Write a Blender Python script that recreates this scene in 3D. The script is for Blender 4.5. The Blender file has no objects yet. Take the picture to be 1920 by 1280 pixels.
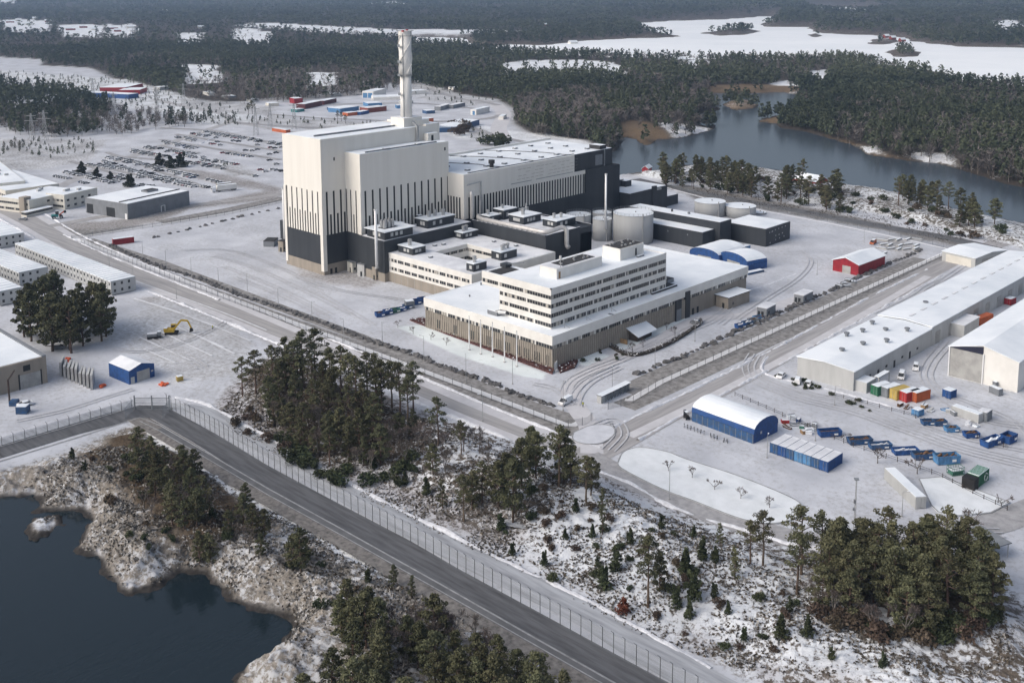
import bpy, bmesh, math, random
import numpy as np
from mathutils import Matrix, Vector
random.seed(7); rng=np.random.default_rng(7)
SC=bpy.context.scene; COL=SC.collection
# ------------------------------------------------------------------ camera
F,X0,Y0,H=1975.,933.,266.,120.
_p,_r,_yaw=math.radians(8.46),math.radians(-.428),math.radians(134.82)
_f=np.array([math.cos(_p)*math.cos(_yaw),math.cos(_p)*math.sin(_yaw),-math.sin(_p)])
_ri=np.array([math.sin(_yaw),-math.cos(_yaw),0.]); _dn=np.cross(_f,_ri)
_c,_s=math.cos(_r),math.sin(_r)
RM=np.array([[_c,-_s,0],[_s,_c,0],[0,0,1]])@np.array([_ri,_dn,_f])
cam=bpy.data.cameras.new('camera'); co=bpy.data.objects.new('camera',cam); COL.objects.link(co); SC.camera=co
m=Matrix.Identity(4)
for i in range(3): m[i][0]=RM[0][i]; m[i][1]=-RM[1][i]; m[i][2]=-RM[2][i]
m[2][3]=H; co.matrix_world=m
cam.sensor_width=36; cam.lens=F/1920*36; cam.shift_x=(960-X0)/1920; cam.shift_y=-(640-Y0)/1920
cam.clip_start=1; cam.clip_end=60000
# ------------------------------------------------------------------ light
SUN_EL,SUN_AZ=math.radians(38),math.radians(-112)     # azimuth of the direction the light comes from
w=bpy.data.worlds.new('World'); SC.world=w; w.use_nodes=True
nt=w.node_tree; sky=nt.nodes.new('ShaderNodeTexSky'); sky.sky_type='NISHITA'; sky.sun_disc=False
sky.sun_elevation=SUN_EL; sky.sun_rotation=math.pi/2-SUN_AZ; sky.dust_density=6; sky.air_density=1.0; sky.ozone_density=1.5
bg=nt.nodes['Background']
hs=nt.nodes.new('ShaderNodeHueSaturation'); hs.inputs['Saturation'].default_value=.72
nt.links.new(sky.outputs[0],hs.inputs['Color']); nt.links.new(hs.outputs[0],bg.inputs[0]); bg.inputs[1].default_value=.15
sun=bpy.data.lights.new('sun','SUN'); sun.energy=.5; sun.color=(1,.98,.95); sun.angle=math.radians(45)
so=bpy.data.objects.new('sun',sun); COL.objects.link(so)
d=Vector((-math.cos(SUN_EL)*math.cos(SUN_AZ),-math.cos(SUN_EL)*math.sin(SUN_AZ),-math.sin(SUN_EL)))
so.rotation_euler=d.to_track_quat('-Z','Y').to_euler(); so.location=(0,0,300)
SC.view_settings.view_transform='Standard'; SC.view_settings.look='None'; SC.view_settings.gamma=1
SC.view_settings.exposure=0.24
SC.cycles.max_bounces=5; SC.cycles.transparent_max_bounces=12; SC.cycles.volume_bounces=0
# ------------------------------------------------------------------ projection helpers
def G(px,py,z=0.):
    dd=RM.T@np.array([(px-X0)/F,(py-Y0)/F,1.]); t=(z-H)/dd[2]; return (dd[0]*t,dd[1]*t)
def GL(pts,z=0.): return [G(x,y,z) for x,y in pts]
def PX(X,Y,Z=0.):
    X=np.asarray(X,float);Y=np.asarray(Y,float); q=np.stack([X,Y,np.zeros_like(X)+Z-H])
    v=np.tensordot(RM,q,1); zz=np.where(v[2]>1,v[2],1e-3); bad=v[2]<=1
    return np.where(bad,-1e5,v[0]/zz*F+X0), np.where(bad,1e5,v[1]/zz*F+Y0)
def inpoly(poly,X,Y):
    X=np.asarray(X);Y=np.asarray(Y); r=np.zeros(X.shape,bool); n=len(poly)
    for i in range(n):
        x1,y1=poly[i];x2,y2=poly[(i+1)%n]
        if y1==y2: continue
        c=((y1>Y)!=(y2>Y))&(X<(x2-x1)*(Y-y1)/(y2-y1)+x1); r^=c
    return r
def sdist(poly,X,Y,closed=True):      # signed distance (inside +) in metres
    X=np.asarray(X);Y=np.asarray(Y); dmin=np.full(X.shape,1e9); n=len(poly)
    for i in range(n if closed else n-1):
        x1,y1=poly[i];x2,y2=poly[(i+1)%n]; dx,dy=x2-x1,y2-y1; L=dx*dx+dy*dy+1e-9
        t=np.clip(((X-x1)*dx+(Y-y1)*dy)/L,0,1); dmin=np.minimum(dmin,np.hypot(X-x1-t*dx,Y-y1-t*dy))
    return np.where(inpoly(poly,X,Y),dmin,-dmin) if closed else dmin
def _hash(i,j,s):
    h=(i.astype(np.int64)*374761393+j.astype(np.int64)*668265263+s*974634777)&0xffffffff
    h=((h^(h>>13))*1274126177)&0xffffffff; return ((h^(h>>16))&0xffff)/65535.
def vnoise(x,y,s=0):
    i=np.floor(x);j=np.floor(y);fx=x-i;fy=y-j;fx=fx*fx*(3-2*fx);fy=fy*fy*(3-2*fy)
    a=_hash(i,j,s);b=_hash(i+1,j,s);c=_hash(i,j+1,s);dd=_hash(i+1,j+1,s)
    return (a*(1-fx)+b*fx)*(1-fy)+(c*(1-fx)+dd*fx)*fy
def fbm(x,y,o=4,s=0):
    r=0.;a=.5
    for k in range(o): r=r+a*vnoise(x,y,s+k*17); x=x*2.03+11.3;y=y*2.03+7.7;a*=.5
    return r/(1-.5**o)
def sst(a,b,x): t=np.clip((x-a)/(b-a),0,1); return t*t*(3-2*t)
# ------------------------------------------------------------------ materials
_M={}
def mat(name,col,rough=.8,var=.12,scale=.6,bump=0.,metal=0.,col2=None,stretch=(1,1,1),spec=.3,alpha=None,randhue=0.,coord='Object',rot=0.):
    if name in _M: return _M[name]
    mm=bpy.data.materials.new(name); mm.use_nodes=True; t=mm.node_tree; b=t.nodes['Principled BSDF']
    b.inputs['Roughness'].default_value=rough; b.inputs['Metallic'].default_value=metal; b.inputs['Specular IOR Level'].default_value=spec
    tc=t.nodes.new('ShaderNodeTexCoord'); mp=t.nodes.new('ShaderNodeMapping'); mp.inputs['Scale'].default_value=stretch
    if rot:
        m0=t.nodes.new('ShaderNodeMapping'); m0.inputs['Rotation'].default_value=(0,0,-rot); t.links.new(tc.outputs[coord],m0.inputs[0])
    t.links.new(m0.outputs[0] if rot else tc.outputs[coord],mp.inputs[0])
    n=t.nodes.new('ShaderNodeTexNoise'); n.inputs['Scale'].default_value=scale; n.inputs['Detail'].default_value=6; n.inputs['Roughness'].default_value=.62
    t.links.new(mp.outputs[0],n.inputs['Vector'])
    r=t.nodes.new('ShaderNodeValToRGB'); t.links.new(n.outputs['Fac'],r.inputs[0])
    c2=col2 or tuple(c*(1-var*2) for c in col)
    r.color_ramp.elements[0].position=.3; r.color_ramp.elements[0].color=(*c2,1)
    r.color_ramp.elements[1].position=.62; r.color_ramp.elements[1].color=(*[min(1,c*(1+var*.4)) for c in col],1)
    out=r.outputs[0]
    if randhue:
        oi=t.nodes.new('ShaderNodeObjectInfo'); mr=t.nodes.new('ShaderNodeMapRange'); mr.inputs['To Min'].default_value=1-randhue; mr.inputs['To Max'].default_value=1+randhue
        h=t.nodes.new('ShaderNodeHueSaturation'); t.links.new(oi.outputs['Random'],mr.inputs[0]); t.links.new(mr.outputs[0],h.inputs['Value']); t.links.new(out,h.inputs['Color'])
        m2=t.nodes.new('ShaderNodeMapRange'); m2.inputs['To Min'].default_value=.475; m2.inputs['To Max'].default_value=.515
        mu=t.nodes.new('ShaderNodeMath'); mu.operation='MULTIPLY'; mu.inputs[1].default_value=7.31; fr=t.nodes.new('ShaderNodeMath'); fr.operation='FRACT'
        t.links.new(oi.outputs['Random'],mu.inputs[0]); t.links.new(mu.outputs[0],fr.inputs[0]); t.links.new(fr.outputs[0],m2.inputs[0]); t.links.new(m2.outputs[0],h.inputs['Hue'])
        out=h.outputs[0]
    t.links.new(out,b.inputs['Base Color'])
    if bump:
        bu=t.nodes.new('ShaderNodeBump'); bu.inputs['Strength'].default_value=bump; bu.inputs['Distance'].default_value=.3
        t.links.new(n.outputs['Fac'],bu.inputs['Height']); t.links.new(bu.outputs[0],b.inputs['Normal'])
    if alpha is not None: b.inputs['Alpha'].default_value=alpha
    _M[name]=mm; return mm
SNOW=mat('snow',(.79,.83,.865),.75,.05,.055,.15,col2=(.62,.675,.73))
SNOWD=mat('snow_thin',(.72,.74,.77),.8,.1,.12,.1,col2=(.50,.52,.56))
SNOWL=mat('snow_lawn',(.72,.77,.79),.85,.1,.1,.3,col2=(.55,.60,.62))
WHITE=mat('white_panel',(.735,.715,.665),.55,.03,.35,stretch=(1,1,.07),col2=(.69,.668,.615))
FASCIA=mat('fascia_panel',(.73,.72,.69),.55,.04,.2,col2=(.64,.63,.60))
DARK=mat('dark_cladding',(.038,.043,.05),.5,.15,.2,col2=(.026,.03,.036),stretch=(1,1,.1))
SLOT=mat('slot_dark',(.02,.023,.026),.6,.1,1.)
TAN=mat('tan_concrete',(.30,.268,.228),.85,.12,.25,.1,col2=(.235,.21,.18),stretch=(1,1,.2))
RIB=mat('tan_rib',(.365,.333,.288),.85,.1,.4)
GREYC=mat('grey_concrete',(.36,.36,.35),.85,.15,.3,.1)
GLASS=mat('window_glass',(.035,.037,.04),.15,.2,.8,spec=.6)
FRAME=mat('window_frame',(.55,.54,.5),.6,.05,1.)
CURT=mat('window_blind',(.42,.40,.36),.7,.15,1.)
TANKM=mat('tank_steel',(.37,.38,.385),.8,.08,.15,stretch=(1,1,.1),spec=.15)
STEEL=mat('galvanised_steel',(.42,.43,.44),.4,.1,1.,metal=.5)
PIPE=mat('duct_cladding',(.55,.54,.53),.4,.1,.4,metal=.3)
DROOF=mat('dark_roof_felt',(.05,.05,.052),.9,.25,.5)
BLUE=mat('blue_paint',(.02,.075,.235),.6,.15,.8,col2=(.02,.05,.14))
BLUEL=mat('light_blue_paint',(.08,.22,.42),.6,.15,.8,col2=(.07,.14,.24))
BLUED=mat('worn_blue_paint',(.025,.085,.21),.6,.25,.9,col2=(.05,.07,.10))
RED=mat('red_paint',(.28,.02,.03),.55,.15,.6)
REDL=mat('orange_paint',(.44,.11,.04),.55,.12,.6)
REDC=mat('bright_red_paint',(.38,.035,.035),.5,.12,.6)
YEL=mat('yellow_paint',(.45,.31,.04),.5,.12,.8)
YELD=mat('faded_yellow_paint',(.46,.34,.10),.6,.12,.6)
GREEN=mat('green_paint',(.025,.13,.07),.55,.15,.6)
GREEND=mat('dull_green_paint',(.06,.17,.13),.6,.15,.6)
GREY=mat('grey_paint',(.20,.22,.24),.6,.12,.6)
GREYL=mat('light_grey_sheet',(.44,.45,.45),.6,.08,.3,stretch=(1,1,.2))
GREYB=mat('blue_grey_sheet',(.20,.215,.235),.6,.1,.3)
CREAM=mat('cream_render',(.62,.60,.54),.7,.06,.3)
BLACK=mat('black_rubber',(.02,.02,.022),.8,.2,1.)
VWHITE=mat('white_car_paint',(.74,.75,.76),.3,.04,1.,spec=.5)
RUST=mat('rusty_debris',(.17,.10,.06),.9,.4,.8)
CONC=mat('concrete_light',(.42,.42,.42),.85,.15,.5,.2)
STONE=mat('dark_stone',(.12,.118,.12),.9,.3,.8,.4,col2=(.06,.06,.062),randhue=.25)
BARK=mat('pine_bark',(.13,.095,.072),.95,.35,1.2,.3,randhue=.15)
BARKG=mat('grey_bark',(.17,.155,.145),.95,.3,1.2,randhue=.15)
NEEDLE=mat('pine_needles',(.115,.118,.066),.85,.3,.40,col2=(.055,.060,.038),randhue=.30,spec=.12)
NEEDLE2=mat('juniper_needles',(.062,.075,.040),.9,.3,.6,col2=(.02,.028,.016),randhue=.2,spec=.1)
TWIG=mat('bare_twigs',(.12,.10,.09),.95,.25,1.,randhue=.2,spec=.1)
BRUSH=mat('brown_brush',(.105,.082,.062),.95,.35,.8,col2=(.06,.047,.036),randhue=.2,spec=.1)
REDB=mat('rust_leaves',(.17,.06,.038),.95,.3,1.,spec=.1)
HEDGE=mat('red_brown_hedge',(.125,.06,.055),.95,.3,1.5,.5)
BRICKR=mat('red_timber',(.24,.05,.035),.75,.15,.8)
WOOD=mat('timber',(.33,.22,.12),.8,.2,1.)
ORNG=mat('orange_tarp',(.65,.13,.05),.7,.15,1.)
SKIN=mat('skin',(.45,.28,.2),.6); CLOTH=mat('dark_workwear',(.03,.035,.05),.9); HIVIS=mat('hi_vis_yellow',(.55,.6,.06),.7)
TEAL=mat('teal_paint',(.03,.22,.22),.5)
# fence mesh: woven wire seen from afar, light passes between the wires
def fence_mat(name,col,fac):
    mm=bpy.data.materials.new(name); mm.use_nodes=True; t=mm.node_tree; b=t.nodes['Principled BSDF']; b.inputs['Base Color'].default_value=(*col,1); b.inputs['Roughness'].default_value=.6
    tr=t.nodes.new('ShaderNodeBsdfTransparent'); mx=t.nodes.new('ShaderNodeMixShader'); mx.inputs[0].default_value=fac
    n=t.nodes.new('ShaderNodeTexNoise'); n.inputs['Scale'].default_value=.4; ma=t.nodes.new('ShaderNodeMath'); ma.operation='MULTIPLY'; ma.inputs[1].default_value=fac*2
    t.links.new(n.outputs['Fac'],ma.inputs[0]); t.links.new(ma.outputs[0],mx.inputs[0])
    t.links.new(tr.outputs[0],mx.inputs[1]); t.links.new(b.outputs[0],mx.inputs[2]); t.links.new(mx.outputs[0],t.nodes['Material Output'].inputs[0]); return mm
WIRE=fence_mat('wire_mesh',(.44,.47,.51),.36); WIRED=fence_mat('wire_mesh_dark',(.14,.15,.16),.36)
# ------------------------------------------------------------------ mesh builder
def tag(o,label=None,cat=None,group=None,kind=None):
    if label: o['label']=label
    if cat: o['category']=cat
    if group: o['group']=group
    if kind: o['kind']=kind
    return o
def E(name,label,cat,loc=(0,0,0),rz=0.,group=None):
    o=bpy.data.objects.new(name,None); COL.objects.link(o); o.location=loc; o.rotation_euler=(0,0,rz); return tag(o,label,cat,group)
class MB:
    def __init__(s): s.v=[];s.f=[];s.m=[];s.mats=[]
    def mi(s,m):
        if m not in s.mats: s.mats.append(m)
        return s.mats.index(m)
    def face(s,pts,m):
        n=len(s.v); s.v+= [tuple(p) for p in pts]; s.f.append(tuple(range(n,n+len(pts)))); s.m.append(s.mi(m))
    def prism(s,poly,z0,z1,m,top=None,bot=False):
        n=len(poly); b=len(s.v)
        s.v+=[(p[0],p[1],z0) for p in poly]+[(p[0],p[1],z1) for p in poly]
        for i in range(n):
            j=(i+1)%n; s.f.append((b+i,b+j,b+n+j,b+n+i)); s.m.append(s.mi(m))
        s.f.append(tuple(b+n+i for i in range(n))); s.m.append(s.mi(top or m))
        if bot: s.f.append(tuple(b+n-1-i for i in range(n))); s.m.append(s.mi(m))
        return s
    def box(s,x0,x1,y0,y1,z0,z1,m,top=None,bot=True):
        return s.prism([(x0,y0),(x1,y0),(x1,y1),(x0,y1)],z0,z1,m,top,bot)
    def hexa(s,b4,t4,m,top=None):  # 4 bottom pts, 4 top pts (ccw seen from above)
        b=len(s.v); s.v+=[tuple(p) for p in b4]+[tuple(p) for p in t4]; k=s.mi(m)
        for i in range(4):
            j=(i+1)%4; s.f.append((b+i,b+j,b+4+j,b+4+i)); s.m.append(k)
        s.f.append((b+4,b+5,b+6,b+7)); s.m.append(s.mi(top or m)); s.f.append((b+3,b+2,b+1,b)); s.m.append(k); return s
    def cyl(s,c,r,z0,z1,m,n=16,r2=None,top=None,cap=True):
        r2=r if r2 is None else r2; b=len(s.v)
        for z,rr in ((z0,r),(z1,r2)):
            s.v+=[(c[0]+rr*math.cos(2*math.pi*i/n),c[1]+rr*math.sin(2*math.pi*i/n),z) for i in range(n)]
        for i in range(n):
            j=(i+1)%n; s.f.append((b+i,b+j,b+n+j,b+n+i)); s.m.append(s.mi(m))
        if cap: s.f.append(tuple(b+n+i for i in range(n))); s.m.append(s.mi(top or m)); s.f.append(tuple(b+n-1-i for i in range(n))); s.m.append(s.mi(m))
        return s
    def tube(s,pts,r,m,n=8,r2=None):
        pts=[Vector(p) for p in pts]; b=len(s.v); k=len(pts); r2=r if r2 is None else r2
        u=None
        for a,p in enumerate(pts):
            d=(pts[min(a+1,k-1)]-pts[max(a-1,0)]).normalized()
            if u is None:
                u=d.cross(Vector((0,0,1)))
                if u.length<.05: u=Vector((1,0,0))
            u=u-d*u.dot(d)
            if u.length<.01: u=d.orthogonal()
            u.normalize(); v=d.cross(u); rr=r+(r2-r)*a/max(1,k-1)
            s.v+=[tuple(p+u*rr*math.cos(2*math.pi*i/n)+v*rr*math.sin(2*math.pi*i/n)) for i in range(n)]
        for a in range(k-1):
            for i in range(n):
                j=(i+1)%n; s.f.append((b+a*n+i,b+(a+1)*n+i,b+(a+1)*n+j,b+a*n+j)); s.m.append(s.mi(m))
        s.f.append(tuple(b+i for i in range(n))); s.m.append(s.mi(m)); s.f.append(tuple(b+(k-1)*n+n-1-i for i in range(n))); s.m.append(s.mi(m)); return s
    def bar(s,p,q,t,m,h=None):      # rectangular bar from p to q
        p=Vector(p);q=Vector(q);d=(q-p).normalized();u=d.cross(Vector((0,0,1)))
        if u.length<.05: u=Vector((1,0,0))
        u.normalize(); v=u.cross(d).normalized(); h=h or t; a=u*t/2;c=v*h/2
        return s.hexa([p-a-c,p+a-c,q+a-c,q-a-c],[p-a+c,p+a+c,q+a+c,q-a+c],m)
    def mesh(s,name):
        me=bpy.data.meshes.new(name); me.from_pydata(s.v,[],s.f); me.polygons.foreach_set('material_index',s.m)
        for x in s.mats: me.materials.append(x)
        bm=bmesh.new(); bm.from_mesh(me); bmesh.ops.recalc_face_normals(bm,faces=bm.faces); bm.to_mesh(me); bm.free(); me.update(); return me
    def build(s,name,parent=None,**k):
        if not s.f: return None
        o=bpy.data.objects.new(name,s.mesh(name)); COL.objects.link(o); o.parent=parent
        return tag(o,**k) if k else o
def smooth(o,ang=None):
    o.data.polygons.foreach_set('use_smooth',[True]*len(o.data.polygons)); return o
def copy_tree(o,parent=None):
    c=o.copy(); COL.objects.link(c); c.parent=parent
    for ch in list(o.children): copy_tree(ch,c)
    return c
def nrm(v): l=math.hypot(*v); return (v[0]/l,v[1]/l)
class Rect:
    """ground rectangle from near, left and right corners (pixels read at height z); local frame: origin near corner, u to the right corner, v to the left corner"""
    def __init__(s,near,left,right,z=0.,world=False):
        if world: n,l,r=near,left,right
        else: n,l,r=G(*near,z),G(*left,z),G(*right,z)
        a=(r[0]-n[0],r[1]-n[1]);b=(l[0]-n[0],l[1]-n[1]); la=math.hypot(*a);lb=math.hypot(*b)
        if la>=lb: s.u=nrm(a); s.v=(-s.u[1],s.u[0])
        else: s.v=nrm(b); s.u=(s.v[1],-s.v[0])
        s.n=n; s.a=abs(a[0]*s.u[0]+a[1]*s.u[1]); s.b=abs(b[0]*s.v[0]+b[1]*s.v[1]); s.rz=math.atan2(s.u[1],s.u[0])
    def loc(s): return (s.n[0],s.n[1],0)
# in local frame every rect building occupies x:[0,a] y:[0,b]; the face y=0 is the right-hand visible face, x=0 the left-hand visible face
def windows_u(mb,x0,x1,y,z0,z1,pane=1.5,light=.18,seed=1,gap=0.,d=.04,glass=None,groups=0):
    """ribbon of panes on a face of constant y (facing -y)"""
    rr=random.Random(seed); x=x0; k=0; glass=glass or GLASS
    mb.box(x0,x1,y-d,y,z0,z1,glass)
    while x<x1-.3:
        xe=min(x+pane,x1)
        if rr.random()<light: mb.box(x+.08,xe-.08,y-d-.02,y-d,z0+.06,z1-.06,CURT)
        else: mb.box(xe-.07,xe,y-d-.03,y-d,z0,z1,FRAME)
        if groups and k%groups==groups-1: mb.box(xe-.05,xe+.55,y-d-.06,y-d,z0-.02,z1+.02,FASCIA)
        x=xe; k+=1
def windows_v(mb,y0,y1,x,z0,z1,pane=1.5,light=.18,seed=1,d=.04,glass=None,groups=0):
    """ribbon on a face of constant x facing -x"""
    rr=random.Random(seed); y=y0;k=0; glass=glass or GLASS
    mb.box(x-d,x,y0,y1,z0,z1,glass)
    while y<y1-.3:
        ye=min(y+pane,y1)
        if rr.random()<light: mb.box(x-d-.02,x-d,y+.08,ye-.08,z0+.06,z1-.06,CURT)
        else: mb.box(x-d-.03,x-d,ye-.07,ye,z0,z1,FRAME)
        if groups and k%groups==groups-1: mb.box(x-d-.06,x-d,ye-.05,ye+.55,z0-.02,z1+.02,FASCIA)
        y=ye;k+=1
# ================================================================== MAIN COMPLEX
def roofpart(par,x0,x1,y0,y1,z,m=None,rim=.4,name='roof',rimm=None,**k):
    b=MB(); b.box(x0+rim,x1-rim,y0+rim,y1-rim,z,z+.12,m or SNOW); o=b.build(name,par,**k)
    return o
def bld(name,label,cat,R,h,wall,roofm=None,rim=.35,group=None,z0=0.):
    t=E(name,label,cat,R.loc(),R.rz,group)
    b=MB(); b.box(0,R.a,0,R.b,z0,h,wall); b.build('wall',t)
    roofpart(t,0,R.a,0,R.b,h,roofm,rim); return t
def roof_bits(par,a,b,z,n,seed,big=False):
    rr=random.Random(seed)
    for k in range(n):
        x=rr.uniform(.08,.92)*a;y=rr.uniform(.12,.88)*b; q=MB()
        if rr.random()<.5: q.cyl((x,y),.35,z,z+rr.uniform(.7,1.3),STEEL,10); q.cyl((x,y),.5,z+.9,z+1.05,GREY,10)
        else: q.box(x-.7,x+.7,y-.5,y+.5,z,z+.6,GREY,SNOW)
        q.build('roof_vent',par)
WR=lambda xmax,ymin,a,b: Rect((xmax,ymin),(xmax-b,ymin),(xmax,ymin+a),world=True)
def slots(b,axis,x0,x1,zb,zt,zs,pitch,sw,off,start,m=None,short=True):
    sw=sw*1.3; off=.12
    """white ribs with dark gaps between them, standing off a dark wall; axis 'u': face y=0, axis 'v': face x=0"""
    m=m or WHITE
    def bx(a,c,za,zc):
        if c-a<.02: return
        if axis=='u': b.box(a,c,-off,0,za,zc,m)
        else: b.box(-off,0,a,c,za,zc,m)
    x=x0; nxt=x0+start
    while nxt<x1-.2:
        bx(x,nxt,zb,zt); x=nxt+sw
        if short:
            mid=x+(pitch-sw)/2
            if mid+sw<x1-.3:
                bx(x,mid-sw/2,zb,zt); bx(mid-sw/2,mid+sw/2,zs,zt); x=mid+sw/2
        nxt+=pitch
    bx(x,x1,zb,zt)
# ---- reactor building: tall block A (x -382..-354.5, y 253..320, 57.5 m) and lower front block B (z 51)
R=WR(-354.5,253,66,27.5)
t=E('reactor_building','tall cream reactor hall with dark slotted base and the big chimney on its roof','reactor building',R.loc(),R.rz)
b=MB(); b.box(.1,66,.1,27.4,4.4,35.3,SLOT); b.build('core_wall',t)
b=MB(); b.box(-.12,66,-.12,27.6,4.4,17.0,DARK); b.build('lower_cladding',t)
b=MB(); b.box(-.05,66.05,-.05,27.55,0,4.4,TAN); b.build('plinth',t)
for k,(x,y) in enumerate([(3,-.16),(5.4,-.16)]):
    b=MB(); b.box(x,x+1.1,y,0,0,2.3,GLASS); b.build('door',t)
b=MB(); b.box(-.02,66.1,-.02,27.62,35.3,57.5,WHITE); b.build('upper_wall',t)
b=MB(); slots(b,'u',0,13.5,17.0,35.3,25.5,3.6,.75,.4,1.9); b.build('rib_cladding',t)
b=MB(); slots(b,'v',1.6,26.2,17.0,35.3,26,3.75,.62,.4,.9); b.build('rib_cladding',t)
b=MB(); b.box(-.35,1.5,-.35,1.55,1.6,35.3,WHITE); b.build('corner_column',t)
b=MB(); b.box(-.35,0,26.0,27.6,1.6,35.3,WHITE); b.build('corner_column',t)
b=MB(); b.box(0.6,54,.4,26.5,57.5,57.62,SNOW); b.build('roof',t)
b=MB(); b.box(3,47,8.2,8.8,57.62,58.3,GREY,DROOF); b.box(58,66,-.1,27.4,57.5,58.2,WHITE,SNOW); b.build('roof_curb',t)
b=MB(); b.box(6.4,7.1,-.1,-.02,48.0,49.4,SLOT); b.build('window',t)
# block B
b=MB(); b.box(12.3,62,-10.2,0,4.4,35.3,SLOT); b.box(12.18,62.1,-10.32,-.02,35.3,51,WHITE); b.build('front_block',t)
b=MB(); b.box(12.2,62,-10.3,-.2,.2,17.0,DARK); b.build('lower_cladding',t)
b=MB()
bb=MB(); slots(bb,'u',13.9,61.6,17.0,35.3,24.5,3.9,.75,.4,.3); bb.v=[(x,y-10.2,z) for x,y,z in bb.v]; bb.build('rib_cladding',t)
bb=MB(); slots(bb,'v',-8.4,-.9,17.0,35.3,25,3.6,.6,.4,.9); bb.v=[(x+12.3,y,z) for x,y,z in bb.v]; bb.build('rib_cladding',t)
b=MB(); b.box(12.0,13.9,-10.45,-8.4,16.9,35.3,WHITE); b.build('corner_column',t)
b=MB(); b.box(12.3,61.9,-10.1,-.5,51,51.12,SNOW); b.build('roof',t)
b=MB()
b.box(16,56,-9.3,-9.05,51.1,51.7,GREY)
for x in (26,44): b.box(x,x+3,-9.6,-8.2,51.1,51.9,GREY,SNOW)
b.build('roof_curb',t)
b=MB(); b.box(58,59.2,-3.65,-3.5,51.1,53.6,SLOT); b.build('door',t)
b=MB(); b.box(56,62.1,-3.5,-.4,51,54.5,WHITE,SNOW); b.build('stair_house',t)
b=MB(); b.box(59.5,60.3,-10.4,-10.3,47.2,48.6,SLOT); b.build('window',t)
# chimney on block A
cx,cy=53.,7.5
b=MB(); b.box(cx-5.4,cx+5.2,cy-4.6,cy+4.6,57.6,61.6,WHITE,SNOWD); b.box(cx+1.5,cx+9,cy-5.2,cy-3.2,57.6,60.2,WHITE,SNOW); b.build('chimney_base',t)
CHW=mat('chimney_white',(.76,.75,.72),.6,.05,.2,col2=(.68,.67,.64),stretch=(1,1,.1))
ch=MB(); ch.cyl((cx,cy),2.7,61.6,80.5,CHW,28,2.5); ch.cyl((cx,cy),2.85,80.5,99.6,CHW,28,2.8); CHM=ch.build('chimney',t); smooth(CHM)
# smooth only side faces
for p in CHM.data.polygons: p.use_smooth=abs(p.normal.z)<.5
b=MB(); b.cyl((cx,cy),2.98,80.1,80.7,GREYC,28); b.build('ring',CHM); b=MB(); b.cyl((cx,cy),2.98,98.2,100.1,CHW,28); b.build('top_ring',CHM)
for s in range(3):
    b=MB(); pts=[]
    for k in range(40):
        z=81+k/39*17; a=s*2.094+k/39*3.3; pts.append((cx+2.8*math.cos(a),cy+2.8*math.sin(a),z))
    for i in range(39):
        p,q=pts[i],pts[i+1]; o=1.13
        po=(cx+(p[0]-cx)*o,cy+(p[1]-cy)*o,p[2]);qo=(cx+(q[0]-cx)*o,cy+(q[1]-cy)*o,q[2])
        b.hexa([p,po,qo,q],[(p[0],p[1],p[2]+.25),(po[0],po[1],po[2]+.25),(qo[0],qo[1],qo[2]+.25),(q[0],q[1],q[2]+.25)],CHW)
    b.build('spiral_strake',CHM)
for z in (99.5,93,86,80,71.5): # small platforms on the left side
    b=MB(); n=10
    for i in range(-3,4):
        a=math.radians(205+i*14) if z<99 else 0
    if z>99:
        for i in range(20):
            a0=i/20*2*math.pi; a1=(i+1)/20*2*math.pi
            b.bar((cx+3.9*math.cos(a0),cy+3.9*math.sin(a0),z-1.6),(cx+3.9*math.cos(a1),cy+3.9*math.sin(a1),z-1.6),.18,GREY)
            b.bar((cx+3.9*math.cos(a0),cy+3.9*math.sin(a0),z+.6),(cx+3.9*math.cos(a1),cy+3.9*math.sin(a1),z+.6),.12,GREY)
            if i%5==0: b.bar((cx+3.9*math.cos(a0),cy+3.9*math.sin(a0),z-1.6),(cx+3.9*math.cos(a0),cy+3.9*math.sin(a0),z+.6),.16,GREY); b.bar((cx+3*math.cos(a0),cy+3*math.sin(a0),z-1.6),(cx+3.9*math.cos(a0),cy+3.9*math.sin(a0),z-1.6),.14,GREY)
        for a0 in (.6,3.8): b.box(cx+3.9*math.cos(a0)-.45,cx+3.9*math.cos(a0)+.45,cy+3.9*math.sin(a0)-.45,cy+3.9*math.sin(a0)+.45,z+.3,z+1.0,REDC)
    else: b.box(cx-3.9,cx-2.7,cy-1.0,cy+.8,z,z+.15,GREY); b.box(cx-3.95,cx-3.85,cy-1.0,cy+.8,z+.15,z+1.2,GREY)
    b.build('platform',CHM)
b=MB(); b.bar((cx-2.6,cy-1.4,61.6),(cx-2.6,cy-1.4,99),.25,GREY); b.build('ladder',CHM)
b=MB(); b.bar((cx-1,cy-5.3,59.8),(cx-1,-1,57.8),.8,STEEL); b.bar((cx-1,-1,51),(cx-1,-1,58),1.0,STEEL); b.build('stair_tower',t)
REACTOR=t
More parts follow.
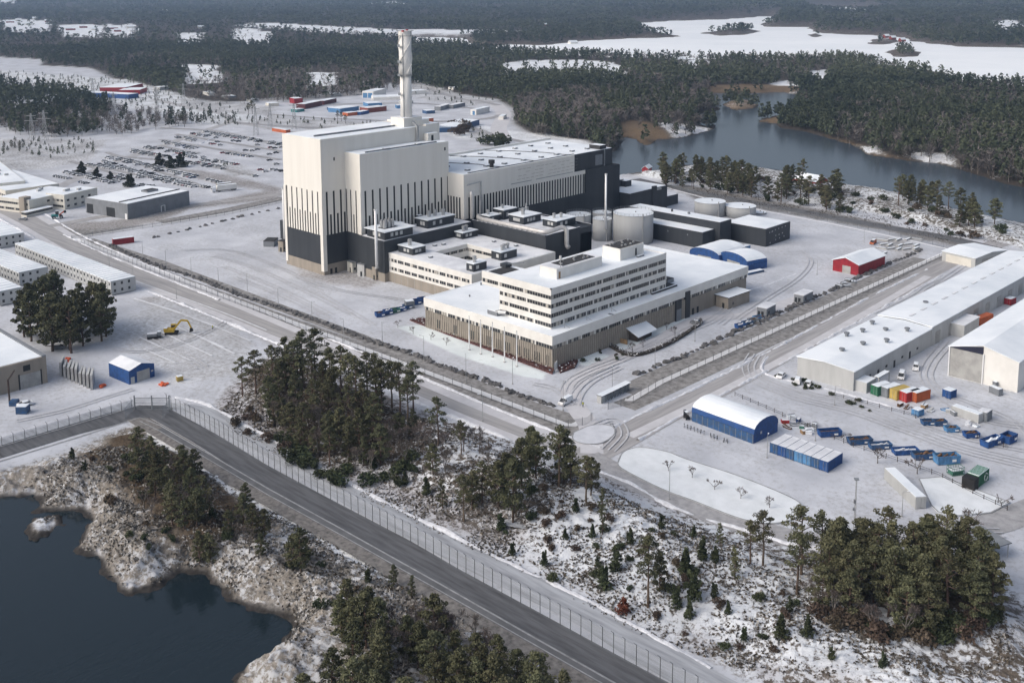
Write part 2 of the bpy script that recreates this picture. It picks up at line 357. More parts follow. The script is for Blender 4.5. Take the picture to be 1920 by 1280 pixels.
# ---- turbine hall (x -378..-334, y 314.6..420)
R=WR(-334,314.6,105.5,44)
t=E('turbine_hall','long turbine hall with white ribbed side wall and dark far end behind the tanks','turbine hall',R.loc(),R.rz)
b=MB(); b.box(0,83.3,0,44,4,28.5,SLOT); b.box(-.1,105.5,-.1,44,0,17,DARK); b.build('core_wall',t)
b=MB(); b.box(-.12,75,-.12,44,28.5,37,WHITE); b.box(-.12,83.3,-.12,.4,26.6,28.5,WHITE,SNOW); b.box(-.12,0,.4,12,26.6,28.5,WHITE); b.build('upper_wall',t)
b=MB(); slots(b,'u',1.4,82.5,17.0,26.6,22,1.92,.85,.4,1.2,short=False); b.build('rib_cladding',t)
b=MB(); slots(b,'v',1.4,12,17.0,26.6,22,1.9,.8,.4,.7,short=False); b.build('rib_cladding',t)
b=MB(); b.box(-.14,1.4,-.14,1.4,16.9,26.6,WHITE); b.build('corner_column',t)
b=MB(); b.box(83.3,105.5,-.3,.6,17,28.5,DARK); b.box(75,105.5,.6,44,17,37,DARK); b.box(105.5,113,1.5,20,0,27.5,DARK,DROOF); b.build('dark_wall',t)
b=MB(); b.box(92,97.5,.5,.6,29.5,34.8,GREYB); b.build('louvre',t)
b=MB(); b.bar((99,.4,17),(99,.4,37),.5,GREY); b.bar((102.5,.3,10),(102.5,.3,27),.5,GREY); b.build('downpipe',t)
b=MB(); b.box(.6,104.9,.6,43.4,37,37.15,SNOW); b.build('roof',t)
b=MB(); b.box(0,105.4,43,43.6,37.1,38.2,WHITE,SNOW)
for k,x in enumerate((22,45,69)):    # dark walkway strips crossing the roof
    px=[(x-14,42.5),(x-6,30),(x+1,15),(x+3,1.2)]
    for i in range(3): b.bar((px[i][0],px[i][1],37.28),(px[i+1][0],px[i+1][1],37.28),.55,DROOF,.2)
b.bar((4,1.4,37.28),(76,1.4,37.28),.7,DROOF,.2)
b.build('roof_walkway',t)
rr=random.Random(4)
for i in range(8):
    for j in range(3):
        x=9+i*12+rr.uniform(-1,1);y=7+j*14+rr.uniform(-1,1); b=MB(); b.box(x-1,x+1,y-.8,y+.8,37.1,37.9,GREY,SNOW); b.box(x-1.1,x+1.1,y+.8,y+1,37.1,37.75,DROOF); b.build('roof_vent',t)
b=MB(); b.cyl((22,4.5),1.0,37.1,39.8,DROOF,12); b.cyl((22,4.5),1.5,39,40.6,DROOF,12); b.build('roof_fan',t)
b=MB(); b.box(96,101,1,8,37.1,39.2,DROOF,SNOW); b.build('plant_room',t)
b=MB()      # horizontal sheet joints on the upper wall
for i in range(4):
    for j in range(14):
        x=34+j*3.1+(.8 if i%2 else 0)
        if rr.random()<.75: b.box(x,x+2.4,-.18,-.12,30.2+i*1.55,30.32+i*1.55,TAN)
b.box(30,44,-.2,-.12,28.6,28.85,GREY); b.box(47,74,-.2,-.12,28.6,28.85,GREY)
b.build('joint_strips',t)
b=MB(); b.tube([(3,-2,17.2),(3,-2,28),(3.2,-1.2,29)],.9,PIPE,12); b.tube([(9.5,-1.2,18),(9.5,-1.2,33),(1,-1.2,32.5)],.35,STEEL,8); b.build('duct',t)
b=MB(); b.tube([(7,-3,17),(7,-3,25)],.45,PIPE,10); b.build('duct',t)
# ---- dark annexe C beside the reactor (x -344..-327, y 262..314) z 17
def plant_room(par,x0,x1,y0,y1,z,h,seed,over=.35,fans=2,wins=2,fansz=1.):
    p=MB(); p.box(x0,x1,y0,y1,z,z+h,DARK); o=p.build('plant_room',par)
    q=MB(); q.box(x0-over,x1+over,y0-over,y1+over,z+h,z+h+.3,SNOW if over<.5 else SNOW); q.build('roof',o)
    rr=random.Random(seed)
    for i in range(fans):
        f=MB(); fx=x0+(x1-x0)*(.3+.22*i) ; fy=y0+(y1-y0)*rr.uniform(.35,.6); r=.75*fansz
        f.cyl((fx,fy),r,z+h+.3,z+h+3*fansz,STEEL,12); f.cyl((fx,fy),r*1.25,z+h+2*fansz,z+h+2.8*fansz,STEEL,12); f.build('exhaust_stack',o)
    for i in range(wins):
        f=MB(); fx=x0+(x1-x0)*(.2+.5*i/max(1,wins)); f.box(fx,fx+1.4,y0-.06,y0,z+h*.3,z+h*.75,GREYL); f.build('louvre',o)
        f=MB(); fy=y0+(y1-y0)*(.25+.45*i/max(1,wins)); f.box(x0-.06,x0,fy,fy+1.3,z+h*.3,z+h*.75,GREYL); f.build('louvre',o)
    return o
R=WR(-328,264,49.8,16)
t=E('dark_annexe','dark clad annexe with roof plant rooms between the reactor hall and the courtyard offices','annexe',R.loc(),R.rz)
b=MB(); b.box(0,49.8,0,16,3.6,17,DARK); b.box(-.06,49.8,-.06,16,0,3.6,TAN); b.build('wall',t)
roofpart(t,0,49.8,0,15.5,17,SNOWD)
def plant2(*a,**k): return plant_room(*a,**k)
plant_room(t,1.5,16.5,1.2,13,17.12,3.3,1,.9,0,3)
q=MB()
for i in range(3):
    for j in range(2):
        q.cyl((5.5+i*2.0,6+j*2),.85,20.7,23.4,STEEL,12); q.cyl((5.5+i*2.0,6+j*2),.6,23.4,24.1,STEEL,12)
q.box(4,11.5,4.6,9.4,20.45,20.75,DROOF); q.build('fan_group',t)
plant_room(t,27,42.5,3.8,11,17.12,3.6,2,.5,3,2)
q=MB(); q.box(17.5,20,10,13.5,17,20.2,DARK,SNOW); q.build('plant_room',t); q=MB(); q.box(30,32.5,12.8,15,17,21,DARK,SNOW); q.build('plant_room',t)
# ---- reactor forecourt kiosks and slim stacks
def slim_stack(name,label,px,top_z,r,z0=0.):
    x,y=G(*px,z0); s=E(name,label,'stack',(x,y,z0)); q=MB(); q.cyl((0,0),r,0,top_z-z0,VWHITE,16,r*.92); o=q.build('flue',s)
    for p in o.data.polygons: p.use_smooth=abs(p.normal.z)<.5
    q=MB(); q.cyl((0,0),r*1.5,0,.5,GREYC,12); q.build('base_flange',s)
    q=MB(); q.cyl((0,0),r*1.2,top_z-z0-.5,top_z-z0,VWHITE,16); q.build('top_ring',s)
    return s
def kiosk(name,label,cat,near,left,right,h,wall,roofm=SNOW,doors=1,over=0.15,group=None,wins=1,z=0.):
    R=Rect(near,left,right,z); k=E(name,label,cat,R.loc(),R.rz,group)
    q=MB(); q.box(0,R.a,0,R.b,0,h,wall); q.build('wall',k); q=MB(); q.box(-over,R.a+over,-over,R.b+over,h,h+.22,roofm if over<.3 else DROOF,roofm); q.build('roof',k)
    for i in range(doors): q=MB(); y=R.b*(.3+.35*i); q.box(-.05,0,y,y+min(.95,R.b*.4),0,2.05,SLOT); q.build('door',k)
    for i in range(wins): q=MB(); x=R.a*(.2+.45*i); q.box(x,x+min(.9,R.a*.3),-.05,0,1.2,2.2,GLASS); q.build('window',k)
    return k
kiosk('stack_house','small tan block house at the foot of the slim white stack','outbuilding',(705,526),(697,524),(717,523),5.6,TAN,DROOF,1,0.1,wins=2)
kiosk('switch_house','grey panelled switch house with dark cooler on top beside the tan stack house','outbuilding',(683,519),(672,516),(695,514.5),5.0,GREYL,GREYB,1,.1)
kiosk('store_hut','low beige hut against the dark wall left of the grey switch house','outbuilding',(661,512),(651,508),(672,508),4.4,CREAM,GREYB,1,.2)
q=MB(); x,y=G(686,512,0); q.cyl((0,0),1.4,5.3,6.2,DROOF,14); q.cyl((0,0),.5,6.2,8.2,DROOF,8); tag(q.build('rooftop_cooler'),'black round cooler standing on the grey switch house','cooler').location=(x,y,0)
slim_stack('slim_stack','slim white flue rising in front of the dark annexe',(706.5,503),30.5,.62,5.8)
slim_stack('slim_stack','slim white flue at the far left edge of the reactor hall',(535,468),29,.62)
slim_stack('slim_stack','thin white stack between the steel tanks',(1135.5,432),36,.5,10)
kiosk('stack_house','tan block house at the left foot of the reactor hall','outbuilding',(531,473),(524,471),(540,470),5,TAN,DROOF,1,.1)
kiosk('dark_container','dark open top container left of the reactor hall','container',(514,463),(495,462),(522,456),2.6,GREYB,DROOF,0,.05,wins=0)
q=MB(); q.box(0,4,0,2.2,0,9,DARK); x,y=G(526,447); q.build('dark_pillar'); o=bpy.data.objects['dark_pillar']; o.location=(x,y,0); tag(o,'dark cooler tower pressed against the left side of the reactor hall','cooling unit')
# ---- courtyard office wing D (x -328..-279, y 266..315) z 12
R=WR(-279,266.3,47.5,49)
t=E('courtyard_offices','three storey white office wing with window bands around a snowy courtyard','office building',R.loc(),R.rz)
# local x = +y world (0..47.5), local y = -x world (0..49)
cx0,cx1,cy0,cy1=14,32,13,36       # courtyard
b=MB()
for (a0,a1,c0,c1) in ((0,cx0,0,49),(cx1,47.5,0,49),(cx0,cx1,0,cy0),(cx0,cx1,cy1,49)): b.box(a0,a1,c0,c1,0,12,FASCIA)
b.build('wall',t)
b=MB()
for (a0,a1,c0,c1) in ((.35,cx0-.3,.35,48.65),(cx1+.3,47.1,.35,48.65),(cx0-.3,cx1+.3,.35,cy0-.3),(cx0-.3,cx1+.3,cy1+.3,48.65)): b.box(a0,a1,c0,c1,12,12.1,SNOWD)
b.build('roof',t)
b=MB(); b.box(cx0,cx1,cy0,cy1,0,.6,SNOWD); b.build('courtyard_floor',t)
b=MB(); b.box(-.25,0,-.1,49,0,4.0,TAN)
for i in range(1,12): b.box(-.32,-.25,i*4.1,i*4.1+.12,0,4,GREYC)
b.build('lower_cladding',t)
for z in (5.1,8.6):
    b=MB(); windows_v(b,1.2 if z>6 else 1.2,48.4,-.02,z,z+1.25,1.05,.22,int(z*10),groups=4); b.build('window_band',t)
for z in (5.6,9.2):
    b=MB(); windows_v(b,cy0,cy1,cx1-.02,z,z+1.2,1.1,.2,int(z*7)); b.build('window_band',t)
    b=MB(); windows_u(b,cx0,cx1,cy1-.02,z,z+1.2,1.1,.2,int(z*9)); b.build('window_band',t)
b=MB(); b.box(-.3,0,4.5,5.5,0,2.2,SLOT); b.build('door',t)
plant_room(t,3.5,10.5,38,47,12.1,2.8,11,.2,1,2); plant_room(t,36,45,43,48,12.1,2.6,12,.2,2,2,.9)
plant_room(t,3,10,2,6,12.1,3.0,13,.15,1,1,.9); plant_room(t,22,31,6,11.5,12.1,3.2,14,.15,3,1,.8)
for (x,y) in ((20,43),(24,42),(42,30),(43,18),(6,30)): q=MB(); q.box(x-.8,x+.8,y-.6,y+.6,12.1,12.8,GREY,SNOW); q.build('roof_light',t)
# ---- dark annexe G with the big pipe (x -329..-285, y 314..343) z 17
t=E('pipe_annexe','dark clad annexe with a fat silver pipe along its roof edge','annexe',(-285,314.6,0),math.pi/2)
b=MB(); b.box(0,22,0,44,3,17,DARK); b.box(22,29.5,0,30,3,17,DARK); b.box(22,29.5,0,6,0,14.5,DARK,SNOW); b.build('wall',t)
b=MB(); b.box(0,29.5,-.02,44,0,3,GREYC); b.build('plinth',t)
b=MB(); b.box(.5,21.7,.5,43.5,17,17.12,SNOWD); b.box(21.7,29,8,29.5,17,17.12,SNOWD); b.build('roof',t)
b=MB()
for (a0,a1,c0,c1) in ((0,22,0,.4),(0,.4,0,44),(29.1,29.5,0,30)): b.box(a0,a1,c0,c1,17,17.7,DARK,SNOWD)
b.build('parapet',t)
b=MB(); b.tube([(3.4,43,19.2),(2.2,42,18.5),(1.4,39,18.5),(1.3,25,18.5),(1.3,5,18.5),(1.6,2.8,18.5),(2.8,1.4,18.6),(6,.7,18.9),(9.2,.5,19.3),(10.4,.1,19.4),(11.2,-.8,19.0),(11.5,-1.3,17.8),(11.5,-1.35,14.5),(11.5,-1.35,12.4),(11.5,-1.6,11.5),(11.4,-2.6,11.0)],1.0,PIPE,14); o=b.build('pipe',t); smooth(o)
for k in range(13):
    b=MB(); y=5+k*2.9; b.box(.2,1.4,y,y+.5,17.3,18.1,GREY); b.build('pipe_saddle',t)
plant_room(t,10,21,22,31,17.12,3.2,21,.3,1,3); plant_room(t,14.5,27,7,15,17.12,3.0,22,.4,2,2,.8)
plant_room(t,3,10,36,41,17.12,2.6,23,.2,1,1,.8); plant_room(t,11,19,35,41,17.12,4.2,24,.3,1,1,.7)
q=MB()
for i in range(3): q.cyl((21+i*2.1,34.5),.9,17.1,20.8,STEEL,14)
q.build('vessel_row',t)
q=MB(); q.cyl((20,30),.14,20.4,24,VWHITE,8); q.build('antenna',t)
# ---- low office F and tower E
R=WR(-212,237,114.5,61)
t=E('entrance_building','wide low white and tan office building with flagpoles in front and ribbed lower walls','office building',R.loc(),R.rz)
b=MB(); b.box(.5,114,.5,60.5,0,10.8,TAN); b.build('core_wall',t)
b=MB()
for (a0,a1,c0,c1) in ((0,114.5,0,.8),(0,114.5,60.2,61),(0,.8,.8,60.2),(113.7,114.5,.8,60.2)): b.box(a0,a1,c0,c1,7.9,11.0,FASCIA,SNOW)
b.build('fascia',t)
b=MB(); b.box(.8,113.7,.8,60.2,10.8,10.92,SNOW); b.build('roof',t)
b=MB(); windows_u(b,.3,66,.28,6.6,7.9,1.15,.2,31,groups=6); windows_u(b,74.5,114.2,.28,6.6,7.9,1.15,.3,32,groups=8); b.build('window_band',t)
b=MB(); windows_v(b,.3,60.8,.28,6.6,7.9,1.15,.22,33,groups=6); b.build('window_band',t)
b=MB(); rr=random.Random(3); x=.4
while x<65: b.box(x,x+.28,.27,.5,0,6.6,RIB); x+=1.0
b.build('rib_cladding',t)
b=MB(); y=.4
while y<60.6: b.box(.27,.5,y,y+.26,0,6.6,RIB); y+=.95
b.build('rib_cladding',t)
for k in range(14):
    if k in (9,): continue
    y=1.5+k*4.3
    for j in range(rr.choice((2,3,3))): b=MB(); b.box(.40,.5,y+j*.95,y+j*.95+.45,1.2,4.2,SLOT); b.build('slit_window',t)
b=MB(); b.box(66.5,69.8,-.12,.5,0,7.6,DARK); b.box(66.7,69.6,-.18,-.12,0,4.3,GREYB); b.build('loading_door',t)
b=MB(); b.box(69.8,72,-.1,.5,0,7,TAN); b.build('pier',t)
b=MB(); b.box(72,74.6,-.5,.8,0,9.8,DARK); b.build('loading_door',t)
for x in (77.3,80.3): b=MB(); b.box(x,x+1,.3,.5,0,2.3,SLOT); b.build('door',t)
# roof kit on F's right end
b=MB(); b.box(67,73,9,12,10.9,13.2,CREAM,SNOW); b.box(73,77,8.5,12.5,10.9,12.4,GREYB,DROOF); b.build('air_handling_unit',t)
b=MB(); b.cyl((63.5,11),.9,10.9,12.6,DROOF,12); b.cyl((63.5,11),1.3,10.9,11.2,DROOF,12); b.build('roof_fan',t)
b=MB(); b.box(58,73,4.2,4.9,10.9,11.6,DROOF,SNOW); b.box(66,73,4.9,8.5,10.9,11.5,GREYB,DROOF); b.build('roof_duct',t)
b=MB(); b.box(86,88.4,31,33,10.9,11.7,GREY,SNOW); b.build('roof_light',t)
b=MB(); b.box(80,80.8,22,22.8,10.9,12.2,GREY); b.box(76,78.2,18.5,20,10.9,11.6,GREY,SNOW); b.build('roof_light',t)
b=MB(); b.cyl((25,57.5),.3,10.9,11.8,GREY,8); b.cyl((12,50),.3,10.9,11.6,GREY,8); b.build('roof_light',t)
b=MB(); b.tube([(3.6,30,11.0),(3.6,27,12.2),(4.6,24.6,12.3)],.8,STEEL,8); b.box(2.6,5.4,27,31.5,10.9,12.3,GREYB,SNOW); b.build('skylight_hood',t)
b=MB(); b.box(30,31,-.0,2.0,10.92,11.0,GREY); 
for x in (9,20,33): b.bar((x,2.7,10.9),(x,2.7,14.3),.12,STEEL); b.bar((x,2.7,12),(x+1.2,1.5,10.9),.1,STEEL)
b.build('lamp_mast',t)
R=WR(-217,242,62,24)
t=E('office_tower','white office slab with dark window bands rising from the low building','office tower',R.loc(),R.rz)
b=MB(); b.box(0,62,0,23.2,10.8,23.9,FASCIA); b.box(0,13,23.2,31.5,19.7,23.9,FASCIA); b.build('wall',t)
b=MB(); b.box(.5,61.5,.5,22.7,23.9,24.02,SNOW); b.box(.5,12.5,22.7,31,23.9,24.02,SNOW); b.build('roof',t)
b=MB()
for (a0,a1,c0,c1) in ((0,62,0,.45),(0,.45,0,31.5),(61.5,62,0,23.2)): b.box(a0,a1,c0,c1,23.9,24.4,FASCIA,SNOW)
b.build('parapet',t)
for k,z in enumerate((11.5,14.65,17.8,20.75)):
    b=MB(); windows_u(b,.05,61.6,-.01,z,z+1.35,1.15,.12 if k else .34,40+k,groups=(5,9,7,11)[k]); b.build('window_band',t)
    b=MB(); windows_v(b,.05,31.2 if k>2 else 22.9,-.01,z,z+1.2,1.15,.14,50+k,groups=(6,8,9,10)[k]); b.build('window_band',t)
b=MB(); b.box(10,33.5,6.5,14,24,27.4,FASCIA); o=b.build('penthouse',t)
b=MB(); b.box(10.4,33.1,6.9,13.6,27.4,27.5,SNOWD); b.box(14.5,31,7.6,13,27.5,27.6,DROOF); b.build('roof',o)
rr=random.Random(5)
for k in range(12): b=MB(); x=15.5+rr.uniform(0,14.5);y=8.4+rr.uniform(0,4); b.cyl((x,y),.35,27.6,28.0,STEEL,8); b.build('cowl',o)
b=MB(); b.box(11,11.9,6.42,6.5,24.1,26.4,WOOD); b.build('door',o)
b=MB(); b.cyl((12.8,7.3),.12,27.4,31.5,STEEL,8); b.box(12.5,13.1,7,7.6,30,31.4,GREYL); b.build('antenna',o)
b=MB(); b.box(43,56.5,6,14,24,28.2,FASCIA); o=b.build('penthouse',t)
b=MB(); b.box(43.4,56.1,6.4,13.6,28.2,28.3,DROOF); b.build('roof',o)
for k in range(10): b=MB(); x=44.5+rr.uniform(0,10.5);y=7+rr.uniform(0,5.5); b.cyl((x,y),.4,28.3,28.8,STEEL,8); b.build('cowl',o)
b=MB(); b.box(51.5,52.4,5.92,6,24.4,27,SLOT); b.build('door',o)
b=MB(); b.box(50.5,54,3.9,4.7,24.0,24.7,GREYB,SNOW); b.build('roof_duct',t)
b=MB(); b.box(1.5,10.5,24,30,24.02,24.1,DROOF); b.build('roof_patch',t)
b=MB(); b.box(8.5,11.5,28.5,31.2,24.1,25.3,DARK); b.bar((9,28,25.6),(13,24,26),.25,GREY); b.build('roof_hatch',t)
# ---- big steel tanks
def tank(name,label,cx_,cy_,r,h,group=None,rail=True,top=SNOW):
    s=E(name,label,'tank',(cx_,cy_,0),0,group); q=MB(); q.cyl((0,0),r,0,h,TANKM,56,top=top); o=q.build('shell',s)
    for p in o.data.polygons: p.use_smooth=abs(p.normal.z)<.5
    q=MB()
    for z in (h-.12,): q.cyl((0,0),r+.08,z,z+.13,STEEL,56,top=top)
    q.build('rim',s)
    q=MB(); q.cyl((0,0),r-.5,h+.02,h+.28,SNOW,40,1.2); q.cyl((r*.15,0),.35,h,h+.8,STEEL,8); q.build('roof_cone',s)
    if rail:
        q=MB(); n=28
        for i in range(n):
            a,c=2*math.pi*i/n,2*math.pi*(i+1)/n
            for z in (h+.6,h+1.15): q.bar((r*math.cos(a),r*math.sin(a),z),(r*math.cos(c),r*math.sin(c),z),.06,GREY)
            q.bar((r*math.cos(a),r*math.sin(a),h),(r*math.cos(a),r*math.sin(a),h+1.15),.07,GREY)
        q.build('railing',s)
    q=MB(); a=math.radians(-25); q.bar(((r+.3)*math.cos(a),(r+.3)*math.sin(a),0),((r+.3)*math.cos(a),(r+.3)*math.sin(a),h+1),.35,STEEL); q.build('ladder',s)
    return s
_c3=G(1187.5,398,13.8); tank('steel_tank','largest grey steel tank with snow on its lid',_c3[0],_c3[1],9.4,13.8)
_c=G(1085,401,11); tank('steel_tank','grey steel tank left of the thin white stack',_c[0],_c[1],5.9,11)
_c=G(1129,397.5,10.5); tank('steel_tank','rear one of two slim steel tanks behind the white stack',_c[0],_c[1],4.6,10.5)
_c=G(1129.5,409,10.3); tank('steel_tank','front one of two slim steel tanks beside the largest tank',_c[0],_c[1],4.6,10.3)
_c=G(1331.5,376.5,7.5); tank('steel_tank','low round tank nearer the dark blocks on the right',_c[0],_c[1],8.0,7.5,rail=False)
_c=G(1388.5,385,5.6); tank('steel_tank','lower round tank beside the perimeter road',_c[0],_c[1],7.9,5.6,rail=False)
_c=G(1424,397.6,.8); tank('buried_tank','flat white tank lid showing just above the ground',_c[0],_c[1],3.4,.9,rail=False)
# ---- dark blocks on the right
R=WR(-335,438,32,33); R=Rect((-328.5,427.5),(-362,427.5),(-328.5,460),world=True)
t=bld('service_block','dark cubic block with snowy roof behind the tanks','industrial block',R,12.6,DARK,rim=.6)
b=MB(); b.box(3,15,16,24,12.7,16.5,DARK,SNOW); b.box(13,18,13,21,12.7,16,DARK,SNOW); b.build('plant_room',t)
b=MB(); b.box(19,22,-.9,.4,0,14,DARK); b.box(22,26,-1,.4,11.5,12.4,STEEL); b.build('stair_tower',t)
b=MB(); b.box(32.5,47,3,17,0,5.5,DARK,SNOWD); b.build('side_annexe',t)
R=Rect((-264.5,398.5),(-310,398.5),(-264.5,424),world=True)
t=E('workshop_block','long dark workshop with two snowy roof steps beside the largest tank','industrial block',R.loc(),R.rz)
b=MB(); b.box(0,9.5,0,47,0,7.6,DARK); b.box(9.5,19,-3,50,0,11.2,DARK); b.build('wall',t)
b=MB(); b.box(.3,9.4,.4,46.6,7.6,7.72,SNOW); b.box(9.9,18.6,-2.6,49.6,11.2,11.32,SNOW); b.build('roof',t)
b=MB(); b.cyl((15,18),.7,11.3,12.1,GREY,10); b.cyl((14,27),.5,11.3,12.4,DROOF,10); b.build('roof_vent',t)
for y in (8,19,30): b=MB(); b.box(-.06,0,y,y+.5,5,5.7,GREY); b.build('wall_lamp',t)
b=MB(); b.bar((-.1,34,0),(-.1,34,7.6),.22,GREY); b.build('downpipe',t)
R=Rect((-245.5,421.3),(-268,421.3),(-245.3,443.2),world=True)
t=bld('pump_block','dark square block with small louvres at the right end of the complex','industrial block',R,8.3,DARK,rim=.5)
for i,(x,z) in enumerate([(3,6),(5.5,6.2),(8,6.4),(11,6.5),(14,6.6),(17,6.7),(8.5,3.6),(11.5,3.6),(14.5,3.8),(8.5,1.6),(12,1.8),(16,2),(3.6,1.0),(5,6)]):
    b=MB(); b.box(x,x+.7,-.06,0,z,z+.55,STEEL); b.build('louvre',t)
# ================================================================== TERRAIN
BAY=GL([(-400,936),(0,935),(57,932),(77,939),(68,958),(105,961),(149,958),(168,974),(153,1004),(142,1031),(184,1053),(193,1070),(219,1109),(245,1118),(271,1107),(306,1096),(337,1074),(385,1077),(394,1096),(420,1109),(433,1127),(464,1140),(503,1151),(543,1158),(554,1180),(538,1206),(494,1232),(455,1254),(438,1280),(420,1400),(300,1700),(-900,1700)],-3)
ISLE=GL([(52,982),(66,975),(108,971),(114,981),(98,997),(70,1007),(56,1002)],-3)
CH=GL([(1159,281),(1168,266),(1177,258),(1190,262),(1205,272),(1219,272),(1236,262),(1274,260),(1310,252),(1340,243),(1343,233),(1320,236),(1300,226),(1320,212),(1355,206),(1335,194),(1307,183),(1322,174),(1394,176),(1467,173),(1498,180),(1545,197),(1516,202),(1490,196),(1485,204),(1521,210),(1490,216),(1461,216),(1424,223),(1422,229),(1455,232),(1461,240),(1515,248),(1564,263),(1606,276),(1624,290),(1703,302),(1763,308),(1811,322),(1884,345),(1920,352),(2050,395),(2400,470),(2400,560),(2100,470),(1960,432),(1920,418),(1884,412),(1817,397),(1751,380),(1690,362),(1606,350),(1539,334),(1479,321),(1425,315),(1364,315),(1286,309),(1225,320),(1186,324),(1150,330),(1120,300)],-3)
CISLE=GL([(1354,196),(1372,188),(1402,187),(1424,197),(1415,204),(1380,207),(1360,203)],-3)
ICE=GL([(1195,43.5),(1261,39),(1364,36),(1443,30),(1449,39),(1425,45),(1431,51),(1515,51),(1521,60),(1570,64),(1630,66),(1678,69.5),(1709,78.5),(1787,87),(1920,90),(2300,98),(2300,156),(1920,162),(1872,162),(1800,160),(1763,156),(1811,152),(1775,137),(1739,131),(1654,120),(1618,114),(1545,113),(1364,113),(1183,110),(1062,104),(990,100),(887,93),(950,84),(1020,86),(1110,76),(1200,72),(1286,70),(1231,62)],-3)
ICE2=GL([(1515,12),(1590,13),(1666,22),(1600,28),(1540,25)],-3)
ICE3=GL([(760,71),(800,70),(866,72),(880,86),(800,86)],-3)
IISL=[GL(p,-3) for p in ([(1315,63),(1350,58),(1398,56),(1428,59),(1405,65),(1350,67)],[(1654,98),(1680,90),(1725,94),(1741,106),(1700,108),(1665,107)],[(1622,82),(1640,74),(1680,72),(1692,80),(1660,85)],[(1500,66),(1530,63),(1556,67),(1530,70)])]
HILL1=GL([(400,760),(425,728),(452,700),(520,650),(560,648),(660,712),(800,772),(905,803),(1000,833),(1060,858),(1110,880),(1150,895),(1230,937),(1330,975),(1420,1002),(1500,1030),(1650,1040),(1800,1045),(1880,1090),(2000,1180),(2100,1500),(1700,1500),(1500,1330),(1380,1270),(1290,1215),(1200,1180),(1120,1120),(985,1062),(920,1022),(821,985),(730,935),(646,902),(520,835),(440,800)])
HILL2=GL([(-400,935),(-200,925),(0,880),(140,835),(230,800),(258,792),(300,812),(420,872),(500,925),(640,1000),(828,1108),(960,1180),(1149,1292),(1300,1400),(1300,1750),(-900,1750),(-900,935)])
STRIP=GL([(1175,328),(1225,322),(1286,311),(1364,317),(1425,317),(1479,323),(1539,331),(1606,346),(1690,354),(1751,372),(1817,390),(1884,405),(1960,422),(2100,472),(2400,562),(2400,600),(1990,500),(1900,461),(1780,431),(1660,403),(1520,380),(1380,359),(1290,342),(1245,337)])
SITE=GL([(-500,110),(0,108),(80,112),(75,123),(170,128),(214,150),(277,162),(348,188),(430,192),(534,186),(600,176),(673,172),(748,152),(857,177),(930,187),(962,205),(962,232),(1002,256),(1098,264),(1150,290),(1178,322),(1230,316),(1286,309),(1364,314),(1425,315),(1479,321),(1539,329),(1606,344),(1690,352),(1751,370),(1817,388),(1884,403),(1960,420),(2100,470),(2500,600),(3200,1400),(2600,2600),(-1500,2600),(-2500,900),(-1500,400),(-700,300)])
FL1=GL([(-500,120),(0,156),(71,166),(198,190),(212,206),(190,252),(120,258),(40,257),(0,240),(-500,235)])
FL2=GL([(212,206),(300,215),(396,222),(390,232),(330,242),(280,250),(206,257),(190,252)])
_cl=([(0,48),(40,46),(95,50),(90,66),(20,68)],[(108,56),(165,54),(200,58),(190,76),(120,75)],[(198,55),(255,54),(252,74),(205,75)],[(332,68),(380,67),(370,86),(335,87)],[(436,60),(475,59),(512,67),(505,88),(440,84)],[(936,121),(1000,115),(1065,114),(1130,117),(1180,128),(1165,152),(1110,148),(1040,146),(950,146)],[(1270,118),(1310,112),(1330,117),(1300,134)],[(1520,136),(1550,132),(1560,160),(1530,168)],[(1440,155),(1480,152),(1500,170),(1450,173)],[(430,54),(500,50),(740,60),(1000,62),(740,74)],[(690,17),(740,14),(770,20)],[(575,139),(628,138),(636,168),(590,170)],[(340,122),(400,125),(420,156),(360,158)],[(1850,50),(1900,46),(1920,56),(1880,62)],[(0,14),(30,13),(30,22),(0,23)],[(1640,68),(1690,66),(1696,78),(1650,79)])
CLEAR=[GL(p) for p in _cl]
REED=[GL(p) for p in ([(1150,238),(1180,228),(1215,232),(1245,243),(1262,252),(1235,266),(1216,272),(1198,262),(1170,256)],[(1440,236),(1480,240),(1530,250),(1600,270),(1640,292),(1720,306),(1800,322),(1890,350),(1960,366),(1960,360),(1880,338),(1800,314),(1720,298),(1650,282),(1600,262),(1500,240)],[(1330,162),(1420,160),(1500,165),(1500,170),(1330,170)],[(862,155),(930,152),(962,160),(900,164)],[(1496,196),(1550,200),(1560,208),(1510,206)],[(1424,222),(1460,216),(1480,220),(1450,230)])]
ROCKY=[GL(p) for p in ([(1560,260),(1640,272),(1660,285),(1600,278)],[(1700,285),(1780,290),(1800,306),(1740,308)],[(1230,232),(1330,236),(1345,246),(1260,254)])]
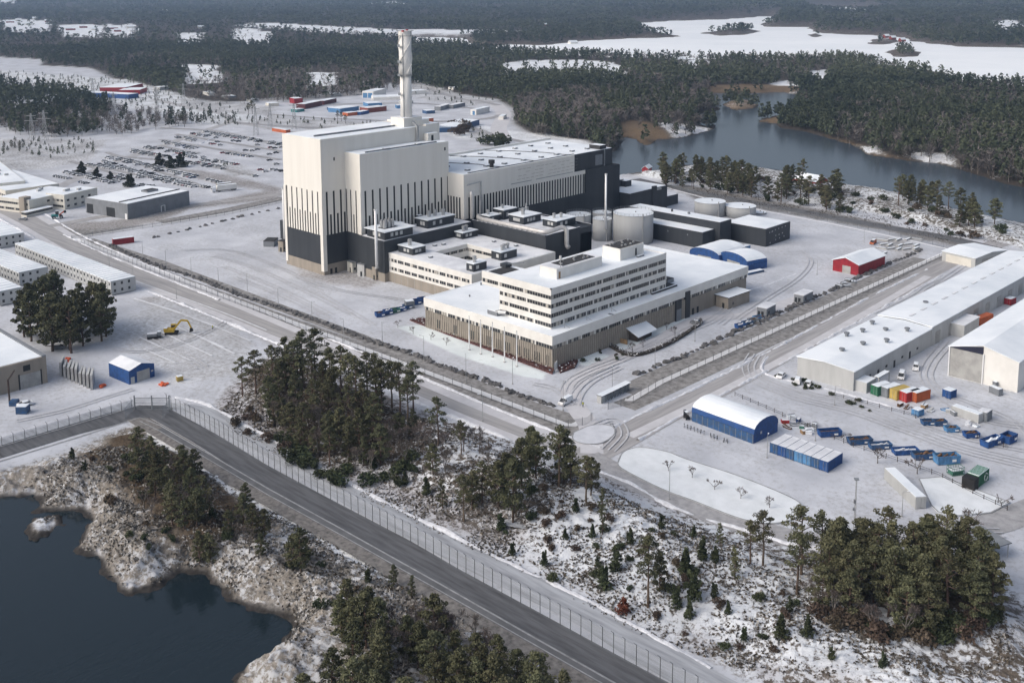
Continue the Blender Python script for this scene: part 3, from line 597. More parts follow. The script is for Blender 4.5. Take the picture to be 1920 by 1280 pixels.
def height(X,Y):
    X=np.asarray(X,float);Y=np.asarray(Y,float); D=np.hypot(X,Y)
    z=np.zeros_like(X)
    s1=sdist(HILL1,X,Y); n=fbm(X/22,Y/22,3,3); n2=fbm(X/4.2,Y/4.2,3,9); n3=fbm(X/1.3,Y/1.3,2,5)
    ur=X*.86+Y*.5+1.5*n2;vr=-X*.5+Y*.86; rid=1-np.abs(2*vnoise(ur/6.5,vr/1.9,71)-1); rid2=1-np.abs(2*vnoise(ur/3.1,vr/.9,72)-1)
    a=sst(0,13,s1); z+=a*(1.0+5.5*n*sst(0,22,s1)+1.4*(n2-.4)+.45*(n3-.5)+.55*(rid-.5)+.35*(rid2-.5))
    s2=sdist(HILL2,X,Y); a=sst(0,8,s2); z+=a*(.2+3.2*n*sst(0,25,s2)+1.3*(n2-.45)+.5*(n3-.5)+.9*(rid-.5)+.5*(rid2-.5))-sst(-2,3,s2)*(1-sst(3,9,s2))*.6
    s3=sdist(STRIP,X,Y); a=sst(0,7,s3); z+=a*(.6+3*n+1.2*(n2-.4))
    s4=-sdist(SITE,X,Y); a=sst(0,30,s4)
    hills=sst(1500,8000,D)*(26+50*fbm(X/1500,Y/1500,3,2))*sst(0,1,D/1500)
    z+=a*(2.5*fbm(X/60,Y/60,3,4)+hills*a)
    w=np.maximum.reduce([sdist(BAY,X,Y),sdist(CH,X,Y)]); w=np.minimum(w,-np.maximum(sdist(ISLE,X,Y)*.8,sdist(CISLE,X,Y)))
    ji=(n2-.5)*5*sst(900,300,D)
    w=w+ji; LW=np.where(D>420,26.,8.5); z=np.where(w>0,-3-.45*np.minimum(w,8),z*sst(0,1,-w/LW)+(-3)*(1-sst(0,1,-w/LW*1.05)**1.0)+(.6*(n3-.45)+.8*(n2-.45)+1.1*(rid-.5)+.6*(rid2-.5))*sst(0,2,-w)*sst(14,6,-w)*sst(1500,900,D))
    si=sdist(ISLE,X,Y)+4.5*(n2-.38); z=np.where(si>0,np.maximum(z,-3.1+np.minimum(si*.30,1.2)+.5*(n3-.5)+.8*(rid-.4)),z)
    lim=14 if True else 0
    wi=np.maximum.reduce([sdist(ICE,X,Y),sdist(ICE2,X,Y),sdist(ICE3,X,Y)]); wi=np.minimum(wi,-np.maximum.reduce([sdist(p,X,Y) for p in IISL]))
    wi=wi+(fbm(X/40,Y/40,3,8)-.5)*40
    z=np.where(wi>0,-4.5,z*sst(0,60,-wi)-3.2*(1-sst(0,40,-wi)))
    return z,dict(s1=s1,s2=s2,s3=s3,s4=s4,w=w,wi=wi,D=D,n=n,n2=n2)
def col(r,g,b): return np.array([r,g,b],float)
# polar sheet around the foot of the camera: fine inside the view, coarse outside, out to 16 km
az0=math.atan2(_f[1],_f[0])
A=np.concatenate([np.linspace(-math.pi,-.66,30,endpoint=False),np.linspace(-.66,.60,800),np.linspace(.60,math.pi,30)[1:]])
Dr=np.concatenate([[0,40,80],F*H/np.linspace(1700,40,900),F*H/np.linspace(39,15,30)])
AA,DD=np.meshgrid(A+az0,Dr); X=DD*np.cos(AA);Y=DD*np.sin(AA)
Z,q=height(X,Y)
Zg=np.where((q['wi']>0),-4.5,Z)
# ground colour and snow cover
px,py=PX(X,Y)
base=np.zeros(X.shape+(3,)); top=np.zeros_like(base); cov=np.zeros(X.shape)
def put(mask,bc,tc,cv):
    m=np.clip(mask,0,1)[...,None]; base[:]=base*(1-m)+np.array(bc)*m; top[:]=top*(1-m)+np.array(tc)*m; cov[:]=cov*(1-m[...,0])+cv*m[...,0]
ones=np.ones(X.shape)
put(ones,(.055,.047,.04),(.62,.65,.68),.30)                                   # forest floor
site=sst(-6,6,-q['s4']); put(site,(.31,.317,.33),(.535,.556,.598),.68)              # compacted snow in the works area
for p in CLEAR: put(sst(-10,10,sdist(p,X,Y)+(q['n']-.5)*30),(.20,.19,.17),(.78,.81,.84),.82)
rough=GL([(-300,112),(240,150),(440,205),(500,235),(390,236),(300,210),(215,200),(60,160),(-300,150)])
put(sst(-8,8,sdist(rough,X,Y)),(.09,.08,.065),(.72,.75,.78),.62)
scr=GL([(900,235),(960,245),(1090,262),(1150,285),(1120,290),(960,262),(870,262),(830,250)]); put(sst(-4,4,sdist(scr,X,Y)),(.14,.12,.10),(.74,.77,.80),.68)
shr=GL([(-300,262),(0,258),(60,262),(200,262),(170,300),(80,318),(-300,330)]); put(sst(-4,4,sdist(shr,X,Y)),(.12,.11,.10),(.66,.68,.71),.55)
far_wood=GL([(470,190),(534,176),(700,150),(700,176),(600,185)]); put(sst(-4,4,sdist(far_wood,X,Y)),(.10,.09,.08),(.6,.6,.62),.5)
for p_ in ([(500,214),(560,225),(650,226),(730,236),(640,245),(540,240),(480,230)],[(340,186),(430,192),(520,200),(500,215),(420,212),(350,205)],[(780,150),(860,176),(930,190),(880,200),(800,190),(760,170)],[(860,235),(900,240),(930,262),(880,262)],[(395,300),(460,312),(475,330),(430,330)],[(0,262),(200,262),(170,292),(0,320)]): put(sst(-6,6,sdist(GL(p_),X,Y)+(q['n2']-.5)*16),(.13,.12,.11),(.62,.64,.67),.55)
put(sst(-2,3,q['s3']),(.12,.11,.095),(.72,.75,.78),.50)
# hill beside the main road
h1=sst(-2,3,q['s1']); put(h1,(.115,.10,.085),(.74,.77,.81),.50)
woods=[GL(p) for p in ([(430,765),(470,700),(560,660),(640,700),(720,730),(800,775),(810,850),(760,900),(650,880),(520,830)],[(1490,1090),(1500,1020),(1640,1020),(1860,1050),(1890,1100),(1850,1190),(1700,1170),(1560,1110)])]
for p in woods: put(sst(-4,4,sdist(p,X,Y)+(q['n2']-.5)*8)*h1,(.075,.06,.045),(.66,.68,.71),.36)
edge=sst(14,4,q['s1'])*h1; put(edge*sst(.40,.55,q['n']),(.15,.14,.135),(.50,.50,.53),.50)
clr=GL([(1000,1010),(1120,900),(1230,940),(1360,985),(1470,1090),(1560,1180),(1700,1240),(1640,1290),(1400,1240),(1230,1170),(1100,1100),(1000,1060)]); put(sst(-3,5,sdist(clr,X,Y))*.9*h1,(.12,.11,.10),(.69,.725,.77),.62)
h2=sst(-1.5,2,q['s2'])*sst(0,2.,-q['w']); put(h2,(.245,.232,.215),(.56,.575,.60),.47)
wood2=GL([(150,860),(240,805),(300,825),(420,880),(520,960),(500,1010),(400,1035),(330,1040),(260,960),(200,900)]); put(sst(-4,4,sdist(wood2,X,Y)+(q['n2']-.5)*8)*h2,(.085,.065,.045),(.6,.6,.6),.30)
rip=GL([(285,800),(420,868),(500,922),(640,998),(828,1106),(1000,1205),(990,1225),(820,1130),(700,1080),(560,1000),(470,960),(330,850),(262,815)]); put(sst(-1,2,sdist(rip,X,Y)),(.17,.17,.17),(.84,.87,.90),.60)
for p in REED: put(sst(-5,6,sdist(p,X,Y)),(.145,.108,.070),(.5,.47,.44),.28)
for p in ROCKY: put(sst(-5,5,sdist(p,X,Y)),(.2,.19,.17),(.75,.77,.8),.6)
put(sst(0,5,sdist(CISLE,X,Y)),(.21,.16,.11),(.6,.6,.6),.4)

shore=sst(2.0,.6,-q['w']+3.5*(q['n2']-.5))*sst(1500,900,q['D']); put(shore,(.035,.033,.032),(.2,.2,.2),.05); put(sst(0,1.5,sdist(ISLE,X,Y)),(.2,.19,.18),(.70,.73,.77),.52)
put(sst(60,15,-q['wi']),(.10,.085,.07),(.55,.57,.6),.35)
dark=[ # worn gravel and wet patches inside the works area
 ([(528,372),(360,392),(292,418),(143,441),(120,436),(60,420),(200,415),(355,385),(528,352)],(.23,.22,.21),.35),
 ([(255,560),(330,545),(470,590),(560,640),(520,655),(420,600)],(.21,.205,.20),.45),
 ([(110,430),(200,428),(290,420),(150,446)],(.16,.16,.155),.35),
 ([(840,355),(1000,360),(1190,430),(1100,420)],(.2,.2,.2),.5),
 ([(540,480),(560,520),(690,545),(720,528),(640,500)],(.20,.185,.17),.45),
 ([(1280,345),(1500,385),(1800,448),(1920,478),(1920,492),(1790,462),(1650,432),(1420,392),(1300,372),(1255,352)],(.145,.143,.14),.22),
 ([(1640,445),(1700,450),(1740,470),(1700,510),(1650,505),(1670,480)],(.19,.185,.18),.5),
 ([(295,312),(400,322),(530,352),(525,362),(400,345)],(.19,.18,.175),.4)]
for p,c,cv in dark: put(sst(-3,4,sdist(GL(p),X,Y)+(q['n2']-.5)*5)*.85,c,(.5,.5,.52),cv)
lawn=[GL(p) for p in ([(740,612),(790,608),(1025,700),(1020,712),(980,706),(860,668)],[(1140,645),(1240,600),(1250,582),(1300,590),(1240,630),(1190,668),(1150,655)],[(1020,668),(1110,655),(1160,672),(1115,690)])]
for p in lawn: put(sst(-.5,1,sdist(p,X,Y)),(.25,.28,.26),(.70,.76,.77),.8)
exc=GL([(230,600),(300,560),(420,590),(470,640),(440,705),(330,720),(220,640)]); put(sst(-3,4,sdist(exc,X,Y)+(q['n2']-.5)*6),(.27,.27,.275),(.60,.62,.65),.55)
nr,nc=X.shape
me=bpy.data.meshes.new('ground'); vs=np.stack([X,Y,Zg],-1).reshape(-1,3)
idx=np.arange(nr*nc).reshape(nr,nc); fq=np.stack([idx[:-1,:-1],idx[1:,:-1],idx[1:,1:],idx[:-1,1:]],-1).reshape(-1,4)[:,::-1]
me.vertices.add(len(vs)); me.vertices.foreach_set('co',vs.astype(np.float32).ravel())
me.loops.add(fq.size); me.loops.foreach_set('vertex_index',fq.astype(np.int32).ravel())
me.polygons.add(len(fq)); me.polygons.foreach_set('loop_start',np.arange(0,fq.size,4,dtype=np.int32)); me.polygons.foreach_set('loop_total',np.full(len(fq),4,np.int32))
me.update(calc_edges=True); me.polygons.foreach_set('use_smooth',np.ones(len(fq),bool))
for nm,arr in (('ground_colour',base),('snow_colour',top)):
    at=me.color_attributes.new(nm,'FLOAT_COLOR','POINT'); at.data.foreach_set('color',np.concatenate([arr.reshape(-1,3),np.ones((nr*nc,1))],1).astype(np.float32).ravel())
at=me.attributes.new('cover','FLOAT','POINT'); at.data.foreach_set('value',cov.astype(np.float32).ravel())
rg=np.clip(h1+h2+sst(0,3,q['s3'])+sst(0,20,q['s4']),0,1); at=me.attributes.new('rough_ground','FLOAT','POINT'); at.data.foreach_set('value',rg.astype(np.float32).ravel())
mm=bpy.data.materials.new('ground_snow_and_rock'); mm.use_nodes=True; t=mm.node_tree; L=t.links; bs=t.nodes['Principled BSDF']; bs.inputs['Roughness'].default_value=.9; bs.inputs['Specular IOR Level'].default_value=.15
def attr(n): a=t.nodes.new('ShaderNodeAttribute'); a.attribute_name=n; return a
def noise(sc,det=6,ro=.65,st=None):
    tc=t.nodes.new('ShaderNodeTexCoord'); n=t.nodes.new('ShaderNodeTexNoise'); n.inputs['Scale'].default_value=sc; n.inputs['Detail'].default_value=det; n.inputs['Roughness'].default_value=ro
    mp=t.nodes.new('ShaderNodeMapping'); L.new(tc.outputs['Object'],mp.inputs[0]); L.new(mp.outputs[0],n.inputs['Vector'])
    if st: mp.inputs['Scale'].default_value=st[:3]; mp.inputs['Rotation'].default_value=(0,0,st[3])
    return n
def math_(op,a,b=None,c=None,clamp=False):
    n=t.nodes.new('ShaderNodeMath'); n.operation=op; n.use_clamp=clamp
    for i,v in enumerate((a,b,c)):
        if v is None: continue
        if isinstance(v,(int,float)): n.inputs[i].default_value=v
        else: L.new(v,n.inputs[i])
    return n.outputs[0]
nf=noise(.62,9,.78); nb=noise(.045,4,.55); ns=noise(.12,6,.6,(1,.12,1,.0)); nfl=noise(.05,7,.6)
R1=attr('rough_ground').outputs['Fac']; C1=attr('cover').outputs['Fac']
nn=math_('ADD',math_('MULTIPLY',nf.outputs['Fac'],.75),math_('MULTIPLY',nb.outputs['Fac'],.25))      # 0..1, mean .5
# threshold: steep on rough ground, soft on the yard
rngv=math_('ADD',math_('MULTIPLY',R1,-.30),.40)
lo=math_('SUBTRACT',math_('SUBTRACT',1.0,C1),math_('MULTIPLY',rngv,.5))
sel=math_('DIVIDE',math_('SUBTRACT',math_('ADD',math_('MULTIPLY',math_('SUBTRACT',nn,.5),1.9),.5),lo),rngv,clamp=True)
mix=t.nodes.new('ShaderNodeMix'); mix.data_type='RGBA'; L.new(sel,mix.inputs['Factor'])
bcol=t.nodes.new('ShaderNodeMix'); bcol.data_type='RGBA'; bcol.blend_type='MULTIPLY'; bcol.inputs['Factor'].default_value=1
L.new(attr('ground_colour').outputs['Color'],bcol.inputs['A'])
rp=t.nodes.new('ShaderNodeValToRGB'); L.new(noise(1.1,7,.75).outputs['Fac'],rp.inputs[0]); rp.color_ramp.elements[0].position=.32; rp.color_ramp.elements[0].color=(.45,.44,.42,1); rp.color_ramp.elements[1].position=.68; rp.color_ramp.elements[1].color=(1.5,1.45,1.4,1)
L.new(rp.outputs[0],bcol.inputs['B']); L.new(bcol.outputs['Result'],mix.inputs['A'])
tcol=t.nodes.new('ShaderNodeMix'); tcol.data_type='RGBA'; tcol.blend_type='MULTIPLY'; tcol.inputs['Factor'].default_value=1
rp2=t.nodes.new('ShaderNodeValToRGB'); L.new(nfl.outputs['Fac'],rp2.inputs[0]); rp2.color_ramp.elements[0].position=.35; rp2.color_ramp.elements[0].color=(.78,.785,.80,1); rp2.color_ramp.elements[1].position=.65; rp2.color_ramp.elements[1].color=(1.06,1.06,1.06,1)
L.new(attr('snow_colour').outputs['Color'],tcol.inputs['A']); L.new(rp2.outputs[0],tcol.inputs['B']); L.new(tcol.outputs['Result'],mix.inputs['B'])
L.new(mix.outputs['Result'],bs.inputs['Base Color'])
bu=t.nodes.new('ShaderNodeBump'); bu.inputs['Distance'].default_value=1.0; L.new(math_('MULTIPLY',R1,.65),bu.inputs['Strength']); L.new(nf.outputs['Fac'],bu.inputs['Height']); L.new(bu.outputs[0],bs.inputs['Normal'])
me.materials.append(mm)
o=bpy.data.objects.new('ground',me); COL.objects.link(o); tag(o,kind='structure')
# ---- water and lake ice
def water_mat(name,c,r,sc,bs_):
    mm=bpy.data.materials.new(name); mm.use_nodes=True; t=mm.node_tree; b=t.nodes['Principled BSDF']
    b.inputs['Base Color'].default_value=(*c,1); b.inputs['Roughness'].default_value=r; b.inputs['IOR'].default_value=1.33
    tc=t.nodes.new('ShaderNodeTexCoord'); mp=t.nodes.new('ShaderNodeMapping'); mp.inputs['Rotation'].default_value=(0,0,.9); mp.inputs['Scale'].default_value=(1,.3,1)
    n=t.nodes.new('ShaderNodeTexNoise'); n.inputs['Scale'].default_value=sc; n.inputs['Detail'].default_value=5; bu=t.nodes.new('ShaderNodeBump'); bu.inputs['Strength'].default_value=bs_; bu.inputs['Distance'].default_value=.2
    t.links.new(tc.outputs['Object'],mp.inputs[0]); t.links.new(mp.outputs[0],n.inputs[0]); t.links.new(n.outputs['Fac'],bu.inputs['Height']); t.links.new(bu.outputs[0],b.inputs['Normal']); return mm
def sheet(name,pts,z,m,kind='structure',**k):
    b=MB(); b.face([(x,y,z) for x,y in pts],m); return b.build(name,None,kind=kind,**k)
b=MB(); pts=GL([(-900,760),(700,1000),(900,1700),(-900,1700)]); sheet('bay_water',pts,-3,water_mat('bay_water',(.010,.018,.024),.10,.5,.25))
pts=GL([(1080,150),(1600,150),(2600,330),(2600,600),(1080,345)]); sheet('channel_water',pts,-3,water_mat('channel_water',(.048,.062,.078),.20,.25,.10))
ICEM=mat('lake_snow',(.84,.87,.89),.8,.03,.004,col2=(.76,.80,.83))
pts=GL([(700,8),(2600,8),(2600,180),(700,130)],-3); sheet('frozen_lake',pts,-3,ICEM)
# ---- roads, strips and paths
ROADM=mat('packed_snow_road',(.36,.355,.355),.85,.12,.7,col2=(.25,.245,.245),stretch=(.06,1,1),rot=.02)
TRK=mat('worn_track',(.33,.325,.33),.85,.1,.3,col2=(.28,.28,.285))
TRKL=mat('light_road_snow',(.54,.54,.56),.85,.08,.2,col2=(.46,.46,.48))
ROADL=mat('loop_road',(.36,.36,.37),.85,.12,.5,col2=(.25,.25,.255))
ROADV=mat('packed_snow_road_across',(.36,.355,.36),.85,.12,.7,col2=(.25,.245,.245),stretch=(1,.06,1),rot=.02)
FARR=mat('grey_road_snow',(.40,.40,.41),.85,.12,.2,col2=(.30,.30,.31))
VERGE=mat('gravel_verge',(.27,.265,.26),.9,.25,.5,.3,col2=(.105,.10,.096))
_sa,_sb=G(330,784),G(1150,1240); SANG=math.atan2(_sb[1]-_sa[1],_sb[0]-_sa[0])
ASPH=mat('dark_asphalt',(.108,.112,.121),.8,.2,.9,col2=(.055,.057,.062),stretch=(.10,1,1),rot=SANG)
ASPH2=mat('grey_asphalt',(.125,.128,.135),.85,.2,.2,col2=(.085,.088,.093))
CAP=mat('snowy_concrete_strip',(.80,.81,.83),.85,.06,.5)
CAPG=mat('grey_kerb',(.31,.32,.33),.85,.2,.6)
SNOWT=mat('trodden_snow',(.39,.41,.44),.85,.12,.8,col2=(.24,.25,.27),stretch=(.12,1,1),rot=SANG)
def ribbon(pts,wd,z,m,b,zf=None):
    pts=[Vector((p[0],p[1])) for p in pts]; n=len(pts); l=[];r=[]
    for i in range(n):
        d=(pts[min(i+1,n-1)]-pts[max(i-1,0)]).normalized(); u=Vector((-d.y,d.x)); ww=wd[i] if isinstance(wd,(list,tuple)) else wd
        l.append(pts[i]+u*ww/2); r.append(pts[i]-u*ww/2)
    for i in range(n-1): b.face([(*r[i],z),(*r[i+1],z),(*l[i+1],z),(*l[i],z)],m)
def smoothpts(pts,k=6):
    out=[]; n=len(pts)
    for i in range(n-1):
        p0,p1,p2,p3=[np.array(pts[max(0,min(n-1,j))]) for j in (i-1,i,i+1,i+2)]
        for s in range(k):
            u=s/k; out.append(tuple(.5*((2*p1)+(-p0+p2)*u+(2*p0-5*p1+4*p2-p3)*u*u+(-p0+3*p1-3*p2+p3)*u**3)))
    out.append(tuple(pts[-1])); return out
_RZ=[0.]
def road(name,px,wd,z,m,sm=True,kind='structure'):
    p=GL(px); n0=len(p); p=smoothpts(p) if sm else p
    if isinstance(wd,list):
        ww=(wd+[wd[-1]]*n0)[:n0]; wd=list(np.interp(np.linspace(0,n0-1,len(p)),range(n0),ww))
    _RZ[0]+=.004; b=MB(); ribbon(p,wd,z+_RZ[0],m,b); return b.build(name,None,kind=kind)
# perimeter road on the bay side and its dark verges
PL=[(-60,355),(0,385),(60,416),(140,462),(260,515),(400,570),(520,620),(700,694),(850,758),(960,803),(1060,840),(1110,857)]
road('gravel_verge',[(143,455),(300,515),(540,605),(680,657),(865,727),(1060,803),(1098,806)],9.5,.012,VERGE,False)
road('perimeter_road',PL,13,.02,ROADM)
road('perimeter_road_lane',[(x-18,y+9) for x,y in PL],3.,.032,TRKL); road('perimeter_road_lane',[(x+14,y-10) for x,y in PL],3.6,.032,TRKL)
road('inner_verge',[(165,449),(300,492),(480,560),(680,634),(830,696),(1000,762),(1090,790)],5.5,.012,VERGE,False)
road('perimeter_strip',[(140,446.7),(292,506),(539,600),(680,653),(865,722),(1060,796),(1075,797),(1098,787)],2.3,.05,CAP,False)
# far side and right side
road('gravel_verge',[(1170,762),(1240,731),(1480,620),(1782,479)],8,.012,VERGE,False)
road('inner_verge',[(1172,735),(1240,702),(1400,632),(1600,542),(1730,485)],8,.012,VERGE,False)
road('perimeter_strip',[(1172,749),(1182,750),(1240,716),(1400,643),(1600,552),(1782,469.5)],2.2,.05,CAP,False)
road('perimeter_strip',[(1784,468.5),(1700,450),(1560,420),(1434,396),(1330,374),(1250,352)],1.2,.05,CAP,False)
road('perimeter_strip',[(138,446),(292,422.5),(432,399),(532,377)],1.2,.05,CAP,False)
road('gravel_verge',[(300,417),(432,393),(532,371)],10,.012,VERGE,False)
road('perimeter_road',[(1088,862),(1160,825),(1240,780),(1330,735),(1480,655),(1640,566),(1760,500),(1830,470),(1990,420)],10,.02,ROADV)
road('perimeter_road_lane',[(1180,818),(1330,745),(1480,667),(1640,577),(1740,518)],3,.032,TRKL)
road('perimeter_road',[(1980,503),(1910,480),(1790,449),(1640,422),(1500,396),(1400,378),(1265,353),(1190,336)],9,.02,ASPH2)
road('link_road',[(1100,855),(1150,882),(1260,935),(1400,985),(1500,1012),(1600,1020),(1720,1005),(1850,985),(1960,945)],8,.022,ROADL)
road('gate_road',[(1110,850),(1105,800),(1085,770),(1070,735),(1100,700),(1160,670),(1240,635),(1310,600),(1400,590),(1500,560)],6,.016,TRKL)
road('far_road',[(-60,405),(0,392),(100,355),(200,310),(300,275),(400,240),(430,228),(410,212),(330,196),(290,186)],8,.02,FARR)
road('far_road',[(430,228),(500,240),(560,250),(640,262)],7,.02,FARR)
road('far_road',[(560,360),(420,378),(300,392),(200,405),(90,425)],7,.02,ROADM)
road('far_road',[(945,262),(935,240),(945,215),(930,196)],14,.02,TRKL)
# foreground service road with kerb lines, ditch strip and fence track
DITCH=mat('ditch_gravel',(.20,.19,.18),.9,.3,.8,.4,col2=(.085,.08,.075))
def OFFL(o,a=0,b_=0):
    p=[G(x,y) for x,y in [(313,765),(400,812),(500,873),(638,947),(765,1013),(865,1071),(1000,1144),(1200,1253),(1320,1317),(1500,1415)]]; n=nrm((-(p[-1][1]-p[0][1]),p[-1][0]-p[0][0])); q_=[(x+n[0]*o,y+n[1]*o) for x,y in p]; r=[]
    for x,y in q_: u,v=PX(x,y); r.append((float(u),float(v)))
    return r
road('service_road',[(-60,862),(0,846),(130,806),(240,778),(275,768)],9.,.03,ASPH,False)
road('service_road',OFFL(-3.3),7.0,.034,ASPH,False)
road('service_road',[(252,772),(320,772)],9,.033,ASPH,False)
road('ditch_strip',OFFL(-9.6),5.2,.02,DITCH,False)
road('kerb_line',[(-60,884),(0,865),(140,822),(262,783),(300,798),(420,868),(500,915),(640,992),(828,1097),(1000,1195),(1149,1279),(1300,1360)],.4,.06,CAPG,False)
road('maintenance_strip',[(300,804),(420,874),(500,921),(640,998),(828,1104),(1000,1201),(1149,1286),(1300,1370)],2.2,.03,ASPH2,False)
road('kerb_line',[(262,790),(300,809),(420,879),(500,927),(640,1004),(828,1110),(1000,1208),(1140,1288),(1300,1378)],.3,.07,CAPG,False)
road('kerb_line',[(-60,857),(0,838),(120,803),(245,765)],.5,.06,CAPG,False)
road('fence_track',[(312,758),(380,772),(440,806),(520,848),(646,925),(740,975),(830,1022),(985,1096),(1100,1150),(1200,1212),(1330,1285),(1500,1375),(1700,1480)],[2,6,7,7,6.5,7,7,7.5,8,8,8],.028,SNOWT)
road('fence_track',[(-60,848),(0,830),(120,794),(245,757)],4,.028,SNOWT)
road('trail',[(958,1000),(985,960),(1010,915),(1024,880),(1022,855)],[7,5,5,4,3],1.6,SNOWT)
# islands of untouched snow with kerbs
def island(name,px,m=SNOWL,z=.10,sm=True):
    p=GL(px); p=smoothpts(p+[p[0]],4)[:-1] if sm else p
    b=MB(); c=np.mean(p,0); o2=[(x+(x-c[0])*.006+0,y+(y-c[1])*.006) for x,y in p]
    b.prism([(x,y) for x,y in p],-.2,z+.16,m); o=b.build(name,None,kind='structure')
    b=MB(); ribbon(p+[p[0]],.35,z+.19,CAPG,b); b.build('kerb_line',None,kind='structure')
island('snow_verge',[(1160,865),(1165,879),(1239,917),(1300,940),(1393,975),(1455,982),(1498,968),(1504,951),(1479,932),(1383,893),(1287,862),(1250,848),(1200,840),(1170,848)],mat('fresh_snow',(.70,.735,.765),.85,.05,.25,.4,col2=(.60,.635,.66)))
island('snow_verge',[(1723,899),(1767,895),(1894,943),(1858,962),(1796,968),(1759,961),(1746,948)],_M['fresh_snow'],sm=False)
island('snow_verge',[(1076,812),(1110,798),(1146,800),(1152,815),(1126,832),(1090,832),(1074,824)],mat('verge_snow',(.56,.58,.62),.85,.1,.3,.2,col2=(.47,.49,.53)))
def bank(px,w_=1.3,hh=.55,z=0.,off=0.,m=None,seed=1):
    p=smoothpts(GL(px),10); r_=random.Random(seed); b=MB(); prev=None
    L=[]; 
    for i in range(len(p)-1):
        n=max(1,int(math.hypot(p[i+1][0]-p[i][0],p[i+1][1]-p[i][1])/1.2)); L+=[(p[i][0]+(p[i+1][0]-p[i][0])*k/n,p[i][1]+(p[i+1][1]-p[i][1])*k/n) for k in range(n)]
    for i in range(len(L)-1):
        d=nrm((L[i+1][0]-L[i][0],L[i+1][1]-L[i][1])); nx,ny=-d[1],d[0]; k_=float(fbm(np.array([L[i][0]/5.]),np.array([L[i][1]/5.]),3,seed)[0]); h=max(.02,hh*(k_*2.2-.55)); ww=w_*(.5+k_); o=off+r_.gauss(0,.12)
        row=[(L[i][0]+nx*(o+ww*t_),L[i][1]+ny*(o+ww*t_),z+h*q_) for t_,q_ in ((-.5,-.05),(-.2,.8),(.1,1),(.5,-.05))]
        if prev:
            for j in range(3): b.face([prev[j],row[j],row[j+1],prev[j+1]],m or BANKM)
        prev=row
    o=b.build('snow_bank',None,kind='structure'); smooth(o)
BANKM=mat('ploughed_snow',(.66,.68,.72),.85,.12,.9,.4,col2=(.46,.47,.50))
bank([(x+22,y-16) for x,y in PL],1.2,.5,seed=2); bank([(x-26,y+13) for x,y in PL],1.5,.6,seed=3)
bank([(1196,826),(1250,794),(1340,746),(1490,668),(1650,580),(1770,514)],1.4,.6,seed=4); bank([(1150,800),(1225,765),(1320,720),(1470,644),(1625,560),(1745,502)],1.3,.5,seed=5)
bank([(330,744),(385,757),(452,793),(530,836),(655,906),(750,956),(838,998),(985,1070),(1100,1125),(1230,1196),(1350,1262)],1.6,.55,seed=6)
bank([(1440,668),(1428,690),(1450,706),(1520,722),(1600,742),(1700,770)],1.2,.45,seed=7); bank([(1300,575),(1350,552),(1420,540),(1500,510)],1.0,.4,seed=8); bank([(1110,880),(1180,905),(1250,945),(1330,975),(1420,1000),(1500,1024),(1600,1034)],1.6,.6,seed=9)
bank([(300,300),(380,268),(440,240)],1.5,.6,seed=10); bank([(120,440),(200,478),(330,530),(420,566)],1.2,.5,seed=11)
# tyre tracks
TR=mat('tyre_tracks',(.49,.50,.525),.9,.1,.5,col2=(.40,.405,.42))
def tracks(px,n=2,gap=1.8,w_=.45,z=.12):
    p=smoothpts(GL(px),8); b=MB()
    for k in range(n):
        o=(k-(n-1)/2)*gap; qq=[]
        for i in range(len(p)):
            a=np.array(p[max(i-1,0)]);c=np.array(p[min(i+1,len(p)-1)]); d=(c-a)/(np.linalg.norm(c-a)+1e-9); qq.append((p[i][0]-d[1]*o,p[i][1]+d[0]*o))
        _RZ[0]+=.0005; ribbon(qq,w_,z+_RZ[0],TR,b)
    b.build('tyre_tracks',None,kind='structure')
for px_,n in (([(1420,665),(1408,690),(1425,715),(1500,745),(1600,770),(1700,805),(1800,840),(1920,870)],4),([(1430,668),(1420,692),(1440,712),(1520,738),(1620,760),(1780,815),(1940,850)],2),
 ([(1780,640),(1745,680),(1740,715),(1790,760),(1860,790),(1930,800)],3),([(1760,735),(1830,760),(1900,790),(1940,830)],2),([(1120,800),(1150,790),(1165,815),(1140,845)],3),
 ([(1060,735),(1072,715),(1110,695),(1170,672),(1240,640)],3),([(1075,760),(1085,735),(1110,712),(1160,688)],3),([(1290,575),(1330,560),(1365,572),(1340,598),(1290,620),(1230,650)],3),
 ([(1310,585),(1345,580),(1370,590),(1350,610)],2),([(1500,470),(1520,490),(1500,520),(1440,560),(1380,600)],2),([(1780,520),(1740,540),(1720,555),(1650,590)],3),([(1820,490),(1760,530),(1700,570)],2),
 ([(560,520),(640,545),(740,560),(790,570)],2),([(400,480),(470,500),(560,540),(660,590)],2),([(420,500),(520,540),(620,590)],2),([(440,520),(540,560),(620,600)],2),([(340,470),(430,470),(520,500),(600,540)],2),
 ([(590,545),(650,580),(700,610)],2),([(1000,720),(1040,730),(1075,760)],2),([(200,650),(260,660),(350,640),(430,600)],2),([(280,625),(330,655),(380,690)],3),([(330,590),(400,615),(470,650)],3),([(30,790),(120,770),(200,745),(250,730)],2),([(1880,1000),(1800,1000),(1700,1015)],3)): tracks(px_,n)
STRK=mat('streak_snow',(.66,.68,.71),.85,.1,.4)
for k,pp in enumerate(([(262,633),(358,677)],[(300,622),(398,668)],[(330,612),(440,664)],[(352,622),(420,652)],[(270,655),(330,682)],[(400,612),(470,640)],[(250,560),(330,585),(410,615)],[(255,528),(400,580),(500,620)])): road('snow_ridge',pp,.7 if k!=6 else 1.2,.05,STRK)
GRV=mat('grey_gravel_patch',(.34,.34,.35),.9,.2,.35,.2,col2=(.21,.21,.215))
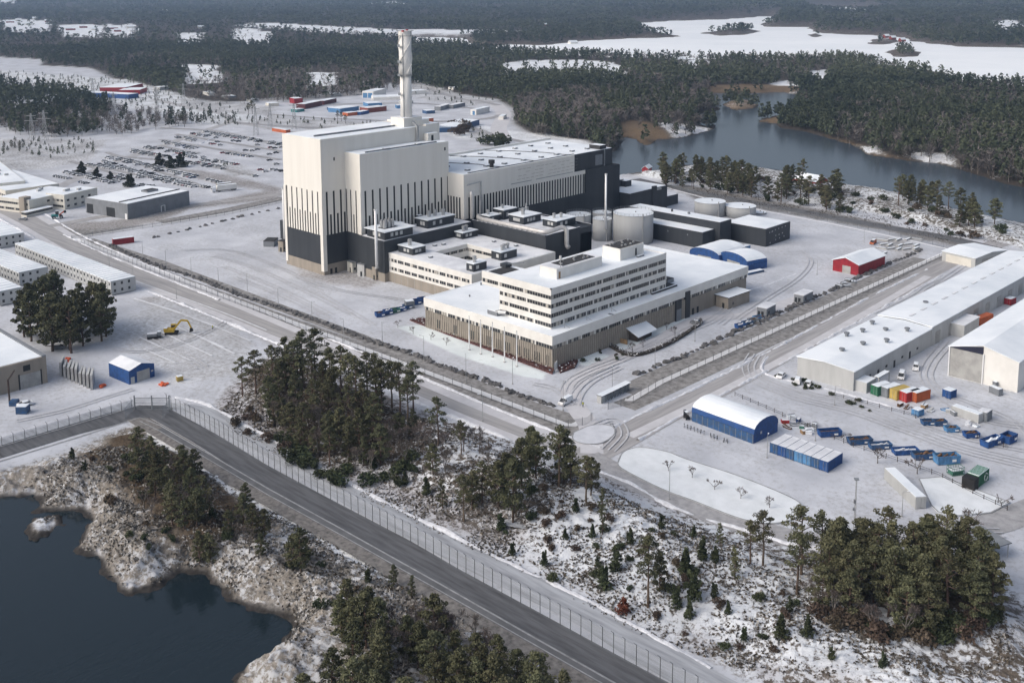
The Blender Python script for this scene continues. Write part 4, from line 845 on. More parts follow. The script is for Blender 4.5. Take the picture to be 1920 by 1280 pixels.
for pp,w_ in (([(430,229),(520,236),(620,240),(740,232),(900,224),(940,216)],8),([(500,214),(600,222),(700,226),(790,238)],6),([(560,190),(620,196),(700,194),(800,195),(900,205)],7),([(300,240),(400,246),(480,262),(530,272)],6),([(880,238),(960,262),(1080,280)],6),([(800,165),(860,185),(900,190),(935,198)],8)): road('yard_track',pp,w_,.02,GRV)
for pp in ([(205,292),(297,300)],[(130,302),(230,330)],[(172,310),(275,332)],[(200,286),(300,320)],[(245,283),(310,297)],[(300,274),(372,288)],[(296,321),(385,352)],[(350,302),(480,330)],[(300,262),(420,282),(525,300)],[(330,252),(440,270),(528,284)]): road('parking_aisle',pp,4.2,.02,GRV)
# ================================================================== HALLS, SHEDS AND HUTS
def gable(name,label,cat,R,h,rise,wall,roofm=SNOW,over=.4,axis='u',group=None,gmat=None):
    """pitched hall; axis='u': ridge runs along the right-hand (u) direction"""
    t=E(name,label,cat,R.loc(),R.rz,group); a,b_=R.a,R.b; w_=MB(); gm=gmat or wall
    if axis=='u':
        m=b_/2
        w_.box(0,a,0,b_,0,h,wall)
        w_.face([(0,0,h),(0,m,h+rise),(0,b_,h)],gm); w_.face([(a,0,h),(a,b_,h),(a,m,h+rise)],gm); w_.build('wall',t)
        r=MB(); k=rise/m*over
        for s in (0,1):
            y0,y1=(-over,m) if s==0 else (b_+over,m)
            z0=h-k
            p=[(-over,y0,z0),(a+over,y0,z0),(a+over,m,h+rise),(-over,m,h+rise)]
            if s: p=[p[1],p[0],p[3],p[2]]
            r.hexa([(x,y,z+.03) for x,y,z in p],[(x,y,z+.25) for x,y,z in p],roofm)
        r.build('roof',t)
    else:
        m=a/2
        w_.box(0,a,0,b_,0,h,wall)
        w_.face([(0,0,h),(a,0,h),(m,0,h+rise)],gm); w_.face([(0,b_,h),(m,b_,h+rise),(a,b_,h)],gm); w_.build('wall',t)
        r=MB(); k=rise/m*over
        for s in (0,1):
            x0=-over if s==0 else a+over; z0=h-k
            p=[(x0,-over,z0),(m,-over,h+rise),(m,b_+over,h+rise),(x0,b_+over,z0)]
            if s: p=[p[1],p[0],p[3],p[2]]
            r.hexa([(x,y,z+.03) for x,y,z in p],[(x,y,z+.25) for x,y,z in p],roofm)
        r.build('roof',t)
    return t
def part_box(par,name,x0,x1,y0,y1,z0,z1,m,top=None): b=MB(); b.box(x0,x1,y0,y1,z0,z1,m,top); return b.build(name,par)
def tent(name,label,R,h,rise,wall,axis='u',roofm=SNOW,door=True,group=None,curved=True,cat='storage tent',doorm=None,side=None):
    """arched fabric hall"""
    t=E(name,label,cat,R.loc(),R.rz,group); a,b_=R.a,R.b
    W_,L_=(b_,a) if axis=='u' else (a,b_)
    n=10; prof=[(0,0)]+[(W_*(.5-.5*math.cos(math.pi*i/n)) if curved else W_*i/n, h+rise*(math.sin(math.pi*i/n)**(.75) if curved else 1-abs(1-2*i/n))) for i in range(n+1)]+[(W_,0)]
    def P(s,u,z): return (u,s,z) if axis=='u' else (s,u,z)
    w_=MB(); w_.face([P(s,0,z) for s,z in prof],wall); w_.face([P(s,L_,z) for s,z in prof][::-1],wall)
    for i in (0,len(prof)-2):
        (s0,z0),(s1,z1)=prof[i],prof[i+1]; w_.face([P(s0,0,z0),P(s0,L_,z0),P(s1,L_,z1),P(s1,0,z1)],side or wall)
    w_.build('wall',t)
    r=MB()
    for i in range(1,len(prof)-2):
        (s0,z0),(s1,z1)=prof[i],prof[i+1]; steep=abs(z1-z0)>abs(s1-s0)*1.1
        r.face([P(s0,-.15,z0+.06),P(s0,L_+.15,z0+.06),P(s1,L_+.15,z1+.06),P(s1,-.15,z1+.06)],(wall if steep else roofm))
    r.build('roof',t)
    if door:
        c=W_/2; q=W_*.22; b=MB()
        if axis=='u': b.box(-.08,0,c-q,c+q,0,h*.92,doorm or GREYC)
        else: b.box(c-q,c+q,-.08,0,0,h*.92,doorm or GREYC)
        b.build('door',t)
    return t
# blue arched hall on the right yard
R=Rect((1412,832),(1297,789),(1452,807)); t=tent('blue_hall','long blue arched hall with white roof beside the staff bike racks',R,2.6,3.2,BLUE,axis='v',door=False,side=BLUED)
for i in range(11): part_box(t,'wall_seam',-.05,0,R.b*i/11,R.b*i/11+.12,0,2.6,GREYB)
part_box(t,'window',3.2,3.9,-.06,0,1.8,2.5,GREYL)
# two blue tents behind the entrance building, one by the bay
R=Rect((1372,498),(1316,477),(1400,485)); tent('blue_tent','left blue tent with snowy arched roof behind the entrance building',Rect((1349,495),(1302,480),(1398,479)),2.4,3.2,BLUE,axis='u')
tent('blue_tent','right blue tent with snowy arched roof beside the small trailer',Rect((1402,509),(1349,492),(1428,499)),2.8,3.4,BLUE,axis='u')
R=Rect((243,721),(205,705),(299,709)); t=tent('blue_tent','bright blue shelter with grey roller door beside the stacked concrete slabs',R,4.3,1.3,BLUE,axis='v',curved=False,door=False,roofm=SNOWD)
part_box(t,'roller_door',R.a*.30,R.a*.80,-.08,0,0,3.3,GREYC); part_box(t,'door',R.a*.06,R.a*.2,-.08,0,0,2.1,GREYL); part_box(t,'wall_sign',R.a*.86,R.a*.95,-.07,0,1.9,2.4,GREYL)
# fix ridge direction of the shelter: ridge along v is right
# red barn
R=Rect((1609,517),(1561,507),(1659,498)); t=gable('red_barn','red timber barn with snowy gable roof and pale door','barn',R,4.6,2.0,RED,axis='u',over=.5)
part_box(t,'door',-.07,0,R.b*.30,R.b*.62,0,3.2,GREYC)
# long warehouse with lower front section
R=Rect((1601.3,694.5),(1496.8,666.1),(1746.5,614.1),6.4); t=E('long_warehouse','very long low grey warehouse with snowy roof and side doors','warehouse',R.loc(),R.rz)
a1=R.a; far=Rect((1601.3,694.5),(1496.8,666.1),(1935,512),6.4).a
b=MB(); b.box(0,a1,0,R.b,0,6.0,GREYL); b.box(a1,far+30,-.2,R.b,0,6.5,GREYL); b.face([(-.02,0,6),(-.02,R.b/2,6.7),(-.02,R.b,6)],GREYL); b.build('wall',t)
b=MB()
for (xa,xb,h) in ((-.3,a1,6.0),(a1,far+30,6.5)):
    m_=R.b/2
    b.hexa([(xa,-.4,h),(xb,-.4,h),(xb,m_,h+.7),(xa,m_,h+.7)],[(xa,-.4,h+.25),(xb,-.4,h+.25),(xb,m_,h+.95),(xa,m_,h+.95)],SNOW)
    b.hexa([(xa,m_,h+.7),(xb,m_,h+.7),(xb,R.b+.4,h),(xa,R.b+.4,h)],[(xa,m_,h+.95),(xb,m_,h+.95),(xb,R.b+.4,h+.25),(xa,R.b+.4,h+.25)],SNOW)
b.build('roof',t)
for (x,y) in ((12,10),(22,8),(34,14),(40,9),(27,16),(45,4),(30,4),(78,12),(44,15.5)):
    if y<R.b: b=MB(); b.cyl((x,y),.55,6.3,7.7,GREY,10); b.cyl((x,y),.9,7.4,7.8,GREYB,10); b.build('roof_vent',t)
for i in range(16):
    x_=a1+4+i*9; b=MB(); b.hexa([(x_,R.b*.5-.5,6.5+.9),(x_+4,R.b*.5-.5,7.4),(x_+4,R.b*.5+.4,7.4),(x_,R.b*.5+.4,7.4)],[(x_,R.b*.5-.5,7.55),(x_+4,R.b*.5-.5,7.55),(x_+4,R.b*.5+.4,7.55),(x_,R.b*.5+.4,7.55)],GREY,SNOWD); b.build('ridge_vent',t)
for i in range(7): part_box(t,'door' if i%2 else 'window',10+i*5.6,10+i*5.6+1.2,-.08 ,-.0,0 if i%2 else 1.6,2.3,SLOT)
for i in range(10): part_box(t,'sliding_door',a1+3+i*11,a1+7+i*11,-.3,-.2,0,4.2,GREYC)
part_box(t,'porch',1.0,7.0,-3.6,-.05,0,3.2,GREYL,SNOW); part_box(t,'porch',6.8,14,-4.6,-3.0,3.4,3.6,GREYL,SNOW); part_box(t,'downpipe',14.0,14.3,-4.6,-4.3,0,3.4,GREYL); part_box(t,'downpipe',7,7.3,-4.6,-4.3,0,3.4,GREYL)
# hall at its far end
R=Rect((1828,503),(1784,484),(1888,487),0); t=gable('hall','wide pale hall with shallow snowy roof beyond the long warehouse','hall',R,4.2,1.0,GREYL,axis='v',over=.3)
part_box(t,'door',R.a*.2,R.a*.55,-.08,0,0,3.2,GREYC); part_box(t,'door',-.08,0,R.b*.12,R.b*.88,0,3.4,CREAM)
# tall pale hall at the right edge
R=Rect(G(1907,736),G(1778.4,702.6),(G(1907,736)[0]-.5,G(1907,736)[1]+75),world=True); t=gable('tall_hall','tall white hall with dark blue gable stripe and grey door panels','hall',R,9.3,2.6,FASCIA,axis='u',over=.3)
b=MB(); b.box(-.15,0,R.b*.5,R.b-.4,.2,9.2,GREYC); b.build('sliding_door',t)
b=MB(); b.hexa([(-.2,R.b*.5,9.2),(0,R.b*.5,9.2),(0,R.b-.2,9.2),(-.2,R.b-.2,9.2)],[(-.2,R.b*.5,11.6),(0,R.b*.5,11.6),(0,R.b-.2,9.4),(-.2,R.b-.2,9.4)],mat('navy_band',(.02,.022,.045),.6)); b.build('gable_band',t)
for y in (R.b*.5,R.b-.1): part_box(t,'downpipe',-.4,-.05,y-.3,y,0,9.4,VWHITE)
# low shed roof in the corner
R=Rect((1838,1034),(1790,1000),(1893,1018),3.2); t=E('open_shed','open shelter with grey sheet roof behind the dense pines','shelter',R.loc(),R.rz)
b=MB(); b.box(-.3,R.a+.3,-.3,R.b+.3,3.2,3.45,GREYB,mat('wet_sheet_roof',(.22,.235,.25),.5,.1,.3)); b.build('roof',t)
for x in (.1,R.a-.2):
    for y in (.1,R.b-.2): part_box(t,'post',x,x+.15,y,y+.15,0,3.2,GREYL)
part_box(t,'back_wall',0,R.a,R.b-.1,R.b,0,3.2,GREYB)
# annexe beside entrance building, huts inside the fence
kiosk('annexe_hut','flat roofed brown hut standing before the right end of the entrance building','hut',(1365,580),(1347,572),(1405,566),4.4,TAN,SNOW,1,.5)
t=kiosk('grey_hut','grey hut with gable solar roof nearer the gatehouse','hut',(1437,596),(1419,592),(1454,587),3.4,GREYB,SNOWD,2,.2,group=None)
t=kiosk('grey_hut','grey hut with dark roof farther along the perimeter strip','hut',(1506,570),(1489,566),(1524,561),3.2,GREYB,SNOWD,2,.2)
R=Rect((1195,641),(1168,628),(1222,629)); t=gable('garden_pavilion','dark timber pavilion with snowy gable roof beside bare garden trees','pavilion',R,2.6,1.7,mat('dark_timber',(.06,.05,.045),.9),axis='u',over=1.3)
part_box(t,'screen_fence',-4.5,-4.3,1,9,0,1.6,WOOD)
R=Rect((1082,670),(1066,665),(1096,664)); t=E('entrance_canopy','small curved white canopy over the corner entrance','canopy',R.loc(),R.rz)
b=MB(); n=6
for i in range(n):
    x0=-1+i*(R.a+2)/n;x1=-1+(i+1)*(R.a+2)/n; z0=3.2+1.0*math.sin(math.pi*i/n);z1=3.2+1.0*math.sin(math.pi*(i+1)/n)
    b.hexa([(x0,-1,z0),(x1,-1,z1),(x1,R.b+1,z1),(x0,R.b+1,z0)],[(x0,-1,z0+.2),(x1,-1,z1+.2),(x1,R.b+1,z1+.2),(x0,R.b+1,z0+.2)],SNOW)
b.build('roof',t)
for x in (0,R.a): part_box(t,'post',x-.1,x+.1,-.1,.1,0,3.25,GREY); part_box(t,'post',x-.1,x+.1,R.b-.1,R.b+.1,0,3.25,GREY)
# gatehouse row
R=Rect((1129,757),(1125,755),(1182,731)); t=E('gatehouse_canopy','long low entry gate canopy with snow on its roof','gatehouse',R.loc(),R.rz)
L_=R.a
b=MB(); b.box(-.4,L_,-.3,1.8,2.3,2.5,GREYB,SNOW); b.build('roof',t)
for i in range(9): part_box(t,'turnstile',i*L_/9+.3,i*L_/9+1.1,.3,1.4,0,2.0,GREY if i%2 else GREYB)
for i in range(10): part_box(t,'post',i*L_/9.5,i*L_/9.5+.15,-.1,.05,0,2.3,GREY)
part_box(t,'booth',-.2,2.2,.2,1.7,0,2.3,GREYL)
x,y=G(1042,695); t=E('sign_board','white framed entrance sign board at the corner of the hedge','sign',(x,y,0),2.0)
part_box(t,'panel',-1.4,1.4,-.08,.08,.5,2.9,FASCIA); part_box(t,'post',-1.6,-1.4,-.1,.1,0,3.1,GREY); part_box(t,'post',1.4,1.6,-.1,.1,0,3.1,GREY)
# hedge in front of the entrance building
for k,(pp,lab) in enumerate((([(768,601),(792,597),(1040,688),(1036,702)],'long red brown hedge bed along the front of the entrance building'),([(1046,690),(1060,672),(1084,678),(1078,690),(1050,700)],'red brown hedge corner under the entrance canopy'))):
    p=GL(pp); s=sdist(p[::-1],0,0); mb=MB(); rr=random.Random(k+9); xs=[q_[0] for q_ in p];ys=[q_[1] for q_ in p]
    n=0
    while n<(1500 if k==0 else 250):
        x=rr.uniform(min(xs),max(xs));y=rr.uniform(min(ys),max(ys))
        if not inpoly(p,np.array([x]),np.array([y]))[0]: continue
        z=rr.uniform(.1,1.0); r=rr.uniform(.25,.55); a=rr.uniform(0,6.28); c=rr.random()
        mb.face([(x+r*math.cos(a),y+r*math.sin(a),z),(x+r*math.cos(a+2.1),y+r*math.sin(a+2.1),z+rr.uniform(-.3,.3)),(x+r*math.cos(a+4.2),y+r*math.sin(a+4.2),z+rr.uniform(-.3,.3))],HEDGE if c<.86 else SNOWD); n+=1
    mb.prism(p if True else p,0,.45,HEDGE); mb.build('hedge',None,label=lab,cat='hedge')
HEDGE2=mat('grey_brown_hedge',(.075,.065,.055),.95,.3,1.5,.5)
for k,(pp,lab) in enumerate((([(1141,648),(1186,668),(1250,648),(1308,612),(1311,603)],'clipped brown hedge curving round the pavilion garden'),)):
    p=smoothpts(GL(pp),5); mb=MB(); rr=random.Random(k)
    for i in range(len(p)-1): mb.bar((*p[i],.45),(*p[i+1],.45),1.1,HEDGE2,.8)
    for i in range(900):
        j=rr.randrange(len(p)-1);u=rr.random(); x=p[j][0]*(1-u)+p[j+1][0]*u+rr.gauss(0,.5);y=p[j][1]*(1-u)+p[j+1][1]*u+rr.gauss(0,.5);z=rr.uniform(.5,1.3);a=rr.uniform(0,6.28);r=.3
        mb.face([(x+r*math.cos(a),y+r*math.sin(a),z),(x+r*math.cos(a+2.1),y+r*math.sin(a+2.1),z+.15),(x+r*math.cos(a+4.2),y+r*math.sin(a+4.2),z-.1)],HEDGE2 if rr.random()<.75 else SNOWD)
    mb.build('hedge',None,label=lab,cat='hedge')
# flagpoles
fp=None
for px_,lab in (((880,656),'white flagpole farthest left of the five before the entrance building'),((901.5,664),'second white flagpole from the left before the entrance building'),((923.5,669),'middle white flagpole of the five before the entrance building'),((946,679),'second white flagpole from the right before the entrance building'),((969,687),'white flagpole farthest right, nearest the hedge corner')):
    x,y=G(*px_)
    if fp is None:
        fp=E('flagpole',lab,'flagpole',(x,y,0),0,'flagpoles before the entrance building'); b=MB(); b.cyl((0,0),.24,0,11.5,VWHITE,10,.15); b.build('pole',fp); b=MB(); b.cyl((0,0),.14,11.5,11.75,STEEL,8); b.build('finial',fp); b=MB(); b.cyl((0,0),.4,0,.25,GREYC,10); b.build('base',fp)
    else: c=copy_tree(fp); c.location=(x,y,0); c['label']=lab
# ---- modular office rows on the left
def modular(name,label,near,left,right,z,n,seed,fl=2,bluew=False):
    R=Rect(near,left,right,z); t=E(name,label,'modular offices',R.loc(),R.rz); a,b_=R.a,R.b
    b=MB(); b.box(0,a,0,b_,0.3,z,GREYL)
    b.build('wall',t)
    b=MB()
    for i in range(n):
        y0=b_*i/n;y1=b_*(i+1)/n
        b.box(-.1,a+.1,y0+.28,y1-.28,z,z+.3,SNOW)
    b.box(0,a,0,b_,z,z+.06,GREY); b.build('roof',t)
    for f in range(fl):
        q=MB(); z0=.3+f*(z-.3)/fl+1.0
        for i in range(n):
            y0=b_*(i+.5)/n; q.box(-.06,0,y0-.5,y0+.5,z0,z0+1.1,BLUED if (bluew and i%3) else GLASS)
        q.build('window_row',t)
        q=MB()
        for i in range(max(2,int(a/3))): x=1+i*3; q.box(x,x+.9,-.06,0,z0,z0+1.1,GLASS)
        q.build('window_row',t)
    b=MB()
    for i in range(n+1): y=b_*i/n; b.box(-.1,0,max(0,y-.06),min(b_,y+.06),.3,z,GREYC)
    b.build('joint_cover',t)
    return t
modular('modular_offices','longest two storey row of white office modules beside the perimeter road',(208,529),(28,457),(248,517),5.6,30,1)
modular('modular_offices','shorter row of white office modules left of the longest row',(36,512),(-60,474),(84,499),5.6,17,2)
modular('modular_offices','row of white office modules with blue curtains at the left edge',(-2,548),(-90,505),(30,534),5.6,13,3)
modular('modular_offices','white office module block near the road at the far left edge',(-20,447),(-60,425),(44,437),5.6,6,4)
# ---- white offices and grey hall at the far left
R=Rect((238.6,383),(180.8,366.5),(354.4,358),8.2); t=bld('grey_hall','grey sheet clad hall with snowy roof beside the staff car park','industrial hall',R,8.2,GREYB,rim=.5)
part_box(t,'door',-.08,0,R.b*.82,R.b*.97,0,5.2,SLOT); part_box(t,'door',-.08,0,R.b*.3,R.b*.5,0,5.0,SLOT); part_box(t,'door',-.1,0,.6,2.2,0,3,VWHITE)
part_box(t,'door_frame',R.a*.52,R.a*.53,-.12,0,0,3.4,VWHITE); part_box(t,'door_frame',R.a*.58,R.a*.59,-.12,0,0,3.4,VWHITE); part_box(t,'door_frame',R.a*.53,R.a*.58,-.12,0,3.2,3.5,VWHITE)
part_box(t,'roof_hood',R.a*.62,R.a*.8,R.b*.45,R.b*.6,8.3,9.3,GREYB,DROOF); part_box(t,'roof_curb',.5,R.a-.5,R.b*.2,R.b*.2+.5,8.3,8.8,DROOF)
def office(label,near,left,right,z,seed,h=None,rows=2,m=CREAM):
    R=Rect(near,left,right,z); t=bld('white_office',label,'office building',R,z,m,rim=.4)
    for f in range(rows):
        z0=1.2+f*3.2
        if z0+1.2>z: break
        q=MB(); windows_v(q,1,max(2,R.b-1),-.02,z0,z0+1.2,1.6,.2,seed+f); q.build('window_band',t)
        rr=random.Random(seed+f)
        for i in range(int(R.a/5)):
            if rr.random()<.75: part_box(t,'window',1.6+i*5,3.4+i*5,-.05,0,z0,z0+1.2,GLASS)
    rr=random.Random(seed)
    for i in range(3):
        x=R.a*rr.uniform(.15,.8);y=R.b*rr.uniform(.2,.8); part_box(t,'roof_unit',x,x+2.2,y,y+1.4,z+.1,z+1.3,GREYL,SNOW)
    return t
office('white office wing with two window bands beside the grey hall',(120,366),(96,360),(182,352),8.2,3)
office('low white office block with raised roof deck at the front left',(54,376),(20,364),(150,355),7.4,5)
office('large white office block with two rooftop boxes at the left edge',(10,358),(-70,330),(110,344),7.8,6)
t=office('broad snowy roofed hall behind the white offices',(-10,345),(-60,300),(20,318),9.5,7)
R=Rect((50,408),(40,404),(100,396),0); t=E('glazed_corridor','low glazed white corridor in front of the white offices','corridor',R.loc(),R.rz)
part_box(t,'wall',0,R.a,0,4,0,1.2,CREAM); part_box(t,'window_band',.1,R.a-.1,.1,3.9,1.2,2.5,GLASS); part_box(t,'roof',-.2,R.a+.2,-.2,4.2,2.5,2.8,CREAM,SNOW)
part_box(bpy.data.objects['white_office.001'],'stair_tower',-1.5,3,2,6,0,9,TAN)
# ---- tan hall lower left
R=Rect((-90,692),(-200,650),(87,664),8.6); 
n_=G(-90,738);  r_=G(89,716); l_=(n_[0]-30,n_[1])
R=Rect(G(89,717),G(89,717),G(89,717),world=True) if False else Rect(G(-60,757),(G(-60,757)[0]-60,G(-60,757)[1]),G(90,717),world=True)
R.b=38; t=bld('tan_hall','tan hall with grey lift door and snowy roof at the lower left edge','industrial hall',R,8.4,TAN,rim=.8)
A_=R.a
part_box(t,'lift_door',A_-8.2,A_-2.0,-.1,0,0,4.4,GREYC); part_box(t,'door_frame',A_-8.6,A_-8.2,-.14,0,0,4.8,SLOT); part_box(t,'door_frame',A_-2.0,A_-1.6,-.14,0,0,4.8,SLOT); part_box(t,'window',A_-7.0,A_-4.9,-.08,0,5.4,7.2,SLOT); part_box(t,'roof_curb',A_-1.2,A_,0,38,8.4,8.9,GREYB)
part_box(t,'window',A_-19,A_-17.5,-.08,0,4.4,5.4,SLOT)
# slabs stacked on edge
for i in range(9):
    x,y=G(172-i*7.2,731-i*3.2); b=MB(); b.box(-.35,.35,0,7.2-.2*(i%3),0,4.5-.25*(i%4),CONC,GREYL); o=b.build('concrete_slab')
    o.location=(x,y,0); o.rotation_euler=(0,0,math.radians(62+random.uniform(-3,3))); tag(o,'pale concrete slab standing on edge in the stack beside the blue shelter' ,'concrete slab','concrete slabs stacked on edge')
# ================================================================== CONTAINERS AND SKIPS
def container(name,label,near,heading,L_,W_,Hh,m,cat='container',group=None,snow=True,z=0.,doorm=None,loc=None,roofm=None):
    x,y=loc or G(*near,z); t=E(name,label,cat,(x,y,z),heading,group); b=MB()
    b.box(0,L_,0,W_,.12,Hh,m)
    x_=.2
    while x_<L_-.15: b.box(x_,x_+.12,-.04,0,.25,Hh-.15,m); b.box(x_,x_+.12,W_,W_+.04,.25,Hh-.15,m); x_+=.3
    for xx in (-.03,L_-.12):
        for yy in (-.05,W_-.10): b.box(xx,xx+.15,yy,yy+.15,0,Hh+.02,m)
    b.build('body',t)
    b=MB(); b.box(.06,L_-.06,.06,W_-.06,Hh,Hh+.12,roofm or (SNOW if snow else m)); b.build('roof',t)
    dm=doorm or m
    for s in (0,1): b=MB(); b.box(-.09,-.03,.12+s*(W_/2-.08),W_/2-.04+s*(W_/2-.08),.25,Hh-.15,dm); d=b.build('door',t); b=MB(); b.box(-.13,-.09,W_/2*(s*.7+.35),W_/2*(s*.7+.35)+.05,.3,Hh-.2,STEEL); b.build('lock_bar',d)
    return t
# row of seven blue containers (doors face the road)
near,left,right=G(1552,886),G(1443,848),G(1578,868); Rr=Rect(near,left,right,world=True)
cw=Rr.b/7
for i in range(7):
    px_=(near[0]+Rr.v[0]*cw*i,near[1]+Rr.v[1]*cw*i)
    lab='%s blue container %s'%(('right end','second from right','third from right','middle','third from left','second from left','left end')[i],'of the row of seven below the blue hall')
    container('shipping_container',lab,None,Rr.rz,Rr.a,cw-.06,2.75,(BLUE,BLUED,BLUED,BLUEL,BLUED,BLUE,BLUED)[i],group='row of seven blue containers',loc=px_,doorm=(BLUE,BLUED,BLUEL,BLUEL,BLUED,BLUE,BLUED)[i],roofm=SNOWD)
# coloured containers by the warehouse
for near_,m_,lab,hd in (((1658,747),GREEN,'dark green container at the left of the coloured container row',1.57),((1676,750),GREY,'grey container between the green and yellow ones',1.57),((1694,755),YELD,'faded yellow container in the coloured row',1.57),((1712,759),REDC,'bright red container in the coloured row',1.57),((1731,759),REDL,'orange container at the right end of the coloured row',1.57)):
    c=container('shipping_container',lab,near_,math.radians(75),6.,2.6,2.9,m_,snow=m_ is not YELD,group='coloured containers beside the warehouse'); c.location.x-=2.0
container('shipping_container','small blue container standing alone right of the orange one',(1782,749),math.radians(80),3.0,2.6,2.4,BLUE)
container('shipping_container','pale grey blue container at the right end of the scrap row',(1850,792),math.radians(88),3.4,2.6,2.7,GREY,roofm=SNOWD)
container('shipping_container','long grey container left of the pale grey blue one',(1843,790),math.radians(170),8,2.4,2.5,GREYL)
container('shipping_container','small light blue bin container at the left of the scrap row',(1722,782),math.radians(80),2.6,2.2,1.8,BLUEL)
container('shipping_container','orange red container against the long warehouse',(1838,612),math.radians(83),9,2.6,2.7,REDL,snow=False)
container('shipping_container','white roofed grey box against the long warehouse beside the orange red container',(1822,606),math.radians(83),4,2.5,2.4,GREYL)
container('shipping_container','dark red container near the far end of the long warehouse',(1895,573),math.radians(83),4,2.5,2.4,RED)
kiosk('store_shed','pale grey shed with shallow roof against the long warehouse','shed',(1807,634),(1784,624),(1835,617),4.4,GREYL,SNOWD,0,.2,wins=0)
container('shipping_container','red container standing at the far corner of the snowy yard',(213,460),math.radians(77),9.5,2.6,2.8,RED); 
container('shipping_container','small blue container behind the right blue tent',(1394,474),math.radians(85),5,2.4,2.6,BLUEL)
container('flat_trailer','low snow covered trailer right of the blue tents',(1404,516),math.radians(78),9,2.4,.9,BLUED,cat='trailer')
container('white_trailer','long white box trailer at the edge of the snow lawn',(1736,953),math.radians(205),15,2.6,2.9,GREYL,cat='trailer').rotation_euler[2]=math.atan2(G(1680,900)[1]-G(1736,953)[1],G(1680,900)[0]-G(1736,953)[0])
c=container('recycling_container','green recycling container with ribbed snowy lid and round white arrows',(1834,915),math.radians(80),6.0,2.8,3.0,GREEN,cat='recycling container'); 
c.rotation_euler[2]=math.atan2(G(1862,893)[1]-G(1834,915)[1],G(1862,893)[0]-G(1834,915)[0])
b=MB()
for k in range(3):
    a0=k*2.094+.3
    for j in range(5):
        a=a0+j*.28;a2=a0+(j+1)*.28
        b.bar((4.2+.95*math.cos(a),-.07,1.55+.95*math.sin(a)),(4.2+.95*math.cos(a2),-.07,1.55+.95*math.sin(a2)),.22,VWHITE,.06)
    a=a0+5*.28; b.face([(4.2+.65*math.cos(a),-.1,1.55+.65*math.sin(a)),(4.2+1.25*math.cos(a),-.1,1.55+1.25*math.sin(a)),(4.2+.98*math.cos(a+.38),-.1,1.55+.98*math.sin(a+.38))],VWHITE)
b.build('arrow_emblem',c)
for i in range(9): part_box(c,'lid_rib',.4+i*.62,.5+i*.62,.1,2.7,3.12,3.3,GREEND)
part_box(c,'compactor',-2.6,-.15,-.1,2.9,0,2.9,BLACK)
t=E('wire_cage','pale green wire cage pallet beside the recycling container','cage',(*G(1786,893),0),math.radians(60))
b=MB()
for z in (.1,1,1.9):
    for (p,q) in (((0,0),(3.4,0)),((3.4,0),(3.4,2.2)),((3.4,2.2),(0,2.2)),((0,2.2),(0,0))): b.bar((*p,z),(*q,z),.1,GREEND)
for x in np.linspace(0,3.4,8):
    for y in (0,2.2): b.bar((x,y,0),(x,y,1.9),.06,GREEND)
b.build('frame',t); part_box(t,'contents',.2,3.2,.2,2,.15,1.1,GREEND,SNOWD)
def skip(name,label,near,hd,L_,W_,Hh,m,fill=None,taper=.35,group='open skips on the right yard'):
    x,y=G(*near); t=E(name,label,'skip',(x,y,0),math.radians(hd),group); b=MB(); th=.12
    o=[(0,0),(L_,0),(L_,W_),(0,W_)]; bt=[(taper,.1),(L_-taper,.1),(L_-taper,W_-.1),(taper,W_-.1)]
    ii=[(th,th),(L_-th,th),(L_-th,W_-th),(th,W_-th)]
    for i in range(4):
        j=(i+1)%4
        b.face([(*bt[i],.1),(*bt[j],.1),(*o[j],Hh),(*o[i],Hh)],m); b.face([(*ii[j],.2),(*ii[i],.2),(*ii[i],Hh),(*ii[j],Hh)],m)
        b.face([(*o[i],Hh),(*o[j],Hh),(*ii[j],Hh),(*ii[i],Hh)],m)
    b.face([(*p,.12) for p in bt],m); b.build('body',t)
    n=max(3,int(L_/1.0)); b=MB()
    for i in range(n+1):
        u=i/n; xb=taper+(L_-2*taper)*u; xt=L_*u*.98+.02
        for s in (0,1):
            yb,yt=(.08,-.04) if s==0 else (W_-.08,W_+.04)
            b.bar((xb,yb,.1),(xt,yt,Hh-.05),.12,m)
    b.build('side_rib',t)
    b=MB(); rr=random.Random(near[0])
    b.box(.2,L_-.2,.2,W_-.2,.25,Hh*.55,fill or RUST); b.build('contents',t)
    q=MB(); lx=L_*.62; q.box(lx,lx+1.1,-.09,-.05,Hh*.35,Hh*.62,VWHITE); q.build('label_plate',t)
    if fill:
        q=MB()
        for k in range(9): x=rr.uniform(.5,L_-1.4);y=rr.uniform(.3,W_-.6); q.bar((x,y,Hh*.6),(x+rr.uniform(.6,1.6),y+rr.uniform(-.3,.3),Hh*rr.uniform(.6,1.15)),rr.uniform(.15,.4),fill)
        q.build('debris',t)
    return t
